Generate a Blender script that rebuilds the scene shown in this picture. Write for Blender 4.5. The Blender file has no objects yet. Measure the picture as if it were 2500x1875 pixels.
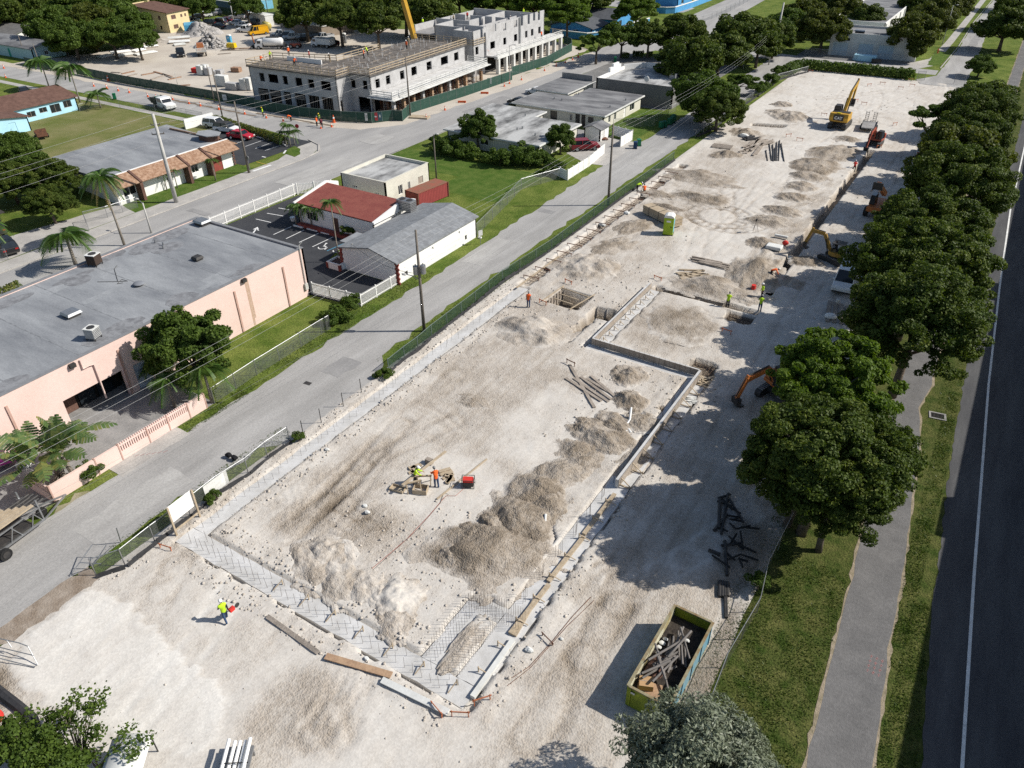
import bpy,math,random
import numpy as np
from mathutils import Vector,Matrix,Euler
from math import sin,cos,pi,radians as rad,atan2,hypot

# ---------------------------------------------------------------- camera, sky, sun, exposure
SC=bpy.context.scene
CAM_H=38.0;FPX=1854.36;PITCH,ROLL,YAW=0.59615669,-0.01135537,-0.56429564
SUN_EL,SUN_AZ=40.0,32.0            # azimuth counted from +X towards +Y
SUN_STRENGTH,SKY_STRENGTH,EXPOSURE=4.6,0.085,0.33
def _rot():
    cp,sp=cos(PITCH),sin(PITCH)
    right=Vector((1,0,0));fwd=Vector((0,cp,-sp));down=fwd.cross(right)
    R=Matrix((right,down,fwd))
    return Matrix.Rotation(ROLL,3,'Z')@R@Matrix.Rotation(YAW,3,'Z')
RC=_rot()
cam=bpy.data.objects.new('camera',bpy.data.cameras.new('camera'))
SC.collection.objects.link(cam);SC.camera=cam
cam.data.sensor_width=36.0;cam.data.lens=FPX/2500*36;cam.data.clip_start=0.5;cam.data.clip_end=3000
M3=Matrix((RC[0],-RC[1],-RC[2])).transposed()
cam.matrix_world=Matrix.Translation((0,0,CAM_H))@M3.to_4x4()
SC.render.engine='CYCLES';SC.render.resolution_x=1024;SC.render.resolution_y=768
SC.cycles.max_bounces=5;SC.cycles.diffuse_bounces=3;SC.cycles.glossy_bounces=2;SC.cycles.transparent_max_bounces=12
SC.cycles.transmission_bounces=3;SC.cycles.use_denoising=False
SC.view_settings.view_transform='Standard';SC.view_settings.look='None'
SC.view_settings.exposure=EXPOSURE;SC.view_settings.gamma=1
world=bpy.data.worlds.new('World');SC.world=world;world.use_nodes=True
_nt=world.node_tree;_sky=_nt.nodes.new('ShaderNodeTexSky');_sky.sky_type='NISHITA';_sky.sun_disc=False
_sky.sun_elevation=rad(SUN_EL);_sky.sun_rotation=rad(90-SUN_AZ)
_nt.links.new(_sky.outputs[0],_nt.nodes['Background'].inputs[0]);_nt.nodes['Background'].inputs[1].default_value=SKY_STRENGTH
_sl=bpy.data.lights.new('sun','SUN');_sl.energy=SUN_STRENGTH;_sl.angle=rad(0.53);_sl.color=(1,0.955,0.88)
sun=bpy.data.objects.new('sun',_sl);SC.collection.objects.link(sun)
_sd=Vector((cos(rad(SUN_EL))*cos(rad(SUN_AZ)),cos(rad(SUN_EL))*sin(rad(SUN_AZ)),sin(rad(SUN_EL))))
sun.rotation_euler=_sd.to_track_quat('Z','Y').to_euler()

# ---------------------------------------------------------------- where things stand (survey marks read off the photograph, projected to the ground)
_X0=(0,625,1250,1875);_Y0=(0,470,940,1405);_S=625/2206
def G(u,v,z=0.0):
    d=RC.transposed()@Vector(((u-1250)/FPX,(v-937.5)/FPX,1));t=(z-CAM_H)/d.z
    return(d.x*t,d.y*t)
def W(rc,x,y,z=0.0):
    r,c=divmod(rc,10);return G(_X0[c-1]+x*_S,_Y0[r-1]+y*_S,z)
def Ws(rc,*pts,z=0.0):return[W(rc,x,y,z)for x,y in pts]

# ---------------------------------------------------------------- helpers
COL=SC.collection
rng=random.Random(7)
def link(o,parent=None):
    COL.objects.link(o)
    if parent is not None:o.parent=parent
    return o
def tag(o,label=None,cat=None,group=None,kind=None):
    if label:o['label']=label
    if cat:o['category']=cat
    if group:o['group']=group
    if kind:o['kind']=kind
    return o
def E(name,label,cat,loc=(0,0,0),rz=0.0,group=None,scale=None):
    o=bpy.data.objects.new(name,None);link(o);o.empty_display_size=.3
    o.location=(loc[0],loc[1],loc[2]if len(loc)>2 else 0);o.rotation_euler=(0,0,rz)
    if scale:o.scale=(scale,)*3 if not hasattr(scale,'__len__')else scale
    return tag(o,label,cat,group)
def dup(o,parent=None):
    c=o.copy();COL.objects.link(c)
    if parent is not None:c.parent=parent
    for ch in o.children:dup(ch,c)
    return c
def place(o,loc,rz=0.0,label=None,group=None,scale=None):
    o.location=(loc[0],loc[1],loc[2]if len(loc)>2 else 0);o.rotation_euler=(0,0,rz)
    if label:o['label']=label
    if group:o['group']=group
    if scale:o.scale=(scale,)*3 if not hasattr(scale,'__len__')else scale
    return o
class MB:
    def __init__(s,T=None):s.v=[];s.f=[];s.m=[];s.T=T;s.mi=0
    def add(s,vs,fs):
        b=len(s.v)
        if s.T is not None:vs=[tuple(s.T@Vector(v))for v in vs]
        s.v+=[tuple(v)for v in vs];s.f+=[tuple(i+b for i in f)for f in fs];s.m+=[s.mi]*len(fs);return s
    def bx(s,x0,x1,y0,y1,z0,z1,top=None):
        i,j=top if top else(0,0)
        return s.add([(x0,y0,z0),(x1,y0,z0),(x1,y1,z0),(x0,y1,z0),(x0+i,y0+j,z1),(x1-i,y0+j,z1),(x1-i,y1-j,z1),(x0+i,y1-j,z1)],
                     [(3,2,1,0),(4,5,6,7),(0,1,5,4),(1,2,6,5),(2,3,7,6),(3,0,4,7)])
    def rbx(s,c,sz,rz=0.0,rx=0.0,ry=0.0):
        R=Euler((rx,ry,rz)).to_matrix();h=Vector(sz)/2
        vs=[Vector(c)+R@Vector((h.x*a,h.y*b,h.z*d))for d in(-1,1)for a,b in((-1,-1),(1,-1),(1,1),(-1,1))]
        return s.add(vs,[(3,2,1,0),(4,5,6,7),(0,1,5,4),(1,2,6,5),(2,3,7,6),(3,0,4,7)])
    def beam(s,a,b,w,h=None,up=(0,0,1)):
        a=Vector(a);b=Vector(b);d=(b-a);L=d.length;d/=L;u=Vector(up)
        if abs(d.dot(u))>.99:u=Vector((1,0,0))
        x=d.cross(u).normalized()*w/2;y=x.cross(d).normalized()*(h or w)/2
        vs=[p+q for p in(a,b)for q in(-x-y,x-y,x+y,-x+y)]
        return s.add(vs,[(0,1,2,3),(7,6,5,4),(0,4,5,1),(1,5,6,2),(2,6,7,3),(3,7,4,0)])
    def tube(s,pts,r,n=6,cap=True):
        pts=[Vector(p)for p in pts];rs=r if hasattr(r,'__len__')else[r]*len(pts);vs=[];fs=[]
        for i,p in enumerate(pts):
            d=(pts[min(i+1,len(pts)-1)]-pts[max(i-1,0)]).normalized()
            u=Vector((0,0,1))if abs(d.z)<.95 else Vector((1,0,0));a=d.cross(u).normalized();b=a.cross(d)
            vs+=[p+(a*cos(2*pi*k/n)+b*sin(2*pi*k/n))*rs[i]for k in range(n)]
        for i in range(len(pts)-1):
            for k in range(n):
                k2=(k+1)%n;fs.append((i*n+k,(i+1)*n+k,(i+1)*n+k2,i*n+k2))
        if cap:fs+=[tuple(range(n)),tuple(range(len(vs)-1,len(vs)-n-1,-1))]
        return s.add(vs,fs)
    def cyl(s,c,r,h,n=12,r2=None):return s.tube([c,(c[0],c[1],c[2]+h)],[r,r if r2 is None else r2],n)
    def prism(s,poly,z0,z1):
        n=len(poly)
        A=sum(poly[i][0]*poly[(i+1)%n][1]-poly[(i+1)%n][0]*poly[i][1]for i in range(n))
        if A<0:poly=poly[::-1]
        vs=[(p[0],p[1],z0)for p in poly]+[(p[0],p[1],z1)for p in poly]
        return s.add(vs,[tuple(range(n-1,-1,-1)),tuple(range(n,2*n))]+[(i,(i+1)%n,n+(i+1)%n,n+i)for i in range(n)])
    def yprism(s,prof,x0,x1):
        # profile of (y, z) pairs extruded along x
        n=len(prof)
        vs=[(x0,p[0],p[1])for p in prof]+[(x1,p[0],p[1])for p in prof]
        return s.add(vs,[tuple(range(n)),tuple(range(2*n-1,n-1,-1))]+[(i,n+i,n+(i+1)%n,(i+1)%n)for i in range(n)])
    def xprism(s,prof,y0,y1):
        n=len(prof)
        vs=[(p[0],y0,p[1])for p in prof]+[(p[0],y1,p[1])for p in prof]
        return s.add(vs,[tuple(range(n)),tuple(range(2*n-1,n-1,-1))]+[(i,n+i,n+(i+1)%n,(i+1)%n)for i in range(n)])
    def ell(s,c,r,nu=10,nv=6,fn=None):
        vs=[];fs=[]
        for j in range(nv+1):
            t=pi*j/nv
            for i in range(nu):
                a=2*pi*i/nu;p=Vector((sin(t)*cos(a),sin(t)*sin(a),cos(t)))
                k=fn(p)if fn else 1
                vs.append((c[0]+r[0]*p.x*k,c[1]+r[1]*p.y*k,c[2]+r[2]*p.z*k))
        for j in range(nv):
            for i in range(nu):fs.append((j*nu+i,(j+1)*nu+i,(j+1)*nu+(i+1)%nu,j*nu+(i+1)%nu))
        return s.add(vs,fs)
    def mesh(s,name):
        me=bpy.data.meshes.new(name);me.from_pydata(s.v,[],s.f);return me
    def build(s,name,m,parent=None,smooth=False,loc=None,rz=0,bevel=0):
        me=s.mesh(name)
        for q in(m if isinstance(m,(list,tuple))else[m]):me.materials.append(q)
        if isinstance(m,(list,tuple)):me.polygons.foreach_set('material_index',s.m)
        bm=bmesh_fix(me)if True else None
        if smooth:me.polygons.foreach_set('use_smooth',[True]*len(me.polygons))
        o=bpy.data.objects.new(name,me);link(o,parent)
        if loc is not None:o.location=(loc[0],loc[1],loc[2]if len(loc)>2 else 0)
        if rz:o.rotation_euler=(0,0,rz)
        if bevel:
            b=o.modifiers.new('bevel','BEVEL');b.width=bevel;b.segments=2;b.limit_method='ANGLE'
        return o
def bmesh_fix(me):
    import bmesh
    bm=bmesh.new();bm.from_mesh(me);bmesh.ops.recalc_face_normals(bm,faces=bm.faces);bm.to_mesh(me);bm.free()
def npmesh(name,V,F,m,parent=None,attr=None,smooth=False,col=None):
    me=bpy.data.meshes.new(name);V=np.asarray(V,np.float32);F=np.asarray(F,np.int32);k=F.shape[1]
    me.vertices.add(len(V));me.vertices.foreach_set('co',V.ravel())
    me.loops.add(F.size);me.loops.foreach_set('vertex_index',F.ravel())
    me.polygons.add(len(F));me.polygons.foreach_set('loop_start',np.arange(0,F.size,k,dtype=np.int32))
    me.polygons.foreach_set('loop_total',np.full(len(F),k,np.int32))
    if attr is not None:
        a=me.attributes.new('tint','FLOAT','POINT');a.data.foreach_set('value',np.asarray(attr,np.float32))
    me.update(calc_edges=True);me.validate()
    if smooth:me.polygons.foreach_set('use_smooth',np.ones(len(F),bool))
    me.materials.append(m)
    o=bpy.data.objects.new(name,me);link(o,parent);return o
def struct(o):return tag(o,kind='structure')

# ---------------------------------------------------------------- procedural materials
_MC={}
def mat(name,c1,c2=None,scale=2.0,rough=.85,bump=0.0,bscale=None,metal=0.0,spec=.25,contrast=(.35,.65),fine=.12,stretch=None,alpha=None,detail=5,emit=None):
    if name in _MC:return _MC[name]
    m=bpy.data.materials.new(name);m.use_nodes=True;_MC[name]=m
    nt=m.node_tree;N=nt.nodes;L=nt.links;b=N['Principled BSDF']
    b.inputs['Roughness'].default_value=rough;b.inputs['Metallic'].default_value=metal
    b.inputs['Specular IOR Level'].default_value=spec
    if c2 is None:c2=tuple(x*.82 for x in c1)
    geo=N.new('ShaderNodeNewGeometry');vec=geo.outputs['Position']
    if stretch:
        mp=N.new('ShaderNodeMapping');mp.inputs['Scale'].default_value=stretch;L.new(vec,mp.inputs['Vector']);vec=mp.outputs[0]
    n1=N.new('ShaderNodeTexNoise');n1.inputs['Scale'].default_value=scale;n1.inputs['Detail'].default_value=detail
    n1.inputs['Roughness'].default_value=.62;L.new(vec,n1.inputs['Vector'])
    r=N.new('ShaderNodeValToRGB');r.color_ramp.elements[0].position,r.color_ramp.elements[1].position=contrast
    r.color_ramp.elements[0].color=(*c1,1);r.color_ramp.elements[1].color=(*c2,1);L.new(n1.outputs[0],r.inputs[0])
    n2=N.new('ShaderNodeTexNoise');n2.inputs['Scale'].default_value=max(scale*9,6);n2.inputs['Detail'].default_value=3;L.new(geo.outputs['Position'],n2.inputs['Vector'])
    mr=N.new('ShaderNodeMapRange');mr.inputs[1].default_value=.3;mr.inputs[2].default_value=.7;mr.inputs[3].default_value=1-fine;mr.inputs[4].default_value=1+fine
    L.new(n2.outputs[0],mr.inputs[0])
    mx=N.new('ShaderNodeVectorMath');mx.operation='SCALE';L.new(r.outputs[0],mx.inputs[0]);L.new(mr.outputs[0],mx.inputs['Scale'])
    L.new(mx.outputs[0],b.inputs['Base Color'])
    if bump:
        n3=N.new('ShaderNodeTexNoise');n3.inputs['Scale'].default_value=bscale or scale*6;n3.inputs['Detail'].default_value=4;L.new(vec,n3.inputs['Vector'])
        bp=N.new('ShaderNodeBump');bp.inputs['Strength'].default_value=min(bump,1);bp.inputs['Distance'].default_value=.1;L.new(n3.outputs[0],bp.inputs['Height']);L.new(bp.outputs[0],b.inputs['Normal'])
    if alpha is not None:b.inputs['Alpha'].default_value=alpha
    if emit:b.inputs['Emission Color'].default_value=(*emit,1);b.inputs['Emission Strength'].default_value=1
    return m
def stripes(name,c1,c2,period,axis='Z',rough=.8,width=.5,base=None):
    # courses, boards or ribs: bands along one world axis broken by noise
    if name in _MC:return _MC[name]
    m=mat(name,c1,base,scale=1.5,rough=rough);nt=m.node_tree;N=nt.nodes;L=nt.links;b=N['Principled BSDF']
    src=b.inputs['Base Color'].links[0].from_socket;geo=N.new('ShaderNodeNewGeometry');sp=N.new('ShaderNodeSeparateXYZ');L.new(geo.outputs['Position'],sp.inputs[0])
    d=N.new('ShaderNodeMath');d.operation='DIVIDE';d.inputs[1].default_value=period;L.new(sp.outputs['XYZ'.index(axis)],d.inputs[0])
    f=N.new('ShaderNodeMath');f.operation='FRACT';L.new(d.outputs[0],f.inputs[0])
    g=N.new('ShaderNodeMath');g.operation='LESS_THAN';g.inputs[1].default_value=width;L.new(f.outputs[0],g.inputs[0])
    x=N.new('ShaderNodeMix');x.data_type='RGBA';L.new(g.outputs[0],x.inputs[0]);L.new(src,x.inputs[6]);x.inputs[7].default_value=(*c2,1)
    L.new(x.outputs[2],b.inputs['Base Color']);return m
def leafmat(name,cols,trans=.25,rough=.5,spec=.35):
    if name in _MC:return _MC[name]
    m=bpy.data.materials.new(name);m.use_nodes=True;_MC[name]=m;nt=m.node_tree;N=nt.nodes;L=nt.links;b=N['Principled BSDF']
    geo=N.new('ShaderNodeNewGeometry');r=N.new('ShaderNodeValToRGB');e=r.color_ramp.elements
    e[0].color=(*cols[0],1);e[1].color=(*cols[-1],1)
    for i,c in enumerate(cols[1:-1]):q=e.new((i+1)/(len(cols)-1));q.color=(*c,1)
    nz=N.new('ShaderNodeTexNoise');nz.inputs['Scale'].default_value=.45;nz.inputs['Detail'].default_value=3;L.new(geo.outputs['Position'],nz.inputs['Vector'])
    ad=N.new('ShaderNodeMath');ad.operation='MULTIPLY_ADD';ad.inputs[1].default_value=.55;L.new(geo.outputs['Random Per Island'],ad.inputs[0])
    s2=N.new('ShaderNodeMapRange');s2.inputs[1].default_value=.3;s2.inputs[2].default_value=.7;s2.inputs[3].default_value=0;s2.inputs[4].default_value=.45;L.new(nz.outputs[0],s2.inputs[0])
    L.new(s2.outputs[0],ad.inputs[2]);L.new(ad.outputs[0],r.inputs[0])
    L.new(r.outputs[0],b.inputs['Base Color']);b.inputs['Roughness'].default_value=rough;b.inputs['Specular IOR Level'].default_value=spec
    t=N.new('ShaderNodeBsdfTranslucent');h=N.new('ShaderNodeHueSaturation');h.inputs['Value'].default_value=1.5;h.inputs['Saturation'].default_value=1.1;L.new(r.outputs[0],h.inputs['Color']);L.new(h.outputs[0],t.inputs[0])
    mx=N.new('ShaderNodeMixShader');mx.inputs[0].default_value=trans;L.new(b.outputs[0],mx.inputs[1]);L.new(t.outputs[0],mx.inputs[2])
    L.new(mx.outputs[0],N['Material Output'].inputs[0]);return m
def netmat(name,col,cover,pitch=None):
    # woven mesh: part solid, part open
    if name in _MC:return _MC[name]
    m=mat(name,col,rough=.7,scale=3);nt=m.node_tree;N=nt.nodes;L=nt.links;b=N['Principled BSDF']
    tr=N.new('ShaderNodeBsdfTransparent');mx=N.new('ShaderNodeMixShader');L.new(tr.outputs[0],mx.inputs[1]);L.new(b.outputs[0],mx.inputs[2])
    geo=N.new('ShaderNodeNewGeometry');n=N.new('ShaderNodeTexNoise');n.inputs['Scale'].default_value=1.3;L.new(geo.outputs['Position'],n.inputs['Vector'])
    r=N.new('ShaderNodeMapRange');r.inputs[1].default_value=.3;r.inputs[2].default_value=.7;r.inputs[3].default_value=cover*.8;r.inputs[4].default_value=min(1,cover*1.2);L.new(n.outputs[0],r.inputs[0]);L.new(r.outputs[0],mx.inputs[0])
    L.new(mx.outputs[0],N['Material Output'].inputs[0]);return m
M=dict(
    asph=mat('dusty_asphalt',(.37,.36,.345),(.27,.262,.25),.3,.95,.25,14,fine=.1,stretch=(1.6,.3,1),detail=9),
    street=mat('street_asphalt',(.27,.263,.255),(.36,.35,.335),.25,.95,.2,12,fine=.1,stretch=(1.5,.3,1),detail=9),
    dark=mat('new_asphalt',(.035,.037,.042),(.05,.052,.057),.3,.9,.2,10,fine=.15),
    road=mat('boulevard_asphalt',(.058,.058,.062),(.1,.1,.1),.35,.9,.2,12,fine=.1,stretch=(2,.3,1)),
    lot=mat('lot_asphalt',(.15,.147,.143),(.2,.195,.187),.35,.95,.2,10),
    path=mat('path_asphalt',(.125,.122,.12),(.165,.16,.156),.5,.95,.35,18,fine=.12),
    walk=mat('pavement_concrete',(.42,.4,.37),(.33,.315,.295),.5,.9,.2,12),
    yard=mat('yard_limestone',(.52,.47,.4),(.43,.38,.32),.12,.95,.4,5,fine=.1),
    grass=mat('grass',(.07,.112,.016),(.155,.185,.042),.35,.95,.9,14,fine=.4,spec=.1),
    lawn=mat('lawn_green',(.05,.1,.014),(.1,.14,.03),.7,.95,.7,14,fine=.25,spec=.1),
    dry=mat('dry_grass',(.115,.135,.035),(.2,.185,.085),.16,.95,.6,12,fine=.2,spec=.1),
    verge=mat('verge_grass',(.036,.058,.01),(.1,.104,.032),.9,.95,1,9,fine=.4,spec=.1),
    conc=mat('fresh_concrete',(.57,.565,.555),(.44,.43,.41),.6,.8,.15,14,fine=.05),
    conc2=mat('concrete_block',(.46,.455,.45),(.37,.365,.36),.8,.9,.2,6,fine=.1),
    cdark=mat('grey_concrete',(.3,.29,.28),(.22,.215,.21),.8,.9,.2),
    wood=mat('raw_timber',(.44,.36,.26),(.34,.27,.185),1.5,.85,fine=.2),
    wood2=mat('weathered_board',(.36,.31,.26),(.24,.205,.17),1.2,.9,fine=.25),
    ply=mat('plywood',(.4,.27,.17),(.3,.19,.12),1,.85,fine=.15),
    rust=mat('rusty_steel',(.19,.085,.05),(.1,.05,.035),3,.9),
    rebar=mat('rebar_steel',(.07,.05,.04),(.12,.075,.05),3,.8,metal=.3),
    steel=mat('galvanised_steel',(.36,.37,.38),(.28,.285,.29),2,.45,metal=.7),
    steeld=mat('dark_steel',(.04,.04,.042),(.07,.065,.06),3,.6,metal=.3),
    black=mat('black_rubber',(.012,.012,.013),(.025,.025,.024),4,.7),
    glass=mat('window_glass',(.012,.016,.02),(.02,.025,.03),1,.08,spec=.6,fine=.02),
    dkhole=mat('interior_shade',(.012,.011,.010),(.02,.018,.016),1,.9),  # near-black: shade of rooms and recesses put into the colour
    white=mat('white_paint',(.8,.79,.76),(.74,.73,.7),.8,.6,fine=.03),
    whited=mat('weathered_white',(.68,.68,.65),(.52,.52,.49),.5,.8,fine=.06),
    cream=mat('cream_paint',(.62,.6,.52),(.54,.52,.45),.5,.8,fine=.05),
    pink=mat('pink_stucco',(.74,.56,.5),(.67,.5,.44),.25,.9,.1,20,fine=.035),
    pinkd=mat('pink_pilaster',(.42,.27,.22),(.5,.33,.27),1,.9),
    roofg=mat('grey_roof_membrane',(.15,.158,.172),(.285,.295,.305),.33,.85,.15,8,contrast=(.32,.62),fine=.1,stretch=(.35,1.1,1),detail=8),
    roofs=mat('stained_white_roof',(.085,.085,.085),(.43,.43,.42),.3,.9,fine=.1,contrast=(.33,.58),stretch=(1.3,.5,1)),
    roofd=mat('dusty_grey_roof',(.11,.11,.115),(.25,.25,.25),.35,.9,fine=.1,contrast=(.36,.66),stretch=(.5,1.3,1)),
    shing=mat('brown_shingle',(.25,.145,.09),(.36,.235,.16),2.2,.9,.4,8,fine=.2,contrast=(.42,.58)),
    shingd=mat('dark_brown_shingle',(.1,.055,.042),(.15,.085,.065),1.2,.9,.3,6,fine=.2),
    redr=mat('red_shingle',(.2,.055,.045),(.25,.08,.06),.8,.85,.3,8,fine=.18),
    metalr=mat('rib_metal_roof',(.2,.21,.22),(.29,.3,.31),.5,.45,metal=.3,fine=.08,stretch=(.3,2,1)),
    blue=mat('pale_blue_wall',(.42,.68,.8),(.36,.6,.72),.5,.8,fine=.03),
    bluew=mat('bright_blue_wall',(.09,.32,.58),(.065,.25,.48),.5,.8,fine=.05),
    yellow=mat('cream_yellow_wall',(.7,.57,.33),(.62,.5,.28),.5,.85,fine=.04),
    tan=mat('tan_block_wall',(.27,.22,.17),(.22,.18,.14),.7,.9),
    cat_y=mat('machine_yellow',(.54,.31,.03),(.4,.23,.03),1.5,.5,spec=.4,fine=.1),
    cat_o=mat('machine_orange',(.48,.15,.03),(.34,.11,.03),1.5,.5,spec=.4,fine=.1),
    cat_r=mat('machine_red',(.38,.075,.04),(.28,.06,.035),1.5,.5,spec=.4,fine=.1),
    lime=mat('lime_green_paint',(.36,.5,.03),(.28,.4,.025),1,.5,fine=.08),
    cyan=mat('sky_blue_paint',(.1,.4,.6),(.08,.32,.5),1,.5,fine=.08),
    bin=mat('green_bin_plastic',(.012,.15,.07),(.01,.11,.05),1,.5),
    binblue=mat('blue_bin_plastic',(.02,.06,.14),(.015,.045,.1),1,.5),
    coneo=mat('cone_orange',(.7,.12,.03),(.55,.1,.03),1,.6),
    pole=mat('grey_timber_pole',(.19,.165,.14),(.12,.105,.09),1,.9,fine=.2,stretch=(4,4,.4)),
    cpole=mat('concrete_pole',(.48,.47,.44),(.4,.39,.37),.6,.85),
    bark=mat('bark',(.16,.13,.1),(.09,.07,.055),1.5,.95,.6,8),
    barkp=mat('palm_bark',(.28,.25,.21),(.2,.175,.145),2,.95,.5,6),
    brick=mat('red_brick',(.27,.065,.05),(.2,.05,.04),2,.9),
    tarp=mat('silt_fence',(.02,.021,.024),(.04,.04,.042),.8,.7,bump=.4,bscale=3),
    pvc=mat('white_pvc',(.78,.78,.76),(.72,.72,.7),1,.35,fine=.03),
    net_g=netmat('green_windscreen',(.03,.065,.045),.5),
    net_d=netmat('dark_green_windscreen',(.025,.07,.052),1.2),
    net_c=netmat('chain_link_mesh',(.26,.27,.27),.2),
    net_s=netmat('silt_net',(.03,.03,.033),.8),
    net_w=netmat('white_pickets_mesh',(.75,.75,.74),.5),
)
LEAF=dict(
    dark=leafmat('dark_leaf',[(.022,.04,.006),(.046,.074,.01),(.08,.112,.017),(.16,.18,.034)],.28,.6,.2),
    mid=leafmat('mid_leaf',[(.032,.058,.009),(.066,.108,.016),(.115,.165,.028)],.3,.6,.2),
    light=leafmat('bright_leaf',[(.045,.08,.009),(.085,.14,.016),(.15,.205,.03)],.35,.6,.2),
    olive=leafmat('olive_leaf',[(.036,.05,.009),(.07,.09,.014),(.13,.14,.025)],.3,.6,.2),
    silver=leafmat('silver_leaf',[(.09,.11,.065),(.16,.185,.12),(.27,.29,.22)],.15),
    palm=leafmat('palm_leaf',[(.03,.07,.012),(.06,.12,.02),(.12,.18,.04)],.25),
    dry=leafmat('dry_frond',[(.2,.15,.05),(.28,.22,.08),(.16,.17,.04)],.2),
    banana=leafmat('banana_leaf',[(.05,.09,.03),(.1,.16,.05),(.24,.22,.06)],.3),
    hedge=leafmat('hedge_leaf',[(.03,.06,.008),(.08,.11,.012),(.2,.17,.03)],.2),
    blade=leafmat('grass_blade',[(.035,.065,.01),(.07,.11,.018),(.14,.15,.05)],.3),
)
def paint(name,c,rough=.35,spec=.5):return mat(name,c,tuple(x*.92 for x in c),1.5,rough,spec=spec,fine=.03)
ORD=['first','second','third','fourth','fifth','sixth','seventh','eighth','ninth','tenth','eleventh','twelfth','thirteenth','fourteenth','fifteenth','sixteenth','seventeenth','eighteenth','nineteenth','twentieth']
# ================================================================ THE SETTING
def rect(x0,x1,y0,y1):return[(x0,y0),(x1,y0),(x1,y1),(x0,y1)]
def wob(poly,amp,step=1.0,seed=1):
    r=random.Random(seed);out=[]
    for i,p in enumerate(poly):
        q=poly[(i+1)%len(poly)];L=hypot(q[0]-p[0],q[1]-p[1]);n=max(1,int(L/step))
        for k in range(n):
            t=k/n;nx,ny=-(q[1]-p[1])/max(L,.01),(q[0]-p[0])/max(L,.01);a=r.gauss(0,amp)
            out.append((p[0]+(q[0]-p[0])*t+nx*a,p[1]+(q[1]-p[1])*t+ny*a))
    return out
def sheet(name,poly,z,m):
    me=bpy.data.meshes.new(name);me.from_pydata([(p[0],p[1],z)for p in poly],[],[tuple(range(len(poly)))]);bmesh_fix(me)
    if me.polygons[0].normal.z<0:me.flip_normals()
    me.materials.append(m);o=bpy.data.objects.new(name,me);link(o);return struct(o)
SX0,SX1,SY0,SY1=-41.3,-4.2,-6.0,189.0
g=MB()
for x0,x1,y0,y1 in((-900,SX0,-400,1500),(SX1,600,-400,1500),(SX0,SX1,-400,SY0),(SX0,SX1,SY1,1500)):g.add([(x0,y0,0),(x1,y0,0),(x1,y1,0),(x0,y1,0)],[(0,1,2,3)])
struct(g.build('ground',M['grass']))
sheet('alley_road',wob([(-49.2,-30),(-43,-30),(-42.6,14),(-43,22),(-42.2,29),(-40.6,33),(-40.2,40),(-41,42.5),(-43,45),(-43.4,60),(-43.4,190),(-43.5,200),(-50.5,200),(-49.3,150),(-49.6,100),(-49,60)],.16,1.2,3),.02,M['asph'])
sheet('alley_shoulder',wob(rect(-43.2,-41.0,3,14.5),.35,.8,5),.012,mat('brown_dirt',(.2,.155,.115),(.33,.28,.23),.8,.95,.5,9))
sheet('driveway_apron',wob(rect(-51,-48.6,21.3,27.5),.08,1,4),.024,M['walk'])
sheet('bare_verge',wob(rect(-49.6,-48.2,6,19),.3,.7,6),.016,mat('worn_verge',(.2,.19,.1),(.3,.27,.2),.6,.95,.4,9))
sheet('main_street',[(-92.6,-60),(-82,-60),(-81.8,100),(-82.2,146),(-80.9,180),(-78,192),(-60,192.5),(-50,196.5),(-14.5,196.5),(-14.5,201.5),(-50,203),(-62,206),(-78,262),(-88,420),(-97,420),(-90,250),(-89,205),(-91,190),(-91.6,150),(-92.3,112),(-95,104),(-101,101.6),(-420,100.5),(-420,92.4),(-110,93),(-99,91.6),(-94.5,90.5),(-92.2,86)],.008,M['street'])
sheet('dusty_roadside',wob([(-250,99.5),(-101,99.8),(-95.5,101.5),(-90.5,108),(-88.3,146),(-87.5,180),(-91,183),(-93.5,146),(-95.3,114),(-99,106.5),(-125,102.6),(-250,102)],.2,1.5,8),.014,M['yard'])
sheet('construction_yard',wob([(-207,102.5),(-99,104),(-93,112),(-93,186),(-104,190),(-150,186),(-176,182),(-212,176),(-212,150),(-200,125)],.5,2,9),.006,M['yard'])
sheet('far_boulevard_lane',wob([(-14.3,196),(-13.6,232),(-14,275),(-13,330),(-12,420),(-7,420),(-8.6,328),(-9.3,248),(-8.4,219),(-8,193),(-7.2,186),(-16,186),(-17.5,190)],.1,2,10),.022,M['asph'])
sheet('far_pavement',[(-19.5,200),(-16.2,206),(-16,216),(-15.6,240),(-15,420),(-16.4,420),(-17.4,240),(-18,214),(-23,203),(-44,201.6),(-44,200.4)],.02,M['walk'])
sheet('warehouse_apron',rect(-46,-20.5,202,211),.016,M['lot'])
_pl=Ws(44,(330,1659),(500,900),(590,560),(730,0))+Ws(34,(780,1380),(1100,70))
_pr=Ws(44,(900,1659),(980,1080),(1060,500),(1160,0))+Ws(34,(1200,1290),(1310,500),(1300,200),(1410,0))+Ws(24,(1450,1450))
sheet('footpath',wob([(1.9,10)]+_pl+[(-.6,66),(-.6,200),(-.4,450),(1.2,450),(1.4,200),(1.7,90)]+_pr[::-1]+[(5,10)],.04,1.0,11),.03,M['path'])
sheet('worn_edge',wob([(1.65,10)]+[(p[0]-.16,p[1])for p in _pl]+[(-.75,66),(-.75,200),(-.6,450),(1.35,450),(1.55,200),(1.85,90)]+[(p[0]+.14,p[1])for p in _pr[::-1]]+[(5.2,10)],.06,.6,12),.024,mat('path_edge_grit',(.33,.27,.2),(.2,.17,.11),2.5,.95,.5,12))
_rv=[(6.9,5)]+Ws(44,(1320,1659),(1420,250))+Ws(34,(1500,1250),(1580,600),(1690,0))+Ws(24,(1730,1390),(1900,500))+[(3.4,100),(3.6,150),(3.6,450)]
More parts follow.
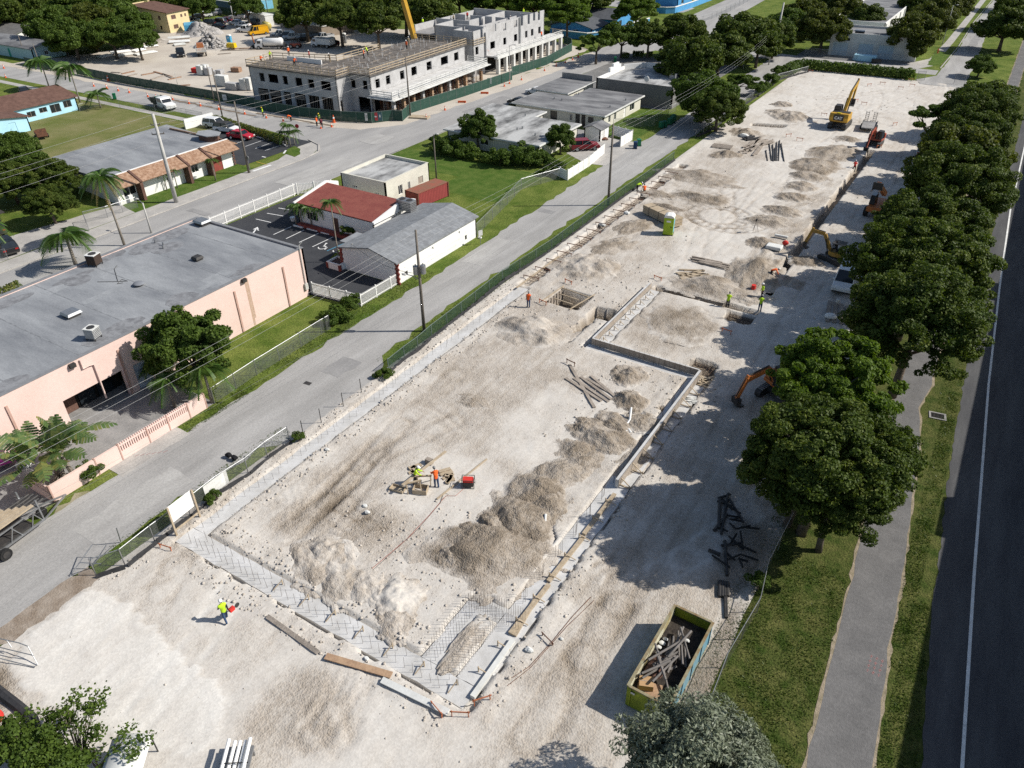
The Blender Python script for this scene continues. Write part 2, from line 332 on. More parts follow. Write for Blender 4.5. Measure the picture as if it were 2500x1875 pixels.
sheet('boulevard',wob(_rv+[(26,450),(26,5)],.05,.6,13),.02,M['road'])
_wl=[(9.4,5)]+Ws(44,(1672,1659),(1775,0))+Ws(34,(1900,0))+Ws(24,(2000,780),(2110,0))+[(4.8,124),(4.8,450)]
sheet('lane_edge_line',[(p[0]-.09,p[1])for p in _wl]+[(p[0]+.09,p[1])for p in _wl[::-1]],.024,mat('road_paint',(.78,.78,.75),(.6,.6,.57),1.5,.7,fine=.12))
sheet('path_verge',wob([(-4.4,5),(1.75,5),(1.15,28),(.8,34),(.5,42),(-.5,60),(-.6,190),(-4.2,190)],.05,2,14),.005,M['verge'])
sheet('road_verge',wob([(4.5,5)]+[(p[0]-.1,p[1])for p in _pr]+[(1.4,90),(1.4,450),(3.8,450),(3.8,100)]+[(p[0]+.2,p[1])for p in _rv[-4:0:-1]]+[(7,5)],.04,2,15),.01,M['verge'])
sheet('empty_lot_grass',wob(rect(-52,-24,255,460),.2,5,16),.006,M['grass'])
sheet('parking_lot',[(-81.2,58.4),(-81,72),(-75.3,72.2),(-75.3,66),(-65,66),(-62,57.4),(-51.4,57.2),(-51.3,51.2),(-57.6,50.6),(-81.2,50)],.03,M['dark'])
sheet('clinic_parking',[(-98,77.2),(-97.6,91.8),(-118,91.3),(-118,77.4)],.03,M['dark'])
sheet('street_pavement',wob([(-95.2,30),(-92.5,30),(-92.4,70),(-92.3,86),(-94.5,90.6),(-99,92),(-97.5,88),(-95.5,82),(-95.3,60)],.03,2,17),.018,M['walk'])
sheet('west_pavement',rect(-420,-110,89.3,90.8),.012,M['walk'])
sheet('pink_forecourt',wob(rect(-60.5,-50.4,12,31.6),.03,2,18),.012,M['cdark'])
sheet('clinic_lawn',rect(-100.4,-95.3,55,77),.01,M['lawn'])
sheet('garden_lawn',wob([(-66,84),(-55,84),(-55.5,97),(-82,97),(-82,90),(-66,90)],.1,2,19),.008,M['lawn'])
sheet('duplex_driveway',[(-49.4,105.5),(-52.5,105),(-57.5,108),(-58,119),(-51.5,119),(-49.4,119)],.028,M['walk'])
sheet('duplex_lawn',rect(-58,-51,120,139),.009,M['lawn'])
sheet('restaurant_lot',rect(-81.5,-54,140,184),.012,M['lot'])
sheet('west_lawn',wob([(-152,60),(-118,58),(-116,89),(-160,89)],.3,3,20),.007,M['dry'])
sheet('west_driveway',wob([(-104,30),(-95.4,30),(-95.4,56),(-100,57),(-101,50)],.1,2,21),.011,M['walk'])
sheet('north_road',[(-420,246),(-150,258),(-100,250),(-94,252),(-94,262),(-150,270),(-420,258)],.018,M['street'])
sheet('duplex_yard_paving',rect(-80,-59,112.5,121),.01,M['cdark'])
mk=MB()     # bay lines and wheelchair marks of the dark car parks
_wp=mat('bay_paint',(.75,.75,.73),rough=.7)
def stroke(name,a,b,w,m,z=.036):
    a=Vector((*a,0));b=Vector((*b,0));d=(b-a).normalized();n=Vector((-d.y,d.x,0))*w/2
    return[(a+n).to_tuple()[:2],(a-n).to_tuple()[:2],(b-n).to_tuple()[:2],(b+n).to_tuple()[:2]]
def marks(name,strokes,m,z=.036):
    k=MB()
    for poly in strokes:
        k.add([(p[0],p[1],z)for p in poly],[tuple(range(len(poly)))])
    return struct(k.build(name,m))
def S(rc,x0,y0,x1,y1,w=.13):return stroke('',W(rc,x0,y0),W(rc,x1,y1),w,None)
marks('bay_lines',[S(22,150,365,305,295),S(22,260,400,415,325),S(22,372,432,540,353),S(22,487,470,665,385),S(22,95,180,240,205),S(22,0,230,130,260),S(22,195,135,285,150),S(22,0,315,25,330)],_wp)
def ring(c,r,w,n=14,a0=0,a1=2*pi):return[[(c[0]+r_*cos(a),c[1]+r_*sin(a))for r_,a in((r,a0+(a1-a0)*k/n),(r+w,a0+(a1-a0)*k/n),(r+w,a0+(a1-a0)*(k+1)/n),(r,a0+(a1-a0)*(k+1)/n))]for k in range(n)]
for i,(x,y,m)in enumerate(((572,475,_wp),(700,503,_wp))):
    c=W(22,x,y);k=.55
    marks('wheelchair_mark',ring((c[0],c[1]),.42,.13,14,-pi*.9,pi*.5)+[stroke('',(c[0]-.05,c[1]+.25),(c[0]-.35,c[1]+.95),.14,None),stroke('',(c[0]-.1,c[1]+.35),(c[0]+.55,c[1]+.3),.13,None),stroke('',(c[0]+.5,c[1]+.3),(c[0]+.7,c[1]-.35),.13,None)]+ring((c[0]-.42,c[1]+1.12),.0,.16,8),m)
marks('access_bay_line',[S(22,612,505,760,440,.12)],mat('blue_paint',(.08,.3,.45)))
def arrow(c,dx,dy,s=1.0):
    d=Vector((dx,dy)).normalized();n=Vector((-d.y,d.x));c=Vector(c)
    return[[tuple(c+d*a*s+n*b*s)for a,b in((-.9,-.1),(.2,-.1),(.2,.1),(-.9,.1))],[tuple(c+d*a*s+n*b*s)for a,b in((.2,-.4),(1,0),(.2,.4))]]
marks('direction_arrow',arrow(W(22,-5,325),-.6,1),_wp)
_f=lambda x,y:(440+x*320/2212,300+y*320/2212)
def S2(a,b,w=.13):return stroke('',G(*_f(*a)),G(*_f(*b)),w,None)
marks('bay_lines',[S2((940,350),(1255,250)),S2((1095,402),(1425,285)),S2((1268,436),(1595,318)),S2((1430,470),(1715,377)),S2((1745,520),(1785,465),.3),S2((1380,570),(1445,585),.25)],_wp)
marks('stop_bar',[S2((1225,820),(1530,715),.5)],_wp)
marks('yellow_bay_line',[S2((1285,660),(1470,708),.12)],mat('yellow_line_paint',(.6,.42,.08)))
marks('kerb_line',[stroke('',(-92.15,40),(-92.05,84),.2,None),stroke('',(-92.05,84),(-92.6,88.5),.2,None),stroke('',(-92.6,88.5),(-95.5,91.2),.2,None),stroke('',(-81.75,74),(-81.6,106),.18,None),stroke('',(-81.6,106),(-82.1,150),.18,None)],M['walk'],.03)
_sp=mat('spray_marking',(.36,.17,.16),(.26,.17,.165),3)
_c=W(44,915,790);_t=[]
for i in range(3):
    for j in range(4):_t+=[stroke('',(_c[0]-.28+i*.3,_c[1]-.55+j*.36),(_c[0]-.28+i*.3,_c[1]-.32+j*.36),.045,None),stroke('',(_c[0]-.36+i*.3,_c[1]-.45+j*.36),(_c[0]-.2+i*.3,_c[1]-.4+j*.36),.04,None)]
marks('utility_spray_marks',_t,_sp,.036)
_c=W(31,1250,610);marks('road_spray_marks',[stroke('',(_c[0]-.6+i*.3,_c[1]-.5+i*.3),(_c[0]-.5+i*.3,_c[1]-.15+i*.3),.05,None)for i in range(6)],_sp,.03)

# kerbs, patches and stains of the streets
def kerb(pts,h=.13,w=.2):
    k=MB();[k.beam((*pts[i],h/2),(*pts[i+1],h/2),w,h)for i in range(len(pts)-1)];return struct(k.build('kerb',M['walk']))
kerb([(-92.35,30),(-92.25,70),(-92.15,84),(-92.8,88.3),(-95.4,91.0),(-99,92.3)]);kerb([(-14.5,204),(-13.9,232),(-14.3,275),(-13.4,330)])
for i,(x0,x1,y0,y1,d)in enumerate(((-48.5,-45.8,66,74,1),(-46,-43.8,40,43,0),(-48.8,-46.6,84,85.2,0),(-47,-44.2,108,118,1),(-90,-86,60,61,0),(-88,-83,74,88,1),(-91,-87,96,101,1),(-86.5,-82.6,120,134,0),(-140,-118,94,97.5,1),(-89,-84,30,48,1),(-46.6,-43.6,16,24,1),(-12,-10.2,230,262,0))):
    sheet('road_patch',wob(rect(x0,x1,y0,y1),.12,.9,40+i),.0265,mat('pale_patch',(.4,.39,.37),(.31,.3,.285),.5,.95,stretch=(1.5,.4,1))if d else mat('tar_patch',(.23,.225,.22),(.28,.273,.265),.6,.95))
# ---------------------------------------------------------------- noise on arrays
def _hash(ix,iy,s):
    h=(ix*374761393+iy*668265263+s*1442695041)&0xffffffff;h=((h^(h>>13))*1274126177)&0xffffffff
    return((h^(h>>16))&0xffff)/65535.0
def vnoise(x,y,s=0):
    x=np.asarray(x,float);y=np.asarray(y,float);ix=np.floor(x).astype(np.int64);iy=np.floor(y).astype(np.int64);fx=x-ix;fy=y-iy
    fx=fx*fx*(3-2*fx);fy=fy*fy*(3-2*fy)
    a=_hash(ix,iy,s);b=_hash(ix+1,iy,s);c=_hash(ix,iy+1,s);d=_hash(ix+1,iy+1,s)
    return(a*(1-fx)+b*fx)*(1-fy)+(c*(1-fx)+d*fx)*fy
def fbm(x,y,s=0,o=4):
    t=0;a=.5
    for k in range(o):t=t+a*vnoise(x*2**k,y*2**k,s+k);a*=.5
    return t/(1-.5**o)
def dirtmat():
    m=bpy.data.materials.new('limestone_dirt');m.use_nodes=True;nt=m.node_tree;N=nt.nodes;L=nt.links;b=N['Principled BSDF'];b.inputs['Roughness'].default_value=.95;b.inputs['Specular IOR Level'].default_value=.1
    at=N.new('ShaderNodeAttribute');at.attribute_name='tint';geo=N.new('ShaderNodeNewGeometry')
    def nz(sc,d=5,ro=.6,st=None):
        n=N.new('ShaderNodeTexNoise');n.inputs['Scale'].default_value=sc;n.inputs['Detail'].default_value=d;n.inputs['Roughness'].default_value=ro
        if st:mp=N.new('ShaderNodeMapping');mp.inputs['Scale'].default_value=st;mp.inputs['Rotation'].default_value=(0,0,.25);L.new(geo.outputs['Position'],mp.inputs['Vector']);L.new(mp.outputs[0],n.inputs['Vector'])
        else:L.new(geo.outputs['Position'],n.inputs['Vector'])
        return n.outputs[0]
    def ma(op,a,bb):
        q=N.new('ShaderNodeMath');q.operation=op
        for i,z in enumerate((a,bb)):
            if isinstance(z,(int,float)):q.inputs[i].default_value=z
            else:L.new(z,q.inputs[i])
        return q.outputs[0]
    t=ma('ADD',at.outputs['Fac'],ma('MULTIPLY',ma('SUBTRACT',nz(.35,6,.6),.5),.46))
    t=ma('ADD',t,ma('MULTIPLY',ma('SUBTRACT',nz(.8,4,.6,(2.2,.35,1)),.5),.35))
    t=ma('ADD',t,ma('MULTIPLY',ma('MULTIPLY',ma('SUBTRACT',nz(4.5,5,.7),.5),.9),ma('ADD',.15,ma('MULTIPLY',at.outputs['Fac'],.75))))
    r=N.new('ShaderNodeValToRGB');e=r.color_ramp.elements
    cols=((0,(.62,.595,.55)),(.3,(.515,.478,.428)),(.5,(.39,.345,.293)),(.75,(.25,.207,.16)),(1,(.14,.112,.083)))
    e[0].position,e[0].color=cols[0][0],(*cols[0][1],1);e[1].position,e[1].color=cols[-1][0],(*cols[-1][1],1)
    for p,c in cols[1:-1]:q=e.new(p);q.color=(*c,1)
    L.new(t,r.inputs[0])
    v=N.new('ShaderNodeTexVoronoi');v.inputs['Scale'].default_value=9;L.new(geo.outputs['Position'],v.inputs['Vector'])
    mr=N.new('ShaderNodeMapRange');mr.inputs[1].default_value=0;mr.inputs[2].default_value=1;mr.inputs[3].default_value=.93;mr.inputs[4].default_value=1.07;sx=N.new('ShaderNodeSeparateColor');L.new(v.outputs['Color'],sx.inputs[0]);L.new(sx.outputs[0],mr.inputs[0])
    sc=N.new('ShaderNodeVectorMath');sc.operation='SCALE';L.new(r.outputs[0],sc.inputs[0]);L.new(mr.outputs[0],sc.inputs['Scale']);L.new(sc.outputs[0],b.inputs['Base Color'])
    h=ma('ADD',ma('MULTIPLY',nz(3.2,6,.7),.6),ma('MULTIPLY',v.outputs['Distance'],.35));bp=N.new('ShaderNodeBump');bp.inputs['Distance'].default_value=.2;bs=N.new('ShaderNodeMapRange');bs.inputs[1].default_value=.25;bs.inputs[2].default_value=.75;bs.inputs[3].default_value=.08;bs.inputs[4].default_value=1;L.new(t,bs.inputs[0]);L.new(bs.outputs[0],bp.inputs['Strength']);L.new(h,bp.inputs['Height']);L.new(bp.outputs[0],b.inputs['Normal'])
    return m
DIRT=dirtmat()
# ---------------------------------------------------------------- the graded site: one sheet with ruts, pits, trenches and footing beds
RES=.2
xs=np.arange(SX0,SX1+RES,RES);ys=np.arange(SY0,SY1+RES,RES);X,Y=np.meshgrid(xs,ys)
Hh=.16*(fbm(X*.12,Y*.12,3)-.5)+.12*(fbm(X*.55,Y*.55,5)-.5)+.05*(fbm(X*2.2,Y*2.2,8,3)-.5)+.02
T=.29+.34*(fbm(X*.09,Y*.09,21)-.5)
def blob(c,rx,ry,val,w=1,rot=0,soft=.35):
    global T
    dx,dy=X-c[0],Y-c[1];a,b=dx*cos(rot)+dy*sin(rot),-dx*sin(rot)+dy*cos(rot)
    d=np.sqrt((a/rx)**2+(b/ry)**2)+.5*(fbm(X*.5,Y*.5,31)-.5);k=np.clip((1-d)/soft,0,1)*w
    T=T*(1-k)+val*k
def inpoly(poly,jit=0.0):
    px=X+jit*(fbm(X*1.3,Y*1.3,41,3)-.5);py=Y+jit*(fbm(X*1.3,Y*1.3,47,3)-.5);c=np.zeros(X.shape,bool);n=len(poly)
    for i in range(n):
        x0,y0=poly[i];x1,y1=poly[(i+1)%n]
        if y0==y1:continue
        c^=((py<y0)!=(py<y1))&(px<(x1-x0)*(py-y0)/(y1-y0)+x0)
    return c
blob((-28,38),11,16,.44,.8);blob((-30,48),9,9,.5,.7);blob((-26.5,33),5.5,5,.22,.8);blob((-24,44),5,7,.2,.7);blob((-33.5,30),3,8,.46,.7);blob((-28,27.5),4,2.6,.5,.8,-.3)
blob((-10,40),5.5,24,.5,.85);blob((-10.5,22),5,7,.42,.8);blob((-23,13.5),3.2,4.6,.47,.8,.4);blob((-4.9,28),.9,7,.68,.9);blob((-5,42),1.3,8,.6,.9);blob((-19,9),4,3,.34,.7);blob((-10,12),8,6,.38,.8)  # strip beside the skip tinted darker for weeds and fence shadow
blob((-34,60),5,7,.5,.8);blob((-34,85),6,22,.46,.7);blob((-24,90),7,16,.24,.8);blob((-22,64),5,6,.58,.8);blob((-34,118),6,20,.5,.7);blob((-18,92),3,24,.5,.8);blob((-28,165),12,22,.2,.9);blob((-12,110),5,50,.4,.6);blob((-10,160),6,30,.3,.7)
blob((-39.8,42),1.2,30,.36,.7)
_gr=Ws(41,(800,120),(290,470),(70,780),(120,960),(700,1240),(1270,1500),(1700,1560),(1930,1300),(1950,1030),(1450,600),(1150,260))
k=inpoly(_gr,1.2);T=np.where(k,.1+.1*(fbm(X*.3,Y*.3,51)-.5),T);Hh=np.where(k,Hh+.05,Hh)
blob((-39.5,5),3,3,.75,.9);blob((-6.2,38),1.6,5,.72,.8)
def track(pts,w=1.9,depth=.05,dark=.14,lug=0):
    global Hh,T
    for i in range(len(pts)-1):
        a=np.array(pts[i]);b=np.array(pts[i+1]);d=b-a;L2=d@d
        t=np.clip(((X-a[0])*d[0]+(Y-a[1])*d[1])/L2,0,1);q=np.hypot(X-a[0]-t*d[0],Y-a[1]-t*d[1])
        k=np.exp(-((q-w/2)/.2)**2)*(.4+.8*fbm(X*.5,Y*.5,61));Hh=Hh-depth*k;T=T+dark*k
def arc(c,r,a0,a1,n=14,e=1):return[(c[0]+r*cos(a0+(a1-a0)*i/n),c[1]+e*r*sin(a0+(a1-a0)*i/n))for i in range(n+1)]
_c=W(23,1770,200)
track(arc(_c,3.4,0,2*pi,18),1.6,.05,.16);track(arc((_c[0]+1.5,_c[1]+.5),4.6,-2.6,1.2),1.6,.04,.12);track([W(23,1560,560),W(23,1640,320),W(23,1900,120),W(13,2100,1500)],1.8,.04,.1)
track([W(32,250,1300),W(32,600,1000),W(32,900,700),W(32,1250,330)],1.7,.07,.1);track([W(32,400,1330),W(32,760,1030),W(32,1050,620),W(32,1700,300)],1.7,.06,.09);track([W(42,480,1400),W(42,900,900)],1.4,.05,.1)
track([W(43,150,1400),W(43,600,700),W(43,900,250),W(33,1000,1500)],1.9,.05,.12);track([(-11,20),(-11.5,45),(-12,80),(-11,130),(-10,180)],1.9,.04,.08);track([(-8,60),(-9,120),(-14,170)],1.9,.04,.08);track([(-28,60),(-25,80),(-24,110),(-22,150),(-14,184)],1.9,.04,.07)
def ruts(a0,b0,a1,b1,n,jit=.12,depth=.05,dark=.09):
    _q=random.Random(n)
    for i in range(n):
        t=i/(n-1);a=np.array(a0)*(1-t)+np.array(a1)*t;b=np.array(b0)*(1-t)+np.array(b1)*t;m_=(a+b)/2+np.array((_q.gauss(0,jit*2),_q.gauss(0,jit*2)));a=a+(b-a)*_q.uniform(0,.2);b=b-(b-a)*_q.uniform(0,.2);track([tuple(a),tuple(m_),tuple(b)],0,depth*_q.uniform(.6,1.4),dark*_q.uniform(.5,1.4))
ruts(W(32,150,1260),W(32,900,520),W(32,420,1330),W(32,1250,420),11);ruts(W(32,420,1250),W(32,720,1400),W(32,820,980),W(32,1180,1240),9,.15,.07,.1);ruts(W(42,380,1050),W(42,700,1600),W(42,1000,950),W(42,850,1500),10,.2,.04,.07);ruts(W(32,1400,60),W(32,1900,420),W(32,1250,330),W(32,1700,560),8,.2,.04,.07);ruts(W(32,1600,1450),W(33,30,1600),W(32,1900,1330),W(33,260,1350),9,.15,.06,.08);ruts(W(33,800,1500),W(33,600,1659),W(33,1100,1450),W(43,700,300),7,.2,.04,.08);ruts(W(43,600,100),W(43,500,1000),W(43,1200,50),W(43,300,1500),9,.3,.03,.06);ruts((-30,92),(-20,120),(-22,90),(-14,130),9,.5,.03,.06);ruts((-36,80),(-28,110),(-33,78),(-26,105),7,.4,.03,.06)
_r=random.Random(12)
for i in range(26):
    x,y,a,c=_r.uniform(-36,-8),_r.uniform(3,180),_r.uniform(.7,2.2),_r.uniform(-.05,.05);q=[]
    for j in range(9):q.append((x,y));x+=2.2*cos(a);y+=2.2*sin(a);a+=c
    track(q,1.9,.025,_r.choice((.1,.07,-.1,-.07,.05)))
for rc,x,y,rx,ry,ang,per in((32,850,1180,3.6,2.6,.9,.42),(23,1350,1150,3.2,2.4,.4,.6),(42,650,1150,2.4,3.2,1.2,.6),(32,450,980,3,4.5,.75,.5)):
    c=W(rc,x,y);d=np.hypot((X-c[0])/rx,(Y-c[1])/ry);k=np.clip((1-d)*3,0,1);s_=sin(ang)*X+cos(ang)*Y+.8*(fbm(X*.7,Y*.7,71)-.5)
    Hh=Hh+.1*k*((1-np.abs(np.sin(s_*pi/per)))**.7*1.6*fbm(X*1.5,Y*1.5,77,3)+.3*fbm(X*3,Y*3,79));T=T+.1*k*fbm(X*.8,Y*.8,78)*1.6
# rough shoulders beside the footings
for x0,x1,y0,y1 in((-38.4,-37.2,21,63),(-40.8,-39.4,20,64),(-38,-20,20.5,22.2),(-38,-17,17.6,19.2),(-15.5,-14,19,58),(-18.2,-16.8,27,57),(-38.4,-36.5,64,112),(-41,-39.8,64,112)):
    k=np.clip(np.minimum(np.minimum(X-x0,x1-X),np.minimum(Y-y0,y1-Y))*3+.6,0,1)*(fbm(X*1.1,Y*1.1,81)**1.5)
    Hh=Hh+.13*k;T=T+.05*k
BEDS=[rect(-39.6,-38.15,19.3,64),rect(-39.6,-15.4,19.0,20.75),rect(-19.5,-18.4,20.5,26.2),rect(-19.5,-15.5,24.9,26.2),rect(-17.05,-15.1,19.2,57.9),rect(-27.2,-15.6,56.3,57.7),rect(-27.5,-25.7,56.3,71)]
bed=np.zeros(X.shape,bool)
for p in BEDS:bed|=inpoly(p,.2)
Hh=np.where(bed,-.35,Hh)
PITS=[(rect(-35.1,-31.4,62.3,65.9),1.9,.8),(rect(-30.1,-27.7,61.9,64.2),1.5,.85),(rect(-29.9,-29.0,56.2,62.2),.9,.6),(rect(-17.6,-15.3,57.9,59.8),.75,.8),(rect(-17.8,-15.2,68.4,70.3),.6,.8),(rect(-26.6,-15.2,70.9,71.9),.75,.7),(rect(-16.45,-15.35,74,134),1.1,.75),(rect(-39.7,-38.5,64.5,112),.45,.55),
        ([W(33,960,240),W(33,1100,240),W(33,1130,330),W(33,980,330)],.8,.85),([W(33,280,1150),W(33,340,1150),W(33,370,1360),W(33,300,1390)],.8,.85),([W(13,2070,1060),W(14,170,1075),W(14,140,1100),W(13,2060,1085)],.7,.75),(rect(-17.4,-16.8,50.5,51.1),.5,.8)]
for p,d,t in PITS:
    k=inpoly(p,.3);Hh=np.where(k,-d+.15*fbm(X*2,Y*2,91),Hh);T=np.where(k,t,T)
T=np.clip(T+.05*(fbm(X*3,Y*3,95)-.5),0,1)
ny,nx=X.shape;idx=np.arange(nx*ny).reshape(ny,nx)
F=np.stack([idx[:-1,:-1],idx[:-1,1:],idx[1:,1:],idx[1:,:-1]],-1).reshape(-1,4)
edge=np.minimum(np.minimum(X-SX0,SX1-X),np.minimum(Y-SY0,SY1-Y));Hh=np.where(edge<.3,np.minimum(Hh,-.02+edge*.1),Hh)
struct(npmesh('site_ground',np.stack([X,Y,Hh],-1).reshape(-1,3),F,DIRT,attr=T.ravel(),smooth=True))
def site_z(x,y):
    i=min(max(int(round((y-SY0)/RES)),0),ny-1);j=min(max(int(round((x-SX0)/RES)),0),nx-1);return float(Hh[i,j])

# ---------------------------------------------------------------- concrete footings with their starter bars
def rebar(pts,r=.017):
    k=MB();k.tube(pts,r,4);return k
def footing(name,polys,label,bars=(),forms=None):
    o=E(name,label,'footing',(polys[0][0][0],polys[0][0][1],0));ox,oy=polys[0][0]
    k=MB()
    for p in polys:k.prism([(a-ox,b-oy)for a,b in wob(p,.03,.8,5)],-.4,-.07)
    k.build('slab',M['conc'],o)
    n=0;extra=MB()
    for(x,y,h)in bars:
        t=MB();t.tube([(x-ox,y-oy,-.1),(x-ox+rng.uniform(-.05,.05),y-oy+rng.uniform(-.05,.05),h)],.011,4)
        if n<99:t.build('rebar',M['rebar'],o)
        else:extra.v+=[v for v in t.v];b=len(extra.v)-len(t.v);extra.f+=[tuple(i+b for i in f)for f in t.f]
        n+=1
    if extra.v:extra.m=[0]*len(extra.f);q=extra.build('rebar',M['rebar'],o);q['kind']='stuff'
    return o
footing('concrete_footing',[rect(-39.55,-38.3,20.6,64)],'long straight strip of fresh concrete footing beside the alley fence, thin starter bars along it',[(-38.95+rng.uniform(-.3,.3),21+i*.62,rng.uniform(.55,.85))for i in range(68)])
footing('concrete_footing',[[(-39.6,19.1),(-15.5,19.1),(-15.5,20.6),(-39.6,20.6)]],'concrete footing strip across the near end of the site, crowded with starter bars',[(x+rng.uniform(-.05,.05),y,rng.uniform(.8,1.2))for i in range(36)for x,y in((-38.5+i*.62,19.5),(-38.3+i*.62,20.2))[:2 if i%3 else 1]])
footing('concrete_footing',[[(-19.5,20.6),(-18.4,20.6),(-18.4,24.9),(-16.98,24.9),(-16.98,26.2),(-19.5,26.2)]],'small rectangular ring of concrete footing around a dirt island, crowded with starter bars',[(x,20.8+i*.27,1.0)for i in range(20)for x in(-19.3,-18.65)]+[(-19.2+i*.17,y,1.1)for i in range(22)for y in(25.1,25.9)]+[(-16.9,20.8+i*.2,1.1)for i in range(20)])
footing('concrete_footing',[rect(-16.97,-15.2,20.61,56.25)],'concrete footing strip along the right side of the site under timber form boards',[(-16.6+rng.uniform(0,.2),27+i*2.2+j*.2,1.1)for i in range(13)for j in range(4)])
footing('concrete_footing',[rect(-27.3,-15.45,56.26,57.1)],'concrete footing strip in front of the low grey stem wall that crosses the site',[(-26.5+i*.5,56.9,.9)for i in range(20)])
footing('concrete_footing',[rect(-26.84,-25.8,57.3,70.8)],'concrete footing strip on the right of the low stem wall, pegs standing in it',[(-26.4,58+i*.9,.5)for i in range(13)])
def stem(name,x0,x1,y0,y1,h,label,braces,form):
    o=E(name,label,'low wall',((x0+x1)/2,(y0+y1)/2,0));ox,oy=o.location.x,o.location.y
    MB().bx(x0-ox,x1-ox,y0-oy,y1-oy,-.06,h).build('wall',M['conc'],o)
    for sx,sy,ex,ey in braces:
        k=MB();k.beam((sx-ox,sy-oy,h-.06),(ex-ox,ey-oy,0),.07,.05);k.beam((sx-ox,sy-oy,.0),(ex-ox,ey-oy,0),.07,.05);k.beam((ex-ox,ey-oy,-.15),(ex-ox,ey-oy,.2),.06);k.build('timber_brace',M['wood'],o)
    for a in form:MB().bx(a[0]-ox,a[1]-ox,a[2]-oy,a[3]-oy,.02,h+.04).build('form_board',M['wood2'],o)
    return o
stem('stem_wall',-16.25,-16.0,39.8,57.0,.72,'low concrete stem wall on the right footing with triangular timber braces',[(-15.97,40.2+i*2.0,-15.1,40.2+i*2.0)for i in range(9)],[(-16.0,-15.96,39.8,57)])
stem('stem_wall',-27.0,-16.3,57.1,57.32,.62,'low concrete stem wall crossing the site above its bright footing',[],[(-27,-16.3,57.06,57.1)])
stem('stem_wall',-27.1,-26.86,57.35,71,.6,'low concrete stem wall running away from the camera with pegs on its right',[],[(-26.86,-26.82,57.4,71)])
# form boards lying on and beside the right footing
BD=[((-15.95,34.2),(-15.9,39),.3,'M'),((-15.95,29.3),(-15.85,34),.3,'M'),((-15.9,24.6),(-15.8,29.1),.3,'M')]
def board(name,a,b,w,h,m,label,z=.04,cat='board',g=None,tilt=0):
    a=Vector((*a,0));b=Vector((*b,0));o=E(name,label,cat,((a.x+b.x)/2,(a.y+b.y)/2,0),0,g);c=(a+b)/2;L=(b-a).length
    zz=max(site_z(c.x,c.y),site_z(a.x,a.y),site_z(b.x,b.y),-.07)if SX0<c.x<SX1 else 0
    bpy.data.objects.remove(o);k=MB();k.rbx((0,0,zz+z+h/2),(L,w,h),atan2(b.y-a.y,b.x-a.x),tilt)
    return tag(k.build(name,m,loc=(c.x,c.y)),label,cat,g)
for i,(a,b,w,_)in enumerate(BD):board('form_board',a,b,.28,.16,M['wood'],'timber form board lying on the right concrete footing, %s from the stem wall'%ORD[i],.03,'form board','form boards on the right footing')
board('form_board',W(42,1865,1055),W(43,10,560),.3,.22,M['whited'],'long pale form board beside the near corner of the right footing',.02,'form board')
board('form_board',W(43,20,520),W(43,200,210),.26,.14,M['wood'],'timber form board beside the right footing just above the long pale one',.02,'form board')
board('timber_plank',W(42,605,715),W(42,1170,880),.42,.07,M['ply'],'reddish brown scaffold plank lying in the dirt below the near footing',.08,'plank')
board('timber_plank',W(42,1090,925),W(42,1660,1205),.36,.12,M['whited'],'pale grey board propped end to end after the brown plank',.1,'plank',tilt=.2)
board('timber_plank',W(42,100,365),W(42,540,680),.28,.06,M['wood2'],'thin grey board half buried in pale dirt near the walking worker',.03,'plank',tilt=.3)
for i,(x0,y0,x1,y1)in enumerate(((460,0,710,205),(520,0,770,150),(590,0,830,155),(650,-10,855,135),(700,0,905,110),(740,-20,900,120))):
    board('timber_plank',(lambda p:(p[0]-1.2,p[1]+3))(W(33,x0,y0))if i==0 else W(33,x0-60,y0-50),W(33,x1,y1),.27,.06,M['wood2'],'weathered grey plank in the fan of planks mid site, %s from the left'%ORD[i],.02+.02*(i%2),'plank','fan of weathered planks')
# timber pegs along the footings
_pg=[(690,1443),(754,1480),(819,1517),(887,1557),(959,1599),(1036,1643),(1116,1688)]
def peg(loc,dx,dy,label,g):
    o=E('timber_peg',label,'stake',loc,0,g);k=MB();k.beam((0,0,-.1),(0,0,.42),.06);k.build('stake',M['wood'],o);k=MB();k.beam((0,0,.3),(dx,dy,.02),.06,.04);k.build('brace',M['wood'],o);return o
for i,(u,v)in enumerate(_pg):peg((*G(u,v-18),0),-.1,-.75,'braced timber peg on the near footing, %s from the left'%ORD[i],'pegs on the near footing')
for i in range(10):peg((-26.35,58.3+i*1.25,0),.45,.05,'braced timber peg along the stem wall that runs away, %s from the near end'%ORD[i],'pegs along the stem wall')
for i in range(10):peg((-16.1,21.5+i*2.05,0),.8,.1,'braced timber peg on the right footing, %s from the near corner'%ORD[i],'pegs on the right footing')

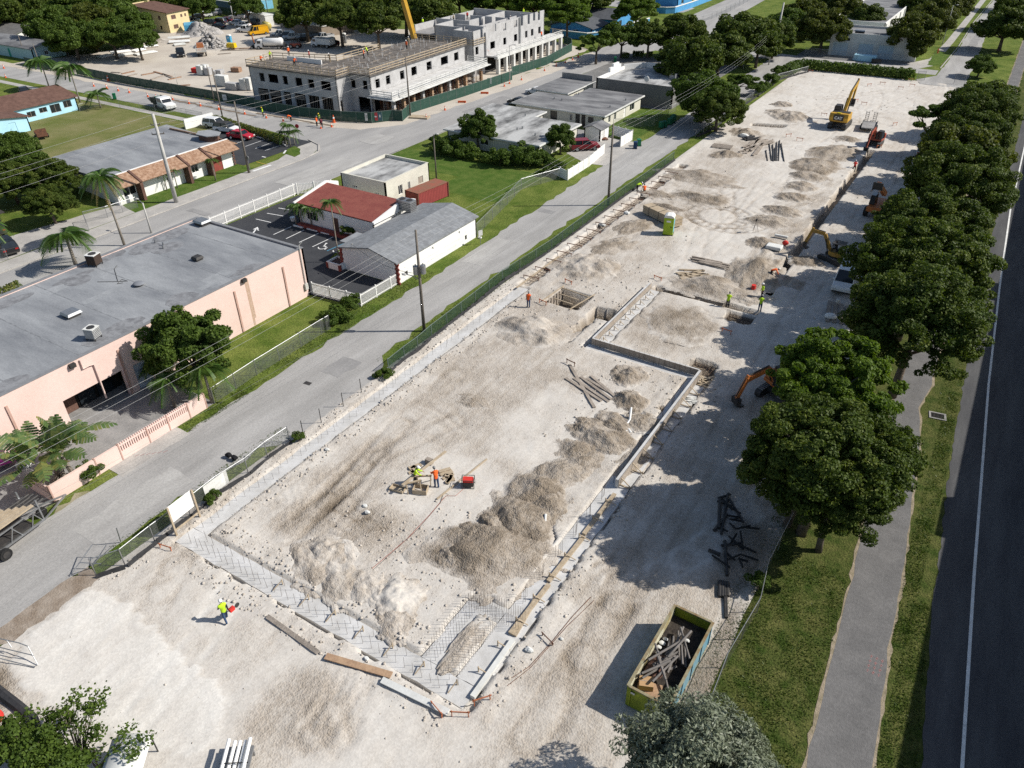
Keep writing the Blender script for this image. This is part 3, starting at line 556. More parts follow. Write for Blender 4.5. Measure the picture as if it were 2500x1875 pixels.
# ---------------------------------------------------------------- heaps of dug dirt
def mound(c,rx,ry,h,tint,label,rot=0,seed=1,rough=.9,n=76,name='dirt_mound',pk=1.3,m=None):
    u=np.linspace(-1.25,1.25,n);A,B=np.meshgrid(u,u);s=seed*13
    wx,wy=A+.6*(fbm(A*1.7+s,B*1.7,s)-.5),B+.6*(fbm(A*1.7,B*1.7+s,s+3)-.5)
    r=np.sqrt(wx**2+wy**2)+.55*(fbm(A*2.6+s,B*2.6,s+21)-.5);r=np.maximum(r,0);p=np.clip(1-r**pk,-.4,1);p=np.where(p>0,p**1.35,p)
    lump=fbm(A*2.2+s,B*2.2,s+5);fine=fbm(A*rx*1.6,B*ry*1.6+s,s+9,4)
    Z=.68*h*p*(.65+.7*lump)+rough*min(h,.8)*.3*(fine-.5)*np.clip(p*2+.3,0,1)
    Z=np.where(p<0,p*.6,Z);px,py=A*rx,B*ry
    V=np.stack([px*cos(rot)-py*sin(rot),px*sin(rot)+py*cos(rot),Z],-1).reshape(-1,3)
    base=site_z(*c)if(SX0<c[0]<SX1 and SY0<c[1]<SY1)else 0
    base=max(base,-.1);I=np.arange(n*n).reshape(n,n);F=np.stack([I[:-1,:-1],I[:-1,1:],I[1:,1:],I[1:,:-1]],-1).reshape(-1,4)
    z=V[:,2][F].max(1);F=F[z>-.06];t=np.clip(.42+.88*(tint-.42)*np.clip(p*5,0,1)+.35*(lump-.5)+.15*(fine-.5),0,1).ravel()
    V[:,:2]*=1.18;o=npmesh(name,V,F,m or DIRT,attr=t,smooth=True);o.location=(c[0],c[1],base)
    return tag(o,label,'dirt heap','heaps of dug dirt')
MD=[
 ((32,2000,1480),3.9,2.9,1.2,.74,'wide brown dirt heap inside the near end of the foundation, partly raked flat',.5),
 ((32,1900,1330),2.0,1.8,.9,.76,'crumbly dark slope at the back of the wide near heap',.4),((33,330,1040),1.6,2.0,.8,.7,'brown dirt bank right of the lower pipe trench',.3),((33,420,760),1.5,2.2,.75,.66,'clod covered bank between the two pipe heaps',-.5),((33,560,560),1.5,1.6,.6,.64,'low clod bank under the long upper heap',-.3),((33,900,330),1.6,1.2,.6,.7,'brown bank behind the upper elbow pipe',-.2),((33,1120,330),1.3,1.2,.5,.72,'brown bank right of the upper elbow pipe',0),((32,470,1570),2.1,1.2,.4,.54,'pale rubble bank at the left end of the crushed rock ridge',-.5),((42,720,60),2.0,1.1,.5,.46,'pale rubble bank left of the white crushed rock',-.5),((42,960,130),1.6,1.2,.55,.4,'pale rubble bank touching the white crushed rock',-.5),((42,1190,400),1.3,1.0,.45,.5,'rubble bank between the white rock and the near footing',-.5),((33,60,1180),2.4,2.6,1.2,.74,'brown dirt heap beside the lower white drain pipe',.2),((33,180,900),2.3,2.0,1.25,.76,'steep brown dirt heap above the lower white drain pipe',.8),
 ((32,2060,1200),1.2,1.6,.8,.7,'dark crumbly dirt heap left of the lower drain pipe',1.1),((32,1700,1480),1.4,1.2,.8,.68,'grey brown heap of clods next to the pale working floor',.2),
 ((42,1180,200),1.9,1.5,.9,.31,'heap of white crushed rock near the front of the foundation',.5),((32,620,1440),1.7,1.3,.6,.5,'low grey heap behind the white crushed rock',.3),((32,780,1420),1.6,.7,.3,.32,'thin ridge of pale lime dust on the working floor',-.4),
 ((33,760,450),2.6,1.7,1.1,.74,'long brown heap below the upper white drain pipe',-.2),((33,640,390),1.3,1.3,.7,.7,'brown heap at the left end of the upper pipe trench',.2),((33,1010,140),1.6,1.4,1.1,.74,'pointed brown heap right above the upper drain pipe',0),((23,1010,1580),1.5,1.6,.9,.68,'grey clod heap just below the crossing stem wall',.3),((33,620,650),1.2,1.8,.45,.62,'low ridge of clods between the two pipe trenches',-.6),((33,1000,600),1.6,3.0,.4,.55,'long low bank of dirt beside the right footing',.1),
 ((23,640,640),3.3,2.8,1.5,.52,'big yellowish dirt heap near the rebar trench by the alley',.3),((23,210,1190),3.6,2.4,1.5,.52,'big yellowish dirt heap left of the narrow open trench',.2),((23,1060,290),1.8,3.4,.8,.7,'dark dirt ridge behind the lumber stack',-.35),((23,870,470),1.9,3.2,.6,.65,'low dark dirt ridge down from the lumber stack',-.4),((23,1330,120),2.6,1.0,.5,.75,'flat dark dirt heap above the lumber stack',-.15),((23,1620,50),3.8,2.2,.9,.68,'spread grey heap in the middle distance above the toilet',.1),
 ((23,1740,820),4.4,2.4,1.0,.62,'wide grey heap beside the two lime vested workers',.1),((23,2100,690),2.6,4.8,1.5,.72,'tall brown ridge along the utility trench near the bending worker',.12),((23,2150,440),1.9,1.5,.9,.7,'brown heap left of the tripod beside the trench',.2),
 ((24,20,260),3,1.9,.9,.62,'grey heap along the trench, second up from the mini excavator',.1),((24,130,165),2.4,1.6,.9,.62,'grey heap along the trench, third up from the mini excavator',.1),((24,210,45),2.2,1.6,.9,.66,'grey heap along the trench, fourth up from the mini excavator',.1),((14,290,1610),2.0,1.8,.8,.66,'brown heap along the trench, fifth up from the mini excavator',.1),
 ((14,350,1520),2.8,2.0,.8,.66,'brown heap at the near end of the long spoil ridge',.1),((14,400,1430),3.2,4,1.2,.7,'long spoil ridge left of the far trench',-.2),((14,560,1320),3,4.6,1.2,.68,'far half of the long spoil ridge by the red machine',-.5),
 ((14,670,1200),1.9,1.5,.7,.66,'small brown heap between the two far excavators',.1),((14,215,1010),3.2,3.2,1.7,.66,'tallest conical brown heap left of the big yellow excavator',.1),((14,80,970),2.2,2,.8,.6,'low grey heap behind the tall conical heap',.1),((14,120,900),1.8,1.6,.9,.62,'farthest small heap on the pale far end of the site',.1),
 ((13,2010,1150),2.6,2.3,1.2,.66,'rounded brown heap beside the scrap timber',.1),((13,1850,1340),2.3,2.1,1.0,.72,'dark heap below the timber pallet',.1),((13,1590,1530),5,3.2,.9,.66,'wide trampled heap between alley fence and toilet',.1),((13,1850,1600),2.4,1.0,.3,.6,'low smear of dirt on the pale track',.1),((23,1250,20),2.2,1.4,.5,.7,'dark heap near the crouching pair by the alley fence',.1),
 ((24,340,600),1.8,1.3,.7,.82,'dark heap under the small yellow digger',.1),((24,150,770),2,1.6,.6,.62,'tan heap in front of the bending worker, half in tree shade',.1),((23,1990,920),1.6,1.0,.5,.62,'small tan heap between the lime vested workers',.1),((23,1500,1130),3.2,3,.35,.66,'low tracked spread of dirt behind the crossing stem wall',.1),((32,1880,140),1.6,.8,.25,.6,'slight rise of dirt on the pale floor below the planks',.1),
]
for i,(p,rx,ry,h,t,lab,rot)in enumerate(MD):mound(W(*p),rx,ry,h,t,lab,rot,i+3)
mound((-17.75,22.6),.62,1.75,.22,.52,'narrow dirt island inside the footing ring',0,60,.8)
# loose stones: nobody could count them
def stones(name,pts,sizes,m):
    pts=np.array(pts);sz=np.array(sizes)[:,None,None];r=np.random.RandomState(5);n=len(pts)
    cube=np.array([(-1,-1,-1),(1,-1,-1),(1,1,-1),(-1,1,-1),(-1,-1,1),(1,-1,1),(1,1,1),(-1,1,1)],float)*.5
    V=cube[None]*(1+r.uniform(-.45,.45,(n,8,3)))*np.array((1,1,.75))*sz;a=r.uniform(0,6.28,n);ca,sa=np.cos(a)[:,None],np.sin(a)[:,None]
    V=np.stack([V[...,0]*ca-V[...,1]*sa,V[...,0]*sa+V[...,1]*ca,V[...,2]],-1)+pts[:,None]
    f=np.array([(3,2,1,0),(4,5,6,7),(0,1,5,4),(1,2,6,5),(2,3,7,6),(3,0,4,7)]);Fs=(f[None]+8*np.arange(n)[:,None,None]).reshape(-1,4)
    return npmesh(name,V.reshape(-1,3),Fs,m)
_pt=[];_sz=[]
def strew(n,x0,x1,y0,y1,s0,s1):
    for _ in range(n):
        x,y=rng.uniform(x0,x1),rng.uniform(y0,y1);z=site_z(x,y)
        if z<-.2:continue
        s=s0+(s1-s0)*rng.random()**3;_pt.append((x,y,z+s*.15));_sz.append(s)
strew(700,-40.9,-39.5,14,64,.03,.14);strew(600,-38.3,-36.8,21,62,.03,.16);strew(450,-38,-19.5,20.6,22.4,.03,.16);strew(400,-38,-16,17.4,19.1,.03,.15);strew(500,-15.4,-13.6,19,57,.03,.16);strew(600,-32,-17,22,32,.03,.15);strew(350,-40,-5,2,60,.02,.09);strew(350,-24,-17,42,56,.03,.15);strew(500,-36,-27,55,75,.04,.17);strew(350,-41,-10,60,185,.05,.18)
tag(stones('loose_stones',_pt,_sz,mat('loose_limestone',(.52,.475,.42),(.38,.335,.285),.9,.95,fine=.3)),kind='stuff')
# ================================================================ BUILDINGS
def ray_plane(rc,x,y,p0,dr):
    # where the sight line through a mark meets the vertical plane through p0 along dr -> (distance along, height)
    r,c=divmod(rc,10);u,v=_X0[c-1]+x*_S,_Y0[r-1]+y*_S
    d=RC.transposed()@Vector(((u-1250)/FPX,(v-937.5)/FPX,1));n=Vector((-dr[1],dr[0]))
    t=n.dot(Vector(p0))/n.dot(Vector((d.x,d.y)));q=Vector((d.x*t,d.y*t))-Vector(p0)
    return q.dot(Vector(dr)),CAM_H+d.z*t
def wallgrid(k,p0,p1,z0,z1,ops,th=.2):
    # a wall from p0 to p1 (outer face on the right-hand side) cut by rectangular openings (along, height)
    p0=Vector(p0);p1=Vector(p1);L=(p1-p0).length;d=(p1-p0)/L;n=Vector((-d.y,d.x))*th
    us=sorted({0,L}|{max(0,min(L,a))for o in ops for a in o[:2]});zs=sorted({z0,z1}|{max(z0,min(z1,a))for o in ops for a in o[2:4]})
    for i in range(len(us)-1):
        for j in range(len(zs)-1):
            cu,cz=(us[i]+us[i+1])/2,(zs[j]+zs[j+1])/2
            if us[i+1]-us[i]<.005 or zs[j+1]-zs[j]<.005 or any(o[0]<cu<o[1]and o[2]<cz<o[3]for o in ops):continue
            a=p0+d*us[i];b=p0+d*us[i+1]
            k.prism([tuple(a),tuple(b),tuple(b+n),tuple(a+n)],zs[j],zs[j+1])
    return d,n/th
def window(parent,p0,d,n,o,m=None,frame=None,name='window',mull=1,inset=.09):
    p0=Vector(p0);a=p0+d*o[0]+n*inset;b=p0+d*o[1]+n*inset
    f=MB();
    for q0,q1,za,zb in((a,a+d*.07,o[2],o[3]),(b-d*.07,b,o[2],o[3])):f.prism([tuple(q0),tuple(q1),tuple(q1+n*.06),tuple(q0+n*.06)],za,zb)
    for za in(o[2],o[3]-.07):f.prism([tuple(a+d*.07),tuple(b-d*.07),tuple(b-d*.07+n*.06),tuple(a+d*.07+n*.06)],za,za+.07)
    for q in range(1,mull+1):
        c=a+(b-a)*q/(mull+1);f.prism([tuple(c-d*.025),tuple(c+d*.025),tuple(c+d*.025+n*.05),tuple(c-d*.025+n*.05)],o[2]+.07,o[3]-.07)
    w=f.build(name,frame or M['white'],parent)
    MB().prism([tuple(a+n*.02),tuple(b+n*.02),tuple(b+n*.045),tuple(a+n*.045)],o[2]+.02,o[3]-.02).build('pane',m or M['glass'],w)
    return w
def door(parent,p0,d,n,o,m,name='door',inset=.06):
    p0=Vector(p0);a=p0+d*o[0]+n*inset;b=p0+d*o[1]+n*inset
    k=MB().prism([tuple(a),tuple(b),tuple(b+n*.06),tuple(a+n*.06)],o[2],o[3]).build(name,m,parent)
    c=a+d*.15-n*.04;MB().rbx((c.x,c.y,o[2]+1),(.06,.06,.12)).build('handle',M['steel'],k);return k
def flat_house(name,label,cat,foot,h,wm,rm,ops=(),over=.35,thick=.22,group=None,fascia=None,winm=None,wn='window',parapet=0):
    # ops: (side index, u0, u1, z0, z1, 'w'|'d', material)
    ox,oy=foot[0];o=E(name,label,cat,(ox,oy,0),0,group);ft=[(x-ox,y-oy)for x,y in foot];n=len(ft)
    A=sum(ft[i][0]*ft[(i+1)%n][1]-ft[(i+1)%n][0]*ft[i][1]for i in range(n))
    k=MB();todo=[]
    for i in range(n):
        p,q=ft[i],ft[(i+1)%n];s_ops=[z for z in ops if z[0]==i]
        d,nn=wallgrid(k,p,q,0,h+parapet,[z[1:5]for z in s_ops]);todo+=[(z,p,d,nn)for z in s_ops]
    k.build('wall',wm,o)
    for z,p,d,nn in todo:
        if z[5]=='w':window(o,p,d,nn,z[1:5],winm,z[6]if len(z)>6 else None)
        elif z[5]=='d':door(o,p,d,nn,z[1:5],z[6]if len(z)>6 else M['white'])
        elif z[5]=='g':door(o,p,d,nn,z[1:5],z[6],'garage_door')
    # roof slab, grown by the overhang
    c=Vector((sum(p[0]for p in ft)/n,sum(p[1]for p in ft)/n));out=[]
    for i in range(n):
        a,b,e=Vector(ft[i-1]),Vector(ft[i]),Vector(ft[(i+1)%n]);d1=(b-a).normalized();d2=(e-b).normalized()
        n1=Vector((d1.y,-d1.x));n2=Vector((d2.y,-d2.x));sc=over/max(.3,1+n1.dot(n2));out.append(tuple(b+(n1+n2)*sc))
    if parapet:
        rr=MB();out=[tuple(Vector(p))for p in ft];ins=[]
        for i in range(n):
            a,b,e=Vector(ft[i-1]),Vector(ft[i]),Vector(ft[(i+1)%n]);d1=(b-a).normalized();d2=(e-b).normalized();n1=Vector((d1.y,-d1.x));n2=Vector((d2.y,-d2.x));ins.append(tuple(b-(n1+n2)*.21/max(.3,1+n1.dot(n2))))
        rr.prism(ins,h-.1,h).build('roof',rm,o)
        cp=MB()
        for i in range(n):
            a,b,a2,b2=Vector(ft[i]),Vector(ft[(i+1)%n]),Vector(ins[i]),Vector(ins[(i+1)%n]);cp.prism([tuple(a),tuple(b),tuple(b2),tuple(a2)],h+parapet+.002,h+parapet+.06)
        cp.build('coping',fascia or wm,o)
    else:
        MB().prism(out,h,h+thick).build('fascia',fascia or M['whited'],o)
        ins=[tuple(c+(Vector(p)-c)*.985)for p in out];MB().prism(ins,h+thick+.003,h+thick+.03).build('roof',rm,o)
    return o
def gable(parent,x0,x1,y0,y1,z0,z1,m,axis='y',over=.4,th=.14,ridge=None,name='roof'):
    # two sloping slabs; ridge along the axis
    k=MB()
    if axis=='y':
        r=(x0+x1)/2 if ridge is None else ridge;sl=(z1-z0)/(r-x0);sr=(z1-z0)/(x1-r)
        k.xprism([(x0-over,z0-over*sl),(r,z1),(r,z1+th),(x0-over,z0-over*sl+th)],y0-over,y1+over)
        k.xprism([(r+.002,z1),(x1+over,z0-over*sr),(x1+over,z0-over*sr+th),(r+.002,z1+th)],y0-over,y1+over)
    else:
        r=(y0+y1)/2 if ridge is None else ridge;sl=(z1-z0)/(r-y0);sr=(z1-z0)/(y1-r)
        k.yprism([(y0-over,z0-over*sl),(r,z1),(r,z1+th),(y0-over,z0-over*sl+th)],x0-over,x1+over)
        k.yprism([(r+.002,z1),(y1+over,z0-over*sr),(y1+over,z0-over*sr+th),(r+.002,z1+th)],x0-over,x1+over)
    return k.build(name,m,parent)
def gable_house(name,label,cat,x0,x1,y0,y1,h,hr,wm,rm,axis='y',ops=(),ridge=None,over=.4,group=None,rz=0):
    o=E(name,label,cat,(x0,y0,0),rz,group);X1,Y1=x1-x0,y1-y0;k=MB();todo=[]
    ft=[(0,0),(X1,0),(X1,Y1),(0,Y1)]
    for i in range(4):
        s_ops=[z for z in ops if z[0]==i];d,nn=wallgrid(k,ft[i],ft[(i+1)%4],0,h,[z[1:5]for z in s_ops]);todo+=[(z,ft[i],d,nn)for z in s_ops]
    r=(X1/2 if axis=='y' else Y1/2)if ridge is None else ridge
    if axis=='y':
        for ya,yb in((0,.2),(Y1-.2,Y1)):k.xprism([(0,h),(X1,h),(r,hr)],ya,yb)
    else:
        for xa,xb in((0,.2),(X1-.2,X1)):k.yprism([(0,h),(Y1,h),(r,hr)],xa,xb)
    k.build('wall',wm,o)
    for z,p,d,nn in todo:
        if z[5]=='w':window(o,p,d,nn,z[1:5],None,z[6]if len(z)>6 else None)
        else:door(o,p,d,nn,z[1:5],z[6]if len(z)>6 else M['white'])
    gable(o,0,X1,0,Y1,h+.02,hr+.02,rm,axis,over,ridge=r);return o
# ---- pink warehouse
PX,PY1,PH=-57.75,50.7,5.45
pk=E('pink_warehouse','long pale pink stucco warehouse with a wide flat grey roof','warehouse',(PX,PY1,0))
k=MB();_e=[ray_plane(31,*p,(PX,PY1),(0,1))for p in((580,200),(935,60))];_ent=(min(a[0]for a in _e),max(a[0]for a in _e))
_dr=[ray_plane(31,*p,(PX,PY1),(0,1))for p in((920,20),(1020,150))];_d0=sorted(a[0]for a in _dr)
U0=60.7
wallgrid(k,(0,-60.7),(0,0),0,PH,[(U0-27.6,U0-22.2,0,2.6),(U0-21.2,U0-19.7,0,2.5)],.25);wallgrid(k,(0,0),(-16.6,0),0,PH,[],.25);wallgrid(k,(-16.6,-60.7),(0,-60.7),0,PH,[],.25);wallgrid(k,(-16.6,0),(-16.6,-60.7),0,PH,[],.25)
k.build('wall',M['pink'],pk)
MB().bx(-16.35,-.25,-60.4,-.25,PH-.25,PH-.12).build('roof',M['roofg'],pk)
for i in range(9):MB().bx(-16.3,-.35,-3.2-i*5.4-.05,-3.2-i*5.4+.05,PH-.119,PH-.112).build('roof_seam',mat('roof_seam',(.13,.135,.145),(.27,.28,.29),1.5,.9),pk)
for i in range(16):
    cx,cy,a,b=(rng.uniform(-16,-12.5)if i%3 else rng.uniform(-2.2,-.8)),rng.uniform(-34,-2),rng.uniform(.5,1.6),rng.uniform(1,3.2);MB().prism(wob([(cx+a*cos(t*.63),cy+b*sin(t*.63))for t in range(10)],.12,.5,i),PH-.1185+i*.0004,PH-.111+i*.0004).build('roof_stain',mat('roof_stain',(.15,.152,.16),(.235,.24,.25),1.4,.9,contrast=(.4,.6)),pk)
for i in range(10):
    cx,cy=rng.uniform(-15,-2),rng.uniform(-40,-2);a,b=rng.uniform(.5,1.3),rng.uniform(1,4.5);MB().prism(wob(rect(cx,cx+a,cy,cy+b),.03,.8,i),PH-.1205,PH-.116+i*.0003).build('roof_patch',mat('roof_patch',(.29,.3,.31),(.23,.24,.25),.9,.9),pk)
k=MB();k.bx(-.32,.04,-60.7,.04,PH+.002,PH+.07);k.bx(-16.64,-.32,-.32,.04,PH+.002,PH+.07);k.bx(-16.64,-16.3,-60.7,-.32,PH+.002,PH+.07);k.build('coping',mat('roof_edge',(.21,.215,.225),rough=.8),pk)
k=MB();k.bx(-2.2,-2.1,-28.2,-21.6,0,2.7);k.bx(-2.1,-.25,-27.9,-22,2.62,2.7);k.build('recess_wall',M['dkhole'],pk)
for i in range(3):MB().bx(-2.05,-1.98,-27.2+i*1.7,-25.8+i*1.7,.05,2.4).build('entrance_panel',M['glass']if i else M['shingd'],pk)
door(pk,(0,-60.7),Vector((0,1)),Vector((-1,0)),(U0-21.2,U0-19.7,0,2.5),mat('grey_blue_door',(.38,.44,.5)),inset=.1)
for yy in(-3.1,-9.4,-16.5,-24.6+2.6,-31.5,-38):MB().bx(.0,.1,yy-.09,yy+.09,.05,PH-.9).build('pilaster',M['pinkd'],pk)
k=MB();k.bx(.003,.008,-8.0,-7.75,.05,PH-.1);k.bx(.003,.008,-7.72,-7.55,.8,PH-.3);k.build('rust_stain',mat('water_stain',(.5,.36,.28),(.42,.29,.2),4,.9),pk)
_p=[ray_plane(21,*q,(PX,PY1),(0,1))for q in((680,1440),(705,1515),(800,1475),(870,1659))]
k=MB();k.tube([(.12,a[0],a[1])for a in _p[:3]]+[(.12,_p[2][0],1.0)],.08,6);k.build('drain_pipe',M['pink'],pk)
for q in((605,1465),(2090,740),(1450,1050)):
    a=ray_plane(21,*q,(PX,PY1),(0,1));MB().bx(0,.3,a[0]-.25,a[0]+.25,PH-.45,PH-.1).build('scupper',M['steeld'],pk)
_a=ray_plane(22,385,580,(PX,PY1),(0,1));k=MB();k.tube([(.1,_a[0],1.2),(.1,_a[0],PH+.5),(.3,_a[0]+.3,PH+.8)],.06);k.bx(.01,.25,_a[0]-.2,_a[0]+.2,.9,1.6);k.build('electric_mast',M['cpole'],pk)
ZR=PH-.12
def ac(loc,label,brown=False,s=1.0):
    o=E('air_conditioner',label,'air conditioner',loc,.35);c=mat('ac_brown',(.06,.04,.03))if brown else M['steel']
    k=MB();k.bx(-.45*s,.45*s,-.45*s,.45*s,.2,.2+.85*s);k.build('casing',c,o,bevel=.04)
    k=MB();k.bx(-.48*s,.48*s,-.48*s,.48*s,.2+.852*s,.26+.85*s);k.build('top_panel',M['whited'],o)
    k=MB();k.cyl((0,0,.262+.85*s),.33*s,.03,16);k.build('fan_grille',M['steeld'],o)
    k=MB();
    for i in range(6):k.bx(-.46*s,.46*s,-.46*s,.46*s,.28+i*.13*s,.3+i*.13*s)
    k.build('louvre',M['steeld']if brown else M['whited'],o)
    k=MB()
    for x in(-.4,.4):
        for y in(-.4,.4):k.bx(x*s-.04,x*s+.04,y*s-.04,y*s+.04,0,.2)
    k.build('feet',M['steeld'],o);return o
ac((*W(21,825,625,ZR),ZR),'brown air conditioner with a pale top at the back edge of the pink warehouse roof',True,1.15);ac((*W(21,815,1260,ZR),ZR),'silver air conditioner near the front edge of the pink warehouse roof')
def vent(loc,label,sx,sy,sz,m,lid=None,round_=False):
    o=E('roof_vent',label,'roof vent',loc,.0)
    k=MB();(k.cyl((0,0,0),sx*.4,sz,14)if round_ else k.bx(-sx/2,sx/2,-sy/2,sy/2,0,sz));k.build('curb',M['steeld'],o)
    k=MB();(k.ell((0,0,sz),(sx*.62,sx*.62,sz*.7),14,6)if round_ else k.bx(-sx*.62,sx*.62,-sy*.62,sy*.62,sz+.002,sz+.22,(.1,.1)));k.build('cap',m,o,smooth=round_);return o
vent((*W(21,620,1060,ZR),ZR),'flat square roof vent in the middle of the pink warehouse roof',1.1,1.1,.25,M['steel']);vent((*W(21,1200,800,ZR),ZR),'round grey dome vent on the pink warehouse roof',.9,.9,.2,mat('vent_grey',(.2,.21,.23)),round_=True)
vent((*W(21,1705,580,ZR),ZR),'small black vent on the right part of the pink warehouse roof',.75,.75,.2,M['steeld']);vent((*W(21,1745,275,ZR),ZR),'pale roof hatch in the far corner of the pink warehouse roof',1.3,1.1,.35,M['steel'])
for i,q in enumerate(((1340,435),(1408,455),(1408,483))):
    k=MB();k.cyl((0,0,0),.09,.35,8);tag(k.build('roof_pipe',M['steel'],loc=(*W(21,*q,ZR),ZR)),'short vent pipe standing on the pink warehouse roof, %s from the street'%ORD[i],'vent pipe','vent pipes on the pink warehouse')
k=MB();_q=[W(21,*p,ZR)for p in((840,772),(1010,770),(1100,765),(1050,750),(1010,790),(1060,780))];k.tube([(a,b,ZR+.03)for a,b in _q],.025,4);_q=[W(21,*p,ZR)for p in((1015,765),(985,660),(1010,630))];k.tube([(a,b,ZR+.03)for a,b in _q],.025,4);tag(k.build('cable',M['steeld']),'loose black cable coiled on the pink warehouse roof','cable')
# ---- pink garden wall
gw=E('pink_wall','low pink boundary wall with picket openings along the alley','garden wall',(-50.45,17,0));k=MB();y1=13.7
_sec=[(0,3.6,0),(3.6,5.6,0),(5.6,8.1,1),(8.1,10.0,1),(10.0,12,1),(12,13.7,0)]
for a,b,o_ in _sec:
    if not o_:k.bx(-.1,.1,a+.02,b-.02,0,1.45)
    else:
        k.bx(-.1,.1,a+.02,b-.02,0,.75);k.bx(-.1,.1,a+.02,b-.02,1.3,1.38)
        n=int((b-a)/.2)
        for i in range(n+1):yy=a+.1+(b-a-.2)*i/n;k.bx(-.06,.06,yy-.05,yy+.05,.752,1.298);k.bx(-.06,.06,yy-.05,yy+.05,1.382,1.55)
k.build('wall',M['pink'],gw)
for a in(0,3.6,5.6,8.1,10,12,13.7):MB().bx(-.13,.13,a-.05,a+.05,0,1.5).build('post',M['pinkd'],gw)
gr=E('pink_wall','short pink return wall with pickets at the near corner of the yard','garden wall',(-50.5,17,0));k=MB();k.bx(-2.8,-.05,-.1,.1,0,.8)
for i in range(14):k.bx(-2.7+i*.19,-2.6+i*.19,-.05,.05,.802,1.4)
k.build('wall',M['pink'],gr)
# ---- white gable shed by the alley
ws=gable_house('white_warehouse','long low white warehouse with a ribbed grey gable roof and red brick corners','warehouse',-59.2,-51.05,57.4,72.8,2.6,3.5,M['white'],stripes('ribbed_roof',(.25,.26,.27),(.17,.18,.19),.62,'Y',.6,.1,(.17,.175,.18)),'y',[(1,1.2,1.75,.55,1.05,'d',M['steeld']),(1,6.3,6.65,1.7,2.05,'w'),(1,11.6,11.95,1.7,2.05,'w'),(1,12.9,13.3,.5,1.05,'d',M['steeld'])],ridge=4.5,over=.25)
for cx,cy in((-59.2,57.4),(-51.05,57.4)):
    k=MB()
    for i in range(9):k.bx(cx+59.2-(.16 if i%2 else .28),cx+59.2+(.16 if i%2 else .28),cy-57.4-.03,cy-57.4+.12,.05+i*.28,.05+i*.28+.24)
    k.build('brick_quoin',M['brick'],ws)
k=MB();k.bx(-1.6,.1,1.6,4.6,2.3,2.45);k.build('canopy',M['roofg'],ws)
k=MB();k.tube([(2,-.05,3),(2,-.2,3.6),(2.3,-.3,3.65)],.05);k.build('service_mast',M['cpole'],ws)
o=E('air_conditioner','large twin grey air conditioner between the red roof and the ribbed grey roof','air conditioner',(*W(22,1300,150,2.9),2.75),0);MB().bx(-1.1,1.1,-.6,.6,.25,1.5).build('casing',M['steel'],o)
k=MB();k.cyl((-.55,0,1.502),.4,.04,14);k.cyl((.55,0,1.502),.4,.04,14);k.build('fan_grille',M['steeld'],o)
k=MB();[k.bx(-1.12,1.12,-.62,.62,.4+i*.2,.46+i*.2)for i in range(5)];k.build('louvre',M['steeld'],o);k=MB();[k.bx(a-.06,a+.06,b-.06,b+.06,-.3,.25)for a in(-.9,.9)for b in(-.45,.45)];k.build('feet',M['steeld'],o)
# ---- red roofed shop
rs=E('red_roofed_shop','white shop with a broad brick red shingle roof behind the dark car park','shop',(-73.3,64.6,0));k=MB()
wallgrid(k,(0,0),(12.9,0),0,2.7,[(1.5,3.5,.9,2),(6,7,0,2.1)]);wallgrid(k,(12.9,0),(12.9,7.6),0,2.7,[]);wallgrid(k,(12.9,7.6),(0,7.6),0,2.7,[]);wallgrid(k,(0,7.6),(0,0),0,2.7,[])
for xa in(-.3,12.9):k.yprism([(-.3,2.702),(7.9,2.702),(7.9,3.3),(5.8,4.0),(-.3,2.95)],xa,xa+.3)
k.build('wall',M['white'],rs);gable(rs,.02,12.88,0,7.6,2.72,3.6,M['redr'],'x',0.0,ridge=5.8)
window(rs,(0,0),Vector((1,0)),Vector((0,1)),(1.5,3.5,.9,2));door(rs,(0,0),Vector((1,0)),Vector((0,1)),(6,7,0,2.1),M['shingd']);MB().bx(.5,12.6,-.9,-.25,0,.45).build('brick_planter',M['brick'],rs)
# ---- little flat white house and container
fx=[W(12,*p,3.4)for p in((735,1510),(1110,1590),(1500,1415),(1130,1350))]
sw=flat_house('white_house','small flat white house with a black stained roof beside the red container','house',[(-74.8,74.6),(-66.9,74.6),(-66.9,84.2),(-74.8,84.2)],3.2,M['cream'],M['roofs'],[(1,2.6,3.5,1,2.3,'w'),(1,4.7,5.2,1.1,2.2,'w'),(1,7,8.1,1.2,2.2,'d',M['wood2']),(0,2,2.8,1.9,2.2,'w'),(0,6,6.6,1.6,1.9,'w')],parapet=.35)
o=E('shipping_container','rusty red shipping container on the grass beside the small white house','container',(-63.9,79.7,0),-.12);k=MB();k.bx(-1.15,1.15,-2.9,2.9,.1,2.05);k.build('box',stripes('container_ribs',(.3,.06,.055),(.19,.035,.035),.3,'Y',.7,.45,(.24,.05,.045)),o)
MB().bx(-1.2,1.2,-2.95,2.95,2.052,2.12).build('roof',mat('rusty_red_roof',(.27,.09,.06),(.2,.11,.07),1),o);k=MB();[k.bx(a-.06,a+.06,b-.06,b+.06,0,2.14)for a in(-1.2,1.2)for b in(-2.95,2.95)];k.build('corner_post',M['rust'],o);MB().bx(-1.1,1.1,-2.97,-2.905,.2,2).build('door',M['brick'],o)
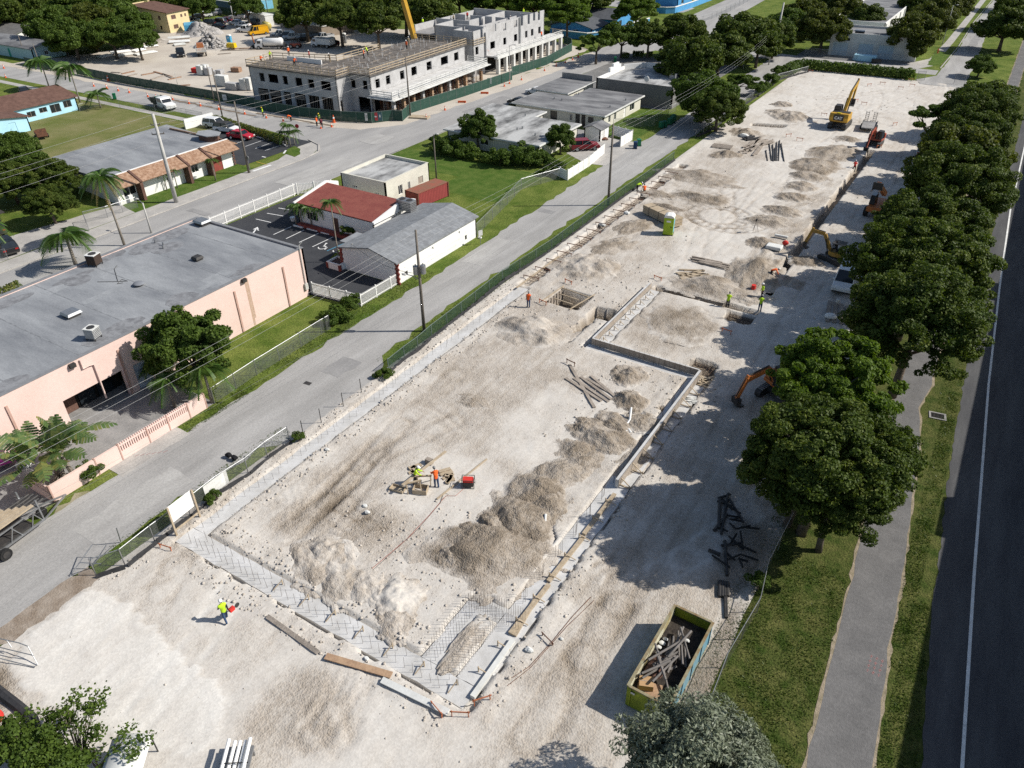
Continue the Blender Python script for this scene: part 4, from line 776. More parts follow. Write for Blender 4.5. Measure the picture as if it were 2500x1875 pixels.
# ---- brown mansard clinic
cl=E('clinic','white clinic with a tan shingle mansard and a wide grey flat roof','clinic',(-99.4,56.5,0));k=MB()
_w=[(1,3,.9,2.1),(8,9,.9,2.1),(12.4,13.6,.9,2.1),(16.2,18,0,2.2)]
wallgrid(k,(0,0),(0,20.2),0,3,_w);wallgrid(k,(0,20.2),(-17.3,21.8),0,3,[]);wallgrid(k,(-17.3,21.8),(-17.3,2),0,3,[]);wallgrid(k,(-17.3,2),(0,0),0,3,[]);k.build('wall',M['white'],cl)
for q in _w[:3]:window(cl,(0,0),Vector((0,1)),Vector((-1,0)),q,mull=1)
door(cl,(0,0),Vector((0,1)),Vector((-1,0)),_w[3],M['brick'])
MB().prism([(-1.0,.1),(-1.0,20.2),(-17.5,22),(-17.5,2),(-9,.1)],3.002,3.42).build('roof',M['roofg'],cl)
k=MB();k.xprism([(-.98,3.75),(-1.15,3.75),(-1.15,3.0),(1.3,2.55),(1.35,2.65)],0,20.6);k.build('mansard',M['shing'],cl);MB().bx(-1.3,-1.0,0,20.6,3.752,3.82).build('mansard_trim',M['white'],cl)
k=MB();k.yprism([(20.25,3.0),(20.25,3.7),(20.4,3.7),(22.4,2.65),(22.4,2.55)],-14.5,-1.2);k.build('end_mansard',M['shing'],cl)
for yy in(3.2,11.2,15.2):k=MB();k.bx(.02,1.3,yy-.22,yy+.22,0,2.5);k.beam((1.42,yy,2.7),(-.95,yy,3.86),.35,.1);k.build('brown_fin',M['shingd'],cl)
k=MB();[k.bx(-.15,.2,20.0,20.34,.1+i*.42,.35+i*.42)for i in range(6)];k.build('corner_quoin',M['shingd'],cl)
_c=W(11,1800,1170,4);k=MB();k.prism([(_c[0]+99.4+1.7*cos(a)*1.2,_c[1]-56.5+1.3*sin(a))for a in[pi/3*i for i in range(6)]],3.42,4.3);k.build('cupola',M['shingd'],cl);k=MB();k.prism([(_c[0]+99.4+2.0*cos(a)*1.2,_c[1]-56.5+1.6*sin(a))for a in[pi/3*i for i in range(6)]],4.302,4.42);k.build('cupola_roof',M['roofg'],cl)
_a,_b=W(11,1600,1115),W(11,1845,1050);k=MB();k.beam((*_a,.85),(*_b,.85),.25,1.7);tag(k.build('white_wall',M['white']),'bright white free standing wall behind the clinic roof','wall')
# ---- pale blue house with brown roof
bh=gable_house('blue_house','pale blue house with a brown shingle roof and shuttered windows on the left lawn','house',-163.5,-152.2,58,84.3,2.55,3.9,M['blue'],M['shingd'],'y',[(1,u0,u1,z0,z1,'w',M['wood2'])for u0,u1,z0,z1 in((14,15.1,.9,1.7),(16.4,18,.7,1.7),(18.8,20.3,1,1.9),(20.9,22.9,.5,2),(23.6,25.2,.9,2.1))])
bw=gable_house('blue_house','small pale blue annex with a brown roof in front of the blue house','annex',-152.1,-146.5,62,71.5,2.4,3.1,M['blue'],M['shingd'],'x',[(1,6,7.2,0,2,'d',M['blue'])])
# ---- flats A: block being built with timber guard rails on its deck
AR=rad(3.2);A=E('construction_building','two storey concrete block building under construction with timber guard rails round its deck','building site',(-100.0,110.5,0),AR)
_u,_v=Vector((cos(AR),sin(AR))),Vector((-sin(AR),cos(AR)))
def aloc(rc,x,y,side):
    if side=='r':d,z=ray_plane(rc,x,y,(-100.0,110.5),tuple(_v));return d,z
    p=Vector((-100,110.5))-_v*(3.7 if side=='l' else 0);d,z=ray_plane(rc,x,y,tuple(p),tuple(_u));return d,z
def aw(side,lst):
    out=[]
    for rc,x0,x1,y0,y1 in lst:
        a=aloc(rc,x0,(y0+y1)/2,side)[0];b=aloc(rc,x1,(y0+y1)/2,side)[0];out.append((min(a,b),max(a,b)))
    return out
LW=-26.5
wl=[(u0,u1,4.35,5.9)for u0,u1 in aw('l',[(12,20,62,575,650),(12,98,180,590,670),(12,224,265,610,690),(12,330,388,615,690),(12,440,492,640,700),(12,553,637,660,730)])]
gl=[(u0,u1,.1,3.0)for u0,u1 in aw('l',[(12,20,105,700,860),(12,118,212,720,880),(12,240,300,740,900),(12,335,425,760,910),(12,455,545,790,930),(12,570,665,830,950)])]
lx=-4.9
k=MB();wallgrid(k,(LW,-3.7),(lx,-3.7),0,6.8,[(a-LW,b-LW,c,d)for a,b,c,d in wl+gl],.25);wallgrid(k,(lx,-3.7),(lx,0),0,6.8,[(.4,1.2,.1,2.6)],.25)
wm_=[(u0,u1,4.35,5.9)for u0,u1 in aw('m',[(12,705,742,655,720),(12,812,852,650,720),(12,915,955,660,735)])]
wallgrid(k,(lx,0),(0,0),0,6.8,[(a-lx,b-lx,c,d)for a,b,c,d in wm_ if a>lx]+[(1.6,4.6,.1,2.9)],.25)
wr=[(u0,u1,4.3,5.9)for u0,u1 in aw('r',[(12,1027,1065,655,720),(12,1118,1155,630,695),(12,1240,1278,600,665),(12,1338,1385,565,635),(12,1470,1513,520,590),(12,1593,1655,485,550),(12,1707,1745,450,510)])]
wallgrid(k,(0,0),(0,33),3.62,6.8,wr,.25)
for i in range(9):k.bx(-.5,0,i*4.05,i*4.05+.6,0,3.6)
wallgrid(k,(0,33),(-13,33),0,6.8,[],.25);wallgrid(k,(-13,33),(-13,6.5),0,6.8,[],.25);wallgrid(k,(-13,6.5),(LW,3),0,6.8,[],.25);wallgrid(k,(LW,3),(LW,-3.7),0,6.8,[],.25)
k.build('wall',M['conc2'],A)
fl=[(LW+.3,-3.4),(lx-.3,-3.4),(lx-.3,.3),(-.3,.3),(-.3,32.7),(-12.7,32.7),(-12.7,6.2),(LW+.3,2.8)]
MB().prism(fl,3.3,3.58).build('floor_slab',M['cdark'],A)
dk=[(LW-.2,-4.1),(lx+.5,-4.1),(lx+.5,-.5),(.4,-.5),(.4,33.3),(-13,33.3),(-13.3,6.8),(LW-.2,3.3)]
MB().prism(dk,6.81,7.05).build('deck',mat('rebar_deck',(.085,.075,.066),(.17,.152,.135),1.1,.9,.5,10,fine=.3),A)
MB().bx(-12.5,-1.4,12,12.2,0,3.2).build('shade_backing',M['dkhole'],A);MB().bx(-1.4,-1.2,.6,32,0,3.25).build('shade_backing',M['dkhole'],A);MB().bx(LW+.5,lx-.5,-1.5,-1.3,0,3.25).build('shade_backing',M['dkhole'],A);MB().bx(-5.2,-5,1,32,3.6,6.7).build('shade_backing',M['dkhole'],A);MB().bx(LW+.5,lx-.5,.4,.6,0,6.7).build('shade_backing',M['dkhole'],A)  # black walls added behind the openings to darken the rooms
MB().prism([(0.01,-.9),(5.3,-.9),(5.3,33.6),(.01,33.6)],3.35,3.6).build('balcony',M['conc'],A)
k=MB();k.bx(-.2,5.9,-1.3,33.9,3.18,3.3);k.build('formwork',M['whited'],A)
for i in range(11):MB().bx(4.2,4.75,.2+i*3.15,.75+i*3.15,0,3.17).build('column_form',M['ply']if i%3 else M['conc2'],A)
k=MB();r5=random.Random(5)
for i in range(190):x,y=r5.uniform(.5,5),r5.uniform(0,33);k.tube([(x,y,0),(x+r5.uniform(-.1,.1),y,3.17)],.035,4)
q=k.build('shoring_prop',M['rust'],A);q['kind']='stuff'
k=MB()
for i in range(26):k.bx(4.1,4.85,.2+(i%11)*3.15-.1,.85+(i%11)*3.15,.5+(i//11)*.9,.58+(i//11)*.9)
k.build('column_clamp',M['wood'],A)
def rails(parent,pts,z,m,h=1.05,sp=2.0,out=0,nm='guard_rail'):
    for i in range(len(pts)-1):
        a,b=Vector((*pts[i],z)),Vector((*pts[i+1],z));n=max(1,int((b-a).length/sp));k=MB();up=Vector((0,0,1))
        for j in range(n+1):p=a+(b-a)*j/n;k.beam(p,p+up*(h+.1),.09)
        for hh in(.15,h*.55,h):k.beam(a+up*hh,b+up*hh,.05,.13)
        k.build(nm,m,parent)
rails(A,[(LW-.1,-4),(lx+.4,-4),(lx+.4,-.4),(.3,-.4),(.3,33.2),(-13,33.2)],7.05,M['wood'],1.05,1.7);rails(A,[(LW-.1,3.2),(-13.2,6.7),(-12.9,20)],7.05,M['wood']);rails(A,[(LW-.1,-4),(LW-.1,3.2)],7.05,M['wood'])
rails(A,[(.3,-.8),(5.2,-.8),(5.2,33.5),(.3,33.5)],3.6,M['whited'],.95,1.6)
k=MB();r5=random.Random(9)
for i in range(150):
    x,y=(r5.uniform(-12,0),r5.uniform(0,32))if i%3 else(r5.uniform(LW,lx),r5.uniform(-3.5,2.5));a=r5.choice((0,pi/2,1));L=r5.uniform(.6,3)
    k.beam((x,y,7.08),(x+L*cos(a),y+L*sin(a),7.1),r5.uniform(.06,.2),.05)
q=tag(k.build('deck_lumber',M['wood2'],A),kind='stuff')
k=MB()
for i in range(130):x,y=r5.uniform(-12,0),r5.uniform(0,32);k.tube([(x,y,7.05),(x,y,7.05+r5.uniform(.2,.9))],.04,4)
q=tag(k.build('stub_pipe',M['pvc'],A),kind='stuff')
MB().bx(-22.5,-13.8,2.9,3.1,3.6,7.9).build('courtyard_wall',M['white'],A)
k=MB();[k.bx(gl[j][0]+.1,gl[j][1]-.1,-3.9,-3.75,2.0+i*.3,2.12+i*.3)for j in range(4)for i in range(3)];k.build('timber_shoring',M['wood2'],A)
k=MB();[k.tube([(x,-3.0,.1),(x+rng.uniform(-.3,.3),-2.6,3.2)],.045,4)for x in np.arange(LW+.6,lx,.45)];k.build('shoring_post',M['wood2'],A)
# ---- flats B: white block work with an arcade and two more storeys going up
B=E('construction_building','grey white block building under construction with an arcade of square columns and unfinished top storey','building site',(-97.6,150.0,0),rad(1.2))
k=MB();
for i in range(10):y=.2+i*3.3;MB().bx(-.75,0,y,y+.7,0,3.2).build('column',M['whited'],B)
MB().bx(-.8,.08,-.3,30.9,3.2,3.75).build('beam',M['whited'],B);MB().bx(-3.6,-.8,-.3,30.9,3.5,3.75).build('terrace',M['conc'],B)
w1=[(2.6,4.6),(8.2,9.5),(13,14.5),(18.2,19.3),(21,22.2),(24.6,25.8)]
k=MB();ops=[(a,b,4.5,6.0)for a,b in w1]+[(a,b,7.5,9.0)for a,b in w1[1:3]]+[(2.4,5.2,7.9,9.5),(16.2,17.2,7.4,9.5),(19.4,20.4,7.3,9.5),(22,23,7.7,9.5),(24.4,25.4,7.5,9.5)]
wallgrid(k,(-3.6,0),(-3.6,27.5),3.76,9.4,ops,.25);wallgrid(k,(-3.6,27.5),(-24,27.5),0,8.6,[],.25);wallgrid(k,(-24,27.5),(-24,2),0,8.2,[],.25)
wallgrid(k,(-8.5,-4.6),(-3.4,-4.6),0,9.2,[],.25);wallgrid(k,(-3.4,-4.6),(-3.4,-.2),0,9.2,[(.8,2,4.4,6),(1.2,2,.2,2.6),(3,3.9,7.2,9.3)],.25);wallgrid(k,(-16,-1.2),(-8.6,-1.2),0,9.2,[(6,7,7,9)],.25);wallgrid(k,(-16,6),(-16,-1.2),0,9.2,[],.25);wallgrid(k,(-8.5,-1.4),(-8.5,-4.4),0,9.2,[],.25)
for p,q,h,op in(((-12,2),(-4,2),9.2,[(2,3,6.9,9)]),((-7,2.3),(-7,20),8.9,[(3,4,6.9,8.6),(9,10,6.9,8.6),(13,14.5,6.9,9)]),((-23.5,10),(-14,10),8.6,[]),((-14,10.2),(-14,26),8.7,[(4,5.2,6.9,9)]),((-13.5,16),(-7.3,16),8.9,[(2,3,6.9,9)]),((-23.5,18),(-14.4,18),8.5,[(3,4.5,6.9,9)]),((-6.8,21),(-3.9,21),9.3,[])):wallgrid(k,p,q,6.9,h,op,.22)
k.build('wall',M['conc2'],B);MB().bx(-3.5,-3.36,15.2,15.8,3.76,9.4).build('downpipe',M['steel'],B);MB().bx(-3.45,-2.95,-.1,.6,3.76,8.4).build('column',M['conc2'],B)
k=MB();k.bx(-23.7,-3.9,.2,27.2,6.55,6.85);k.bx(-8.4,-3.7,-4.3,.1,6.55,6.85);k.bx(-15.7,-8.7,-1,.1,6.55,6.85);k.bx(-23.7,-3.9,.2,27.2,3.4,3.7);k.build('floor_slab',M['cdark'],B);MB().bx(-9,-8.8,.5,27,0,6.5).build('shade_backing',M['dkhole'],B);MB().bx(-4.8,-4.6,.5,30,0,3.3).build('shade_backing',M['dkhole'],B)  # black backing walls carry the shade of the rooms in their colour
rails(B,[(-8.6,-4.9),(-3.1,-4.9),(-3.1,-.4)],6.5,M['wood'],1.05,1.5);rails(B,[(-.2,0),(-.2,30.7)],3.75,M['whited'],.9,2);rails(B,[(-3,31),(-.2,30.7)],3.75,M['wood'],1)
for i in range(9):x,y=r5.uniform(-12,-8),r5.uniform(3,14);MB().bx(x,x+1,y,y+1,6.86,7.7).build('block_stack',M['conc2'],B)
# ---- duplexes along the alley
D0=flat_house('duplex','low white flat roofed duplex with black streaks on its roof behind the garden hedge','house',[(-77,102.5),(-59.5,102.5),(-59.5,115.5),(-68.5,115.5),(-68.5,119.5),(-79,119.5),(-79,112),(-77,112)],2.3,M['cream'],M['roofs'],[(0,1.5,2.3,.4,1.9,'w'),(0,6.5,8.1,.9,1.8,'w'),(0,12,13.5,.9,1.8,'w'),(1,1,1.8,.9,1.8,'w'),(1,4,5.5,.8,1.8,'w')],over=.5)
D1=flat_house('duplex','flat grey roofed duplex with shutters and three dark doors beside the lawn','house',[(-76.5,123),(-58.4,123),(-58.4,139),(-69,139),(-69,131.5),(-76.5,131.5)],2.2,M['cream'],M['roofd'],[(0,7.5,8.9,.4,1.9,'w',M['steeld']),(0,11.4,12,.6,1.8,'w'),(0,12.6,13.5,0,2,'d',M['steeld']),(0,13.8,14.6,0,2,'d',M['steeld']),(0,15.1,16.2,.8,1.8,'w',M['steeld']),(0,16.8,17.8,.1,1.6,'d',M['whited']),(0,2,3.4,.8,1.7,'w'),(1,2,2.9,.6,1.9,'w'),(1,4.3,5.2,.6,1.9,'w'),(1,8.4,9.2,0,2,'d',M['white']),(1,11,13,.6,1.8,'w')],over=.5)
D2=flat_house('duplex','grey roofed street end of the duplex with a low grey parapet panel','house',[(-78,133.2),(-71.2,133.2),(-71.2,144.2),(-78,144.2)],2.4,M['cream'],M['roofd'],[(1,3,4.2,.9,1.7,'w'),(0,1.8,3.2,.7,1.7,'w')],over=.5)
MB().bx(-.1,6.8,10.6,10.9,2.66,3.7).build('parapet_panel',M['cdark'],D2)
for i,(rc,x,y)in enumerate(((13,115,1000),(13,90,1110),(13,45,1120),(13,200,1170))):k=MB();k.cyl((0,0,0),.12,.4,8);tag(k.build('roof_pipe',M['steel'],loc=(*W(rc,x,y,2.55),2.55)),'stub vent pipe on the streaked duplex roof, %s from the street'%ORD[i],'vent pipe','vent pipes on the streaked duplex')
for i,(x,y)in enumerate(((365,855),(430,865),(980,865),(845,925),(575,815))):k=MB();k.cyl((0,0,0),.12,.35,8);tag(k.build('roof_pipe',M['steel'],loc=(*W(13,x,y,2.45),2.45)),'stub vent pipe on the grey duplex roof beside the lawn','vent pipe','vent pipes on the grey duplex')
k=MB();_a=W(12,2110,980,2.55)
R=E('restaurant','flat building with bright white stepped parapets and a dark side wall under the big tree','restaurant',(-69.2,141.5,0));k=MB();wallgrid(k,(0,0),(16,0),0,4.0,[],.25);wallgrid(k,(16,0),(16,16),0,3.6,[],.25);k.build('dark_wall',M['lot'],R)
k=MB();wallgrid(k,(16,16.5),(3.5,16.5),0,4.3,[],.3);wallgrid(k,(3.5,16.5),(0,12.5),0,4.3,[],.3);wallgrid(k,(0,12.5),(0,0),0,4.0,[],.3);k.bx(-.08,.34,5.5,10.5,4.01,4.8);k.bx(-.07,.33,7,9.5,4.81,5.3);k.build('white_parapet',M['white'],R);MB().bx(.35,15.7,.3,16.2,3.2,3.35).build('roof',M['roofs'],R)
k=MB();k.ell((9.5,2.5,4.3),(.55,.2,.55),14,6);k.cyl((9.5,2.5,3.35),.05,.9);k.build('dish_aerial',M['whited'],R,smooth=True);MB().bx(11.5,13,9,10.2,3.36,4.4).build('roof_unit',M['steel'],R)
sh=gable_house('garden_shed','small white shed with a grey roof beside the duplex','shed',-58.6,-55.6,116.2,119.6,1.9,2.4,M['white'],M['roofd'],'y',[(1,.6,1.6,0,1.7,'d',M['whited'])],over=.2)
# ---- far buildings
GH=flat_house('garage_warehouse','white warehouse with four pale blue roller doors at the far end of the site','warehouse',[(-39.8,207.5),(-20.5,208.6),(-21.5,221),(-40.5,220)],4.6,M['whited'],M['roofd'],[(0,.8,4.2,0,3,'g',mat('roller_door',(.5,.6,.66))),(0,6.6,9.8,0,3,'g',mat('roller_door',(.5,.6,.66))),(0,11,14.3,0,3,'g',mat('roller_door',(.5,.6,.66))),(0,16.8,17.6,0,2.2,'d',M['whited']),(0,2.8,4.4,3.3,4,'w')],parapet=.45)
for q in((790,290),):vent((*W(14,*q,4.6),4.6),'grey unit on the roof of the roller door warehouse',2,1.2,.6,M['steel'])
LH=flat_house('long_warehouse','long white warehouse with pilastered side wall beside the tree lined lane','warehouse',[(-44.5,226),(-31,226),(-31,330),(-44.5,330)],4.6,M['white'],M['roofd'],[(1,3+i*7,6+i*7,0,3.2,'g',M['whited'])for i in range(12)],parapet=.5)
k=MB();[k.bx(13.5,13.75,.6+i*7,1.1+i*7,0,4.9)for i in range(15)];k.build('pilaster',M['whited'],LH)
YH=E('yellow_house','two storey cream yellow house with a brown roof at the back of the yard','house',(-208,148.3,0),rad(9));k=MB();y_ops=[(1.6,3.4,3.3,4.4),(1.8,3.6,.8,1.9),(5.2,6,3.4,4.2),(6.8,7.5,3.4,4.2),(5.4,6,1,1.8)]
wallgrid(k,(0,0),(0,8.5),0,5.2,y_ops);wallgrid(k,(0,8.5),(-13,8.5),0,5.2,[]);wallgrid(k,(-13,8.5),(-13,0),0,5.2,[]);wallgrid(k,(-13,0),(0,0),0,5.2,[(6,7.6,3.2,4.3),(9.6,10.6,3.3,4.4),(9.6,10.4,.8,1.8)])
k.xprism([(-13,5.2),(0,5.2),(-13,6.6)],0,.2);k.xprism([(-13,5.2),(0,5.2),(-13,6.6)],8.3,8.5);k.bx(-13.2,-13,-.4,9.2,0,7);k.build('wall',M['yellow'],YH)
for z in y_ops:window(YH,(0,0),Vector((0,1)),Vector((-1,0)),z,M['shingd'],M['wood2'])
for z in((6,7.6,3.2,4.3),(9.6,10.6,3.3,4.4)):window(YH,(-13,0),Vector((1,0)),Vector((0,1)),z,M['shingd'],M['wood2'])
k=MB();k.xprism([(.5,5.15),(-13,6.62),(-13,6.78),(.5,5.31)],-.4,8.9);k.build('roof',M['shingd'],YH)
YH2=gable_house('yellow_house','rear wing of the cream yellow house half hidden by trees','house',-234,-222,150,158,5,6,M['yellow'],M['shingd'],'y')
TH=gable_house('teal_house','pale teal bungalow with a mottled dark roof behind the left trees','house',-229,-205,106.5,115.5,2.7,3.8,mat('teal_wall',(.38,.55,.58)),M['roofd'],'x',[(0,3,4.4,.9,1.9,'w',mat('teal_trim',(.03,.3,.22))),(0,7,8,0,2,'d',mat('teal_trim',(.03,.3,.22))),(0,13,14,0,2,'d',mat('teal_trim',(.03,.3,.22))),(1,3,4,.9,1.8,'w')])
WH=gable_house('white_house','white bungalow with a grey shingle roof at the far left edge','house',-262,-229,116,126,2.6,4,M['white'],mat('grey_shingle',(.12,.115,.11),(.17,.165,.155),1,.9),'x',[(0,21,24,.2,2.2,'d',M['white']),(0,28,31,.2,2.2,'d',M['white'])])
BH=gable_house('blue_bungalow','bright blue bungalow with a dark grey gable roof beyond the curved blue wall','house',-112,-99.5,199,208.5,2.4,4.0,M['bluew'],mat('dark_shingle',(.07,.075,.085),(.1,.105,.115),1,.9),'y',[(0,6.8,8.6,.8,1.8,'w'),(0,2.5,3.4,.8,1.7,'w'),(1,1.5,2.5,0,2,'d',M['blue'])],over=.7)
BH2=gable_house('blue_bungalow','second blue bungalow roof behind the first, its white gable towards the road','house',-116,-99.5,214,226,2.6,4.4,M['bluew'],mat('dark_shingle',(.07,.075,.085)),'x',[(1,2,4,.5,2,'w'),(0,10,11.5,.7,1.9,'w')],over=.7)
BH3=gable_house('blue_bungalow','blue bungalow behind the far end of the blue wall, near the top edge','house',-118,-100,262,275,2.8,4.2,M['bluew'],M['roofd'],'y',[(1,3,5,.5,2,'w')])
def lowwall(label,pts,h,m,cap,g=None):
    o=E('blue_wall',label,'garden wall',(*pts[0],0),0,g);k=MB();c=MB();x0,y0=pts[0]
    for i in range(len(pts)-1):
        a,b=pts[i],pts[i+1];k.beam((a[0]-x0,a[1]-y0,h/2),(b[0]-x0,b[1]-y0,h/2),.2,h);c.beam((a[0]-x0,a[1]-y0,h+.1),(b[0]-x0,b[1]-y0,h+.1),.4,.2)
    k.build('wall',m,o);c.build('coping',cap,o)
lowwall('curved blue wall with a white coping in front of the nearest blue bungalow',Ws(13,(330,300),(440,322),(640,345),(760,335),(860,310),(1040,250),(1180,210)),1.6,M['bluew'],M['white'])
lowwall('curved blue wall with a white coping beyond the side road',Ws(13,(1180,100),(1245,115),(1320,118),(1400,115),(1540,70),(1720,0))+[(-95,320)],1.7,M['bluew'],M['white'])
_far=[G(u,v)for u,v in((494,12),(530,20),(575,27),(600,28),(668,20),(672,14))]
lowwall('dark blue grey wall along the road at the top left',_far[:3],2.4,mat('slate_wall',(.12,.17,.22)),M['whited']);lowwall('bright blue wall segment at the top edge right of the dark wall',_far[3:5],2.6,mat('sky_wall',(.2,.48,.65)),M['blue'])
TB=flat_house('tan_building','windowless tan block building under the trees in the yard','outbuilding',[(-178,166.2),(-164.5,164.4),(-162.5,175),(-176,176.5)],2.7,M['tan'],M['metalr'],over=.2)
S1=flat_house('site_shed','narrow grey shed with a dark doorway left of the tan building','shed',[(-187,170.5),(-179.5,169.5),(-179,172.5),(-186.5,173.5)],2.6,M['cdark'],M['roofd'],[(0,2.4,4,0,2.2,'d',M['steeld'])],over=.15)
S2_=flat_house('site_office','pale site office trailer behind the yellow van','site office',[(-201,171),(-192,169.5),(-191.5,172.5),(-200.5,174)],2.8,M['whited'],M['whited'],[(0,1.5,2.5,0,2.1,'d',M['white']),(0,5,6.4,1,1.9,'w')],over=.1)
S3_=flat_house('site_office','pale teal site office with a white roof tank','site office',[(-191,175),(-181,174),(-180.5,178),(-190.5,179)],2.8,mat('teal_wall',(.38,.55,.58)),M['roofd'],over=.1);MB().bx(3,6,1.5,3,3.1,4.6).build('roof_tank',M['white'],S3_)
HL=gable_house('bungalow','dark bungalow roof and brown wall at the left edge behind the palm','house',-119,-104.5,28,43,2.5,3.3,M['shing'],mat('dark_roof',(.05,.045,.04)),'y',over=.8)
# ---- raised railway on the boulevard: its deck throws the long straight shade over the road
gwy=E('elevated_guideway','raised concrete railway viaduct running beside the boulevard','viaduct',(18.8,60,0));k=MB();k.bx(-4.35,4.35,-90,240,7.6,8.3);k.bx(-2.6,2.6,-90,240,6.3,7.598);k.build('deck',M['cdark'],gwy)
for s in(-1,1):MB().bx(s*4.35-.12,s*4.35+.12,-90,240,8.302,9.1).build('parapet',M['cdark'],gwy)
for i in range(12):k=MB();k.cyl((0,-80+i*26,0),.9,5.2,14);k.bx(-3.9,3.9,-81+i*26,-79+i*26,5.2,6.295);k.build('pier',M['cdark'],gwy)
for yy in(-5.5,34.5):MB().bx(-5.3,-4.5,yy-2.2,yy+2.2,7.0,8.9).build('edge_cap',M['cdark'],gwy)  # unseen caps jutting from the deck edge, shaped for notches in its shadow
# ================================================================ PLANTS
def leaf_quads(P,Nn,size,rs,asp=1.6):
    n=len(P);t=rs.normal(size=(n,3));t-=(t*Nn).sum(1,keepdims=True)*Nn;t/=np.linalg.norm(t,axis=1,keepdims=True)+1e-9;b=np.cross(Nn,t)
    s=(size*rs.uniform(.6,1.3,n))[:,None]
    V=np.stack([P-t*s*.5*asp,P-b*s*.5+Nn*s*.12,P+t*s*.5*asp,P+b*s*.5+Nn*s*.12],1)
    return V.reshape(-1,3),np.arange(4*n).reshape(-1,4)
def crown_pts(rs,rx,ry,rz,ncl,nleaf,cr=(.26,.42),hollow=.55,droop=0.0,bias=.35,ragged=.12):
    d=rs.normal(size=(ncl,3));d/=np.linalg.norm(d,axis=1,keepdims=True);d[:,2]=np.where(d[:,2]<-.45,-d[:,2]*.5,d[:,2])
    rad_=rs.uniform(hollow,1-ragged,ncl)[:,None]*(1+rs.normal(0,ragged,(ncl,1)));rad_=np.minimum(rad_,.98-.14*rs.random_sample((ncl,1)));C=d*rad_;r=rs.uniform(cr[0],cr[1],ncl)
    w=r**2;idx=rs.choice(ncl,nleaf,p=w/w.sum());u=rs.normal(size=(nleaf,3));u/=np.linalg.norm(u,axis=1,keepdims=True)
    q=rs.uniform(.55,1.0,nleaf)**.6;P=C[idx]+u*(r[idx]*q)[:,None]*np.array((1,1,.8));P[:,2]-=droop*(np.hypot(P[:,0],P[:,1]))**2
    N_=u*.38+P*.35+rs.normal(0,.62,(nleaf,3));N_[:,2]+=bias;N_/=np.linalg.norm(N_,axis=1,keepdims=True)
    return P*np.array((rx,ry,rz)),N_,C*np.array((rx,ry,rz))
KINDS=dict(   # unit crowns (radius about 1 in x and y, scaled per tree)
    broad=dict(R=5.6,rz=.72,ncl=420,n=100000,s=.135,m='dark',cr=(.055,.15),seeds=3,ragged=.13),tall=dict(R=5.6,rz=.85,ncl=400,n=100000,s=.135,m='dark',cr=(.055,.16),seeds=2,ragged=.13),
    feather=dict(R=4.6,rz=.62,ncl=260,n=62000,s=.115,m='light',cr=(.05,.14),seeds=1,ragged=.22,asp=2.2),branchy=dict(R=4.6,rz=.45,ncl=30,n=9000,s=.24,m='mid',cr=(.1,.22),seeds=1,ragged=.25),
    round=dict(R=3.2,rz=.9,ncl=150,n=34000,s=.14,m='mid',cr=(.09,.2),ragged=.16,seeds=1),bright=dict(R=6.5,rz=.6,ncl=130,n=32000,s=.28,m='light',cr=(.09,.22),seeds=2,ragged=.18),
    far=dict(R=6.5,rz=.75,ncl=140,n=32000,s=.28,m='dark',cr=(.1,.24),seeds=2),farmid=dict(R=6,rz=.75,ncl=130,n=30000,s=.26,m='mid',cr=(.1,.24),seeds=2),farolive=dict(R=6,rz=.8,ncl=130,n=30000,s=.26,m='olive',cr=(.1,.24),seeds=2),
    silver=dict(R=4.2,rz=.75,ncl=170,n=52000,s=.085,m='silver',cr=(.1,.26),seeds=1,asp=3,ragged=.16),thin=dict(R=4,rz=.6,ncl=26,n=4200,s=.3,m='mid',cr=(.1,.24),seeds=1,ragged=.25),bush=dict(R=2,rz=.8,ncl=22,n=5000,s=.16,m='mid',cr=(.22,.4),seeds=2),
)
_CM={};_tn=[0]
def crown_mesh(kind,sd):
    if(kind,sd)in _CM:return _CM[kind,sd]
    K=KINDS[kind];rs=np.random.RandomState(hash((len(kind),K['n'],sd))%9999+ord(kind[0])*7+ord(kind[-1]));R=K['R']
    P,N_,C=crown_pts(rs,R,R,R*K['rz'],K['ncl'],K['n'],K['cr'],ragged=K.get('ragged',.12));V,F=leaf_quads(P,N_,K['s'],rs,K.get('asp',1.6))
    o=npmesh('crown',V,F,LEAF[K['m']]);_CM[kind,sd]=(o.data,C,R);bpy.data.objects.remove(o);return _CM[kind,sd]
def tree(kind,rc,x,y,R,zc,label,group='trees',name='tree',base=0.0,leaf=None,trunk_r=None):
    loc=W(rc,x,y,zc)if rc else(x,y);K=KINDS[kind];i=_tn[0];_tn[0]+=1;me,C,R0=crown_mesh(kind,i%K['seeds']);s=R/R0
    o=E(name,label,'tree' if name=='tree' else name,(loc[0],loc[1],base),0,group)
    c=bpy.data.objects.new('crown',me);link(c,o);c.location=(0,0,zc-base);c.rotation_euler=(0,0,i*2.4);c.scale=(s,s,s)
    k=MB();r=trunk_r or max(.1,R*.055);h=zc-base;rr=random.Random(i);lx,ly=rr.uniform(-.3,.3),rr.uniform(-.3,.3)
    k.tube([(0,0,-.1),(lx*.5,ly*.5,h*.3),(lx,ly,h*.62)],[r*1.25,r,r*.8],8)
    Rz=Matrix.Rotation(i*2.4,3,'Z')
    for j in range(min(9,len(C))):
        p=Rz@Vector(C[j])*s+Vector((0,0,h));a=Vector((lx,ly,h*.58));m_=a.lerp(p,.5)+Vector((rr.uniform(-.3,.3),rr.uniform(-.3,.3),.2));k.tube([a,m_,a.lerp(p,.93)],[r*.5,r*.3,r*.12],5)
    k.build('trunk',M['bark'],o,smooth=True);return o
GR='trees along the boulevard'
tree('broad',0,*G(2010,1110,7),5.3,7.0,'nearest big dark green tree hanging over the path at the right',GR)
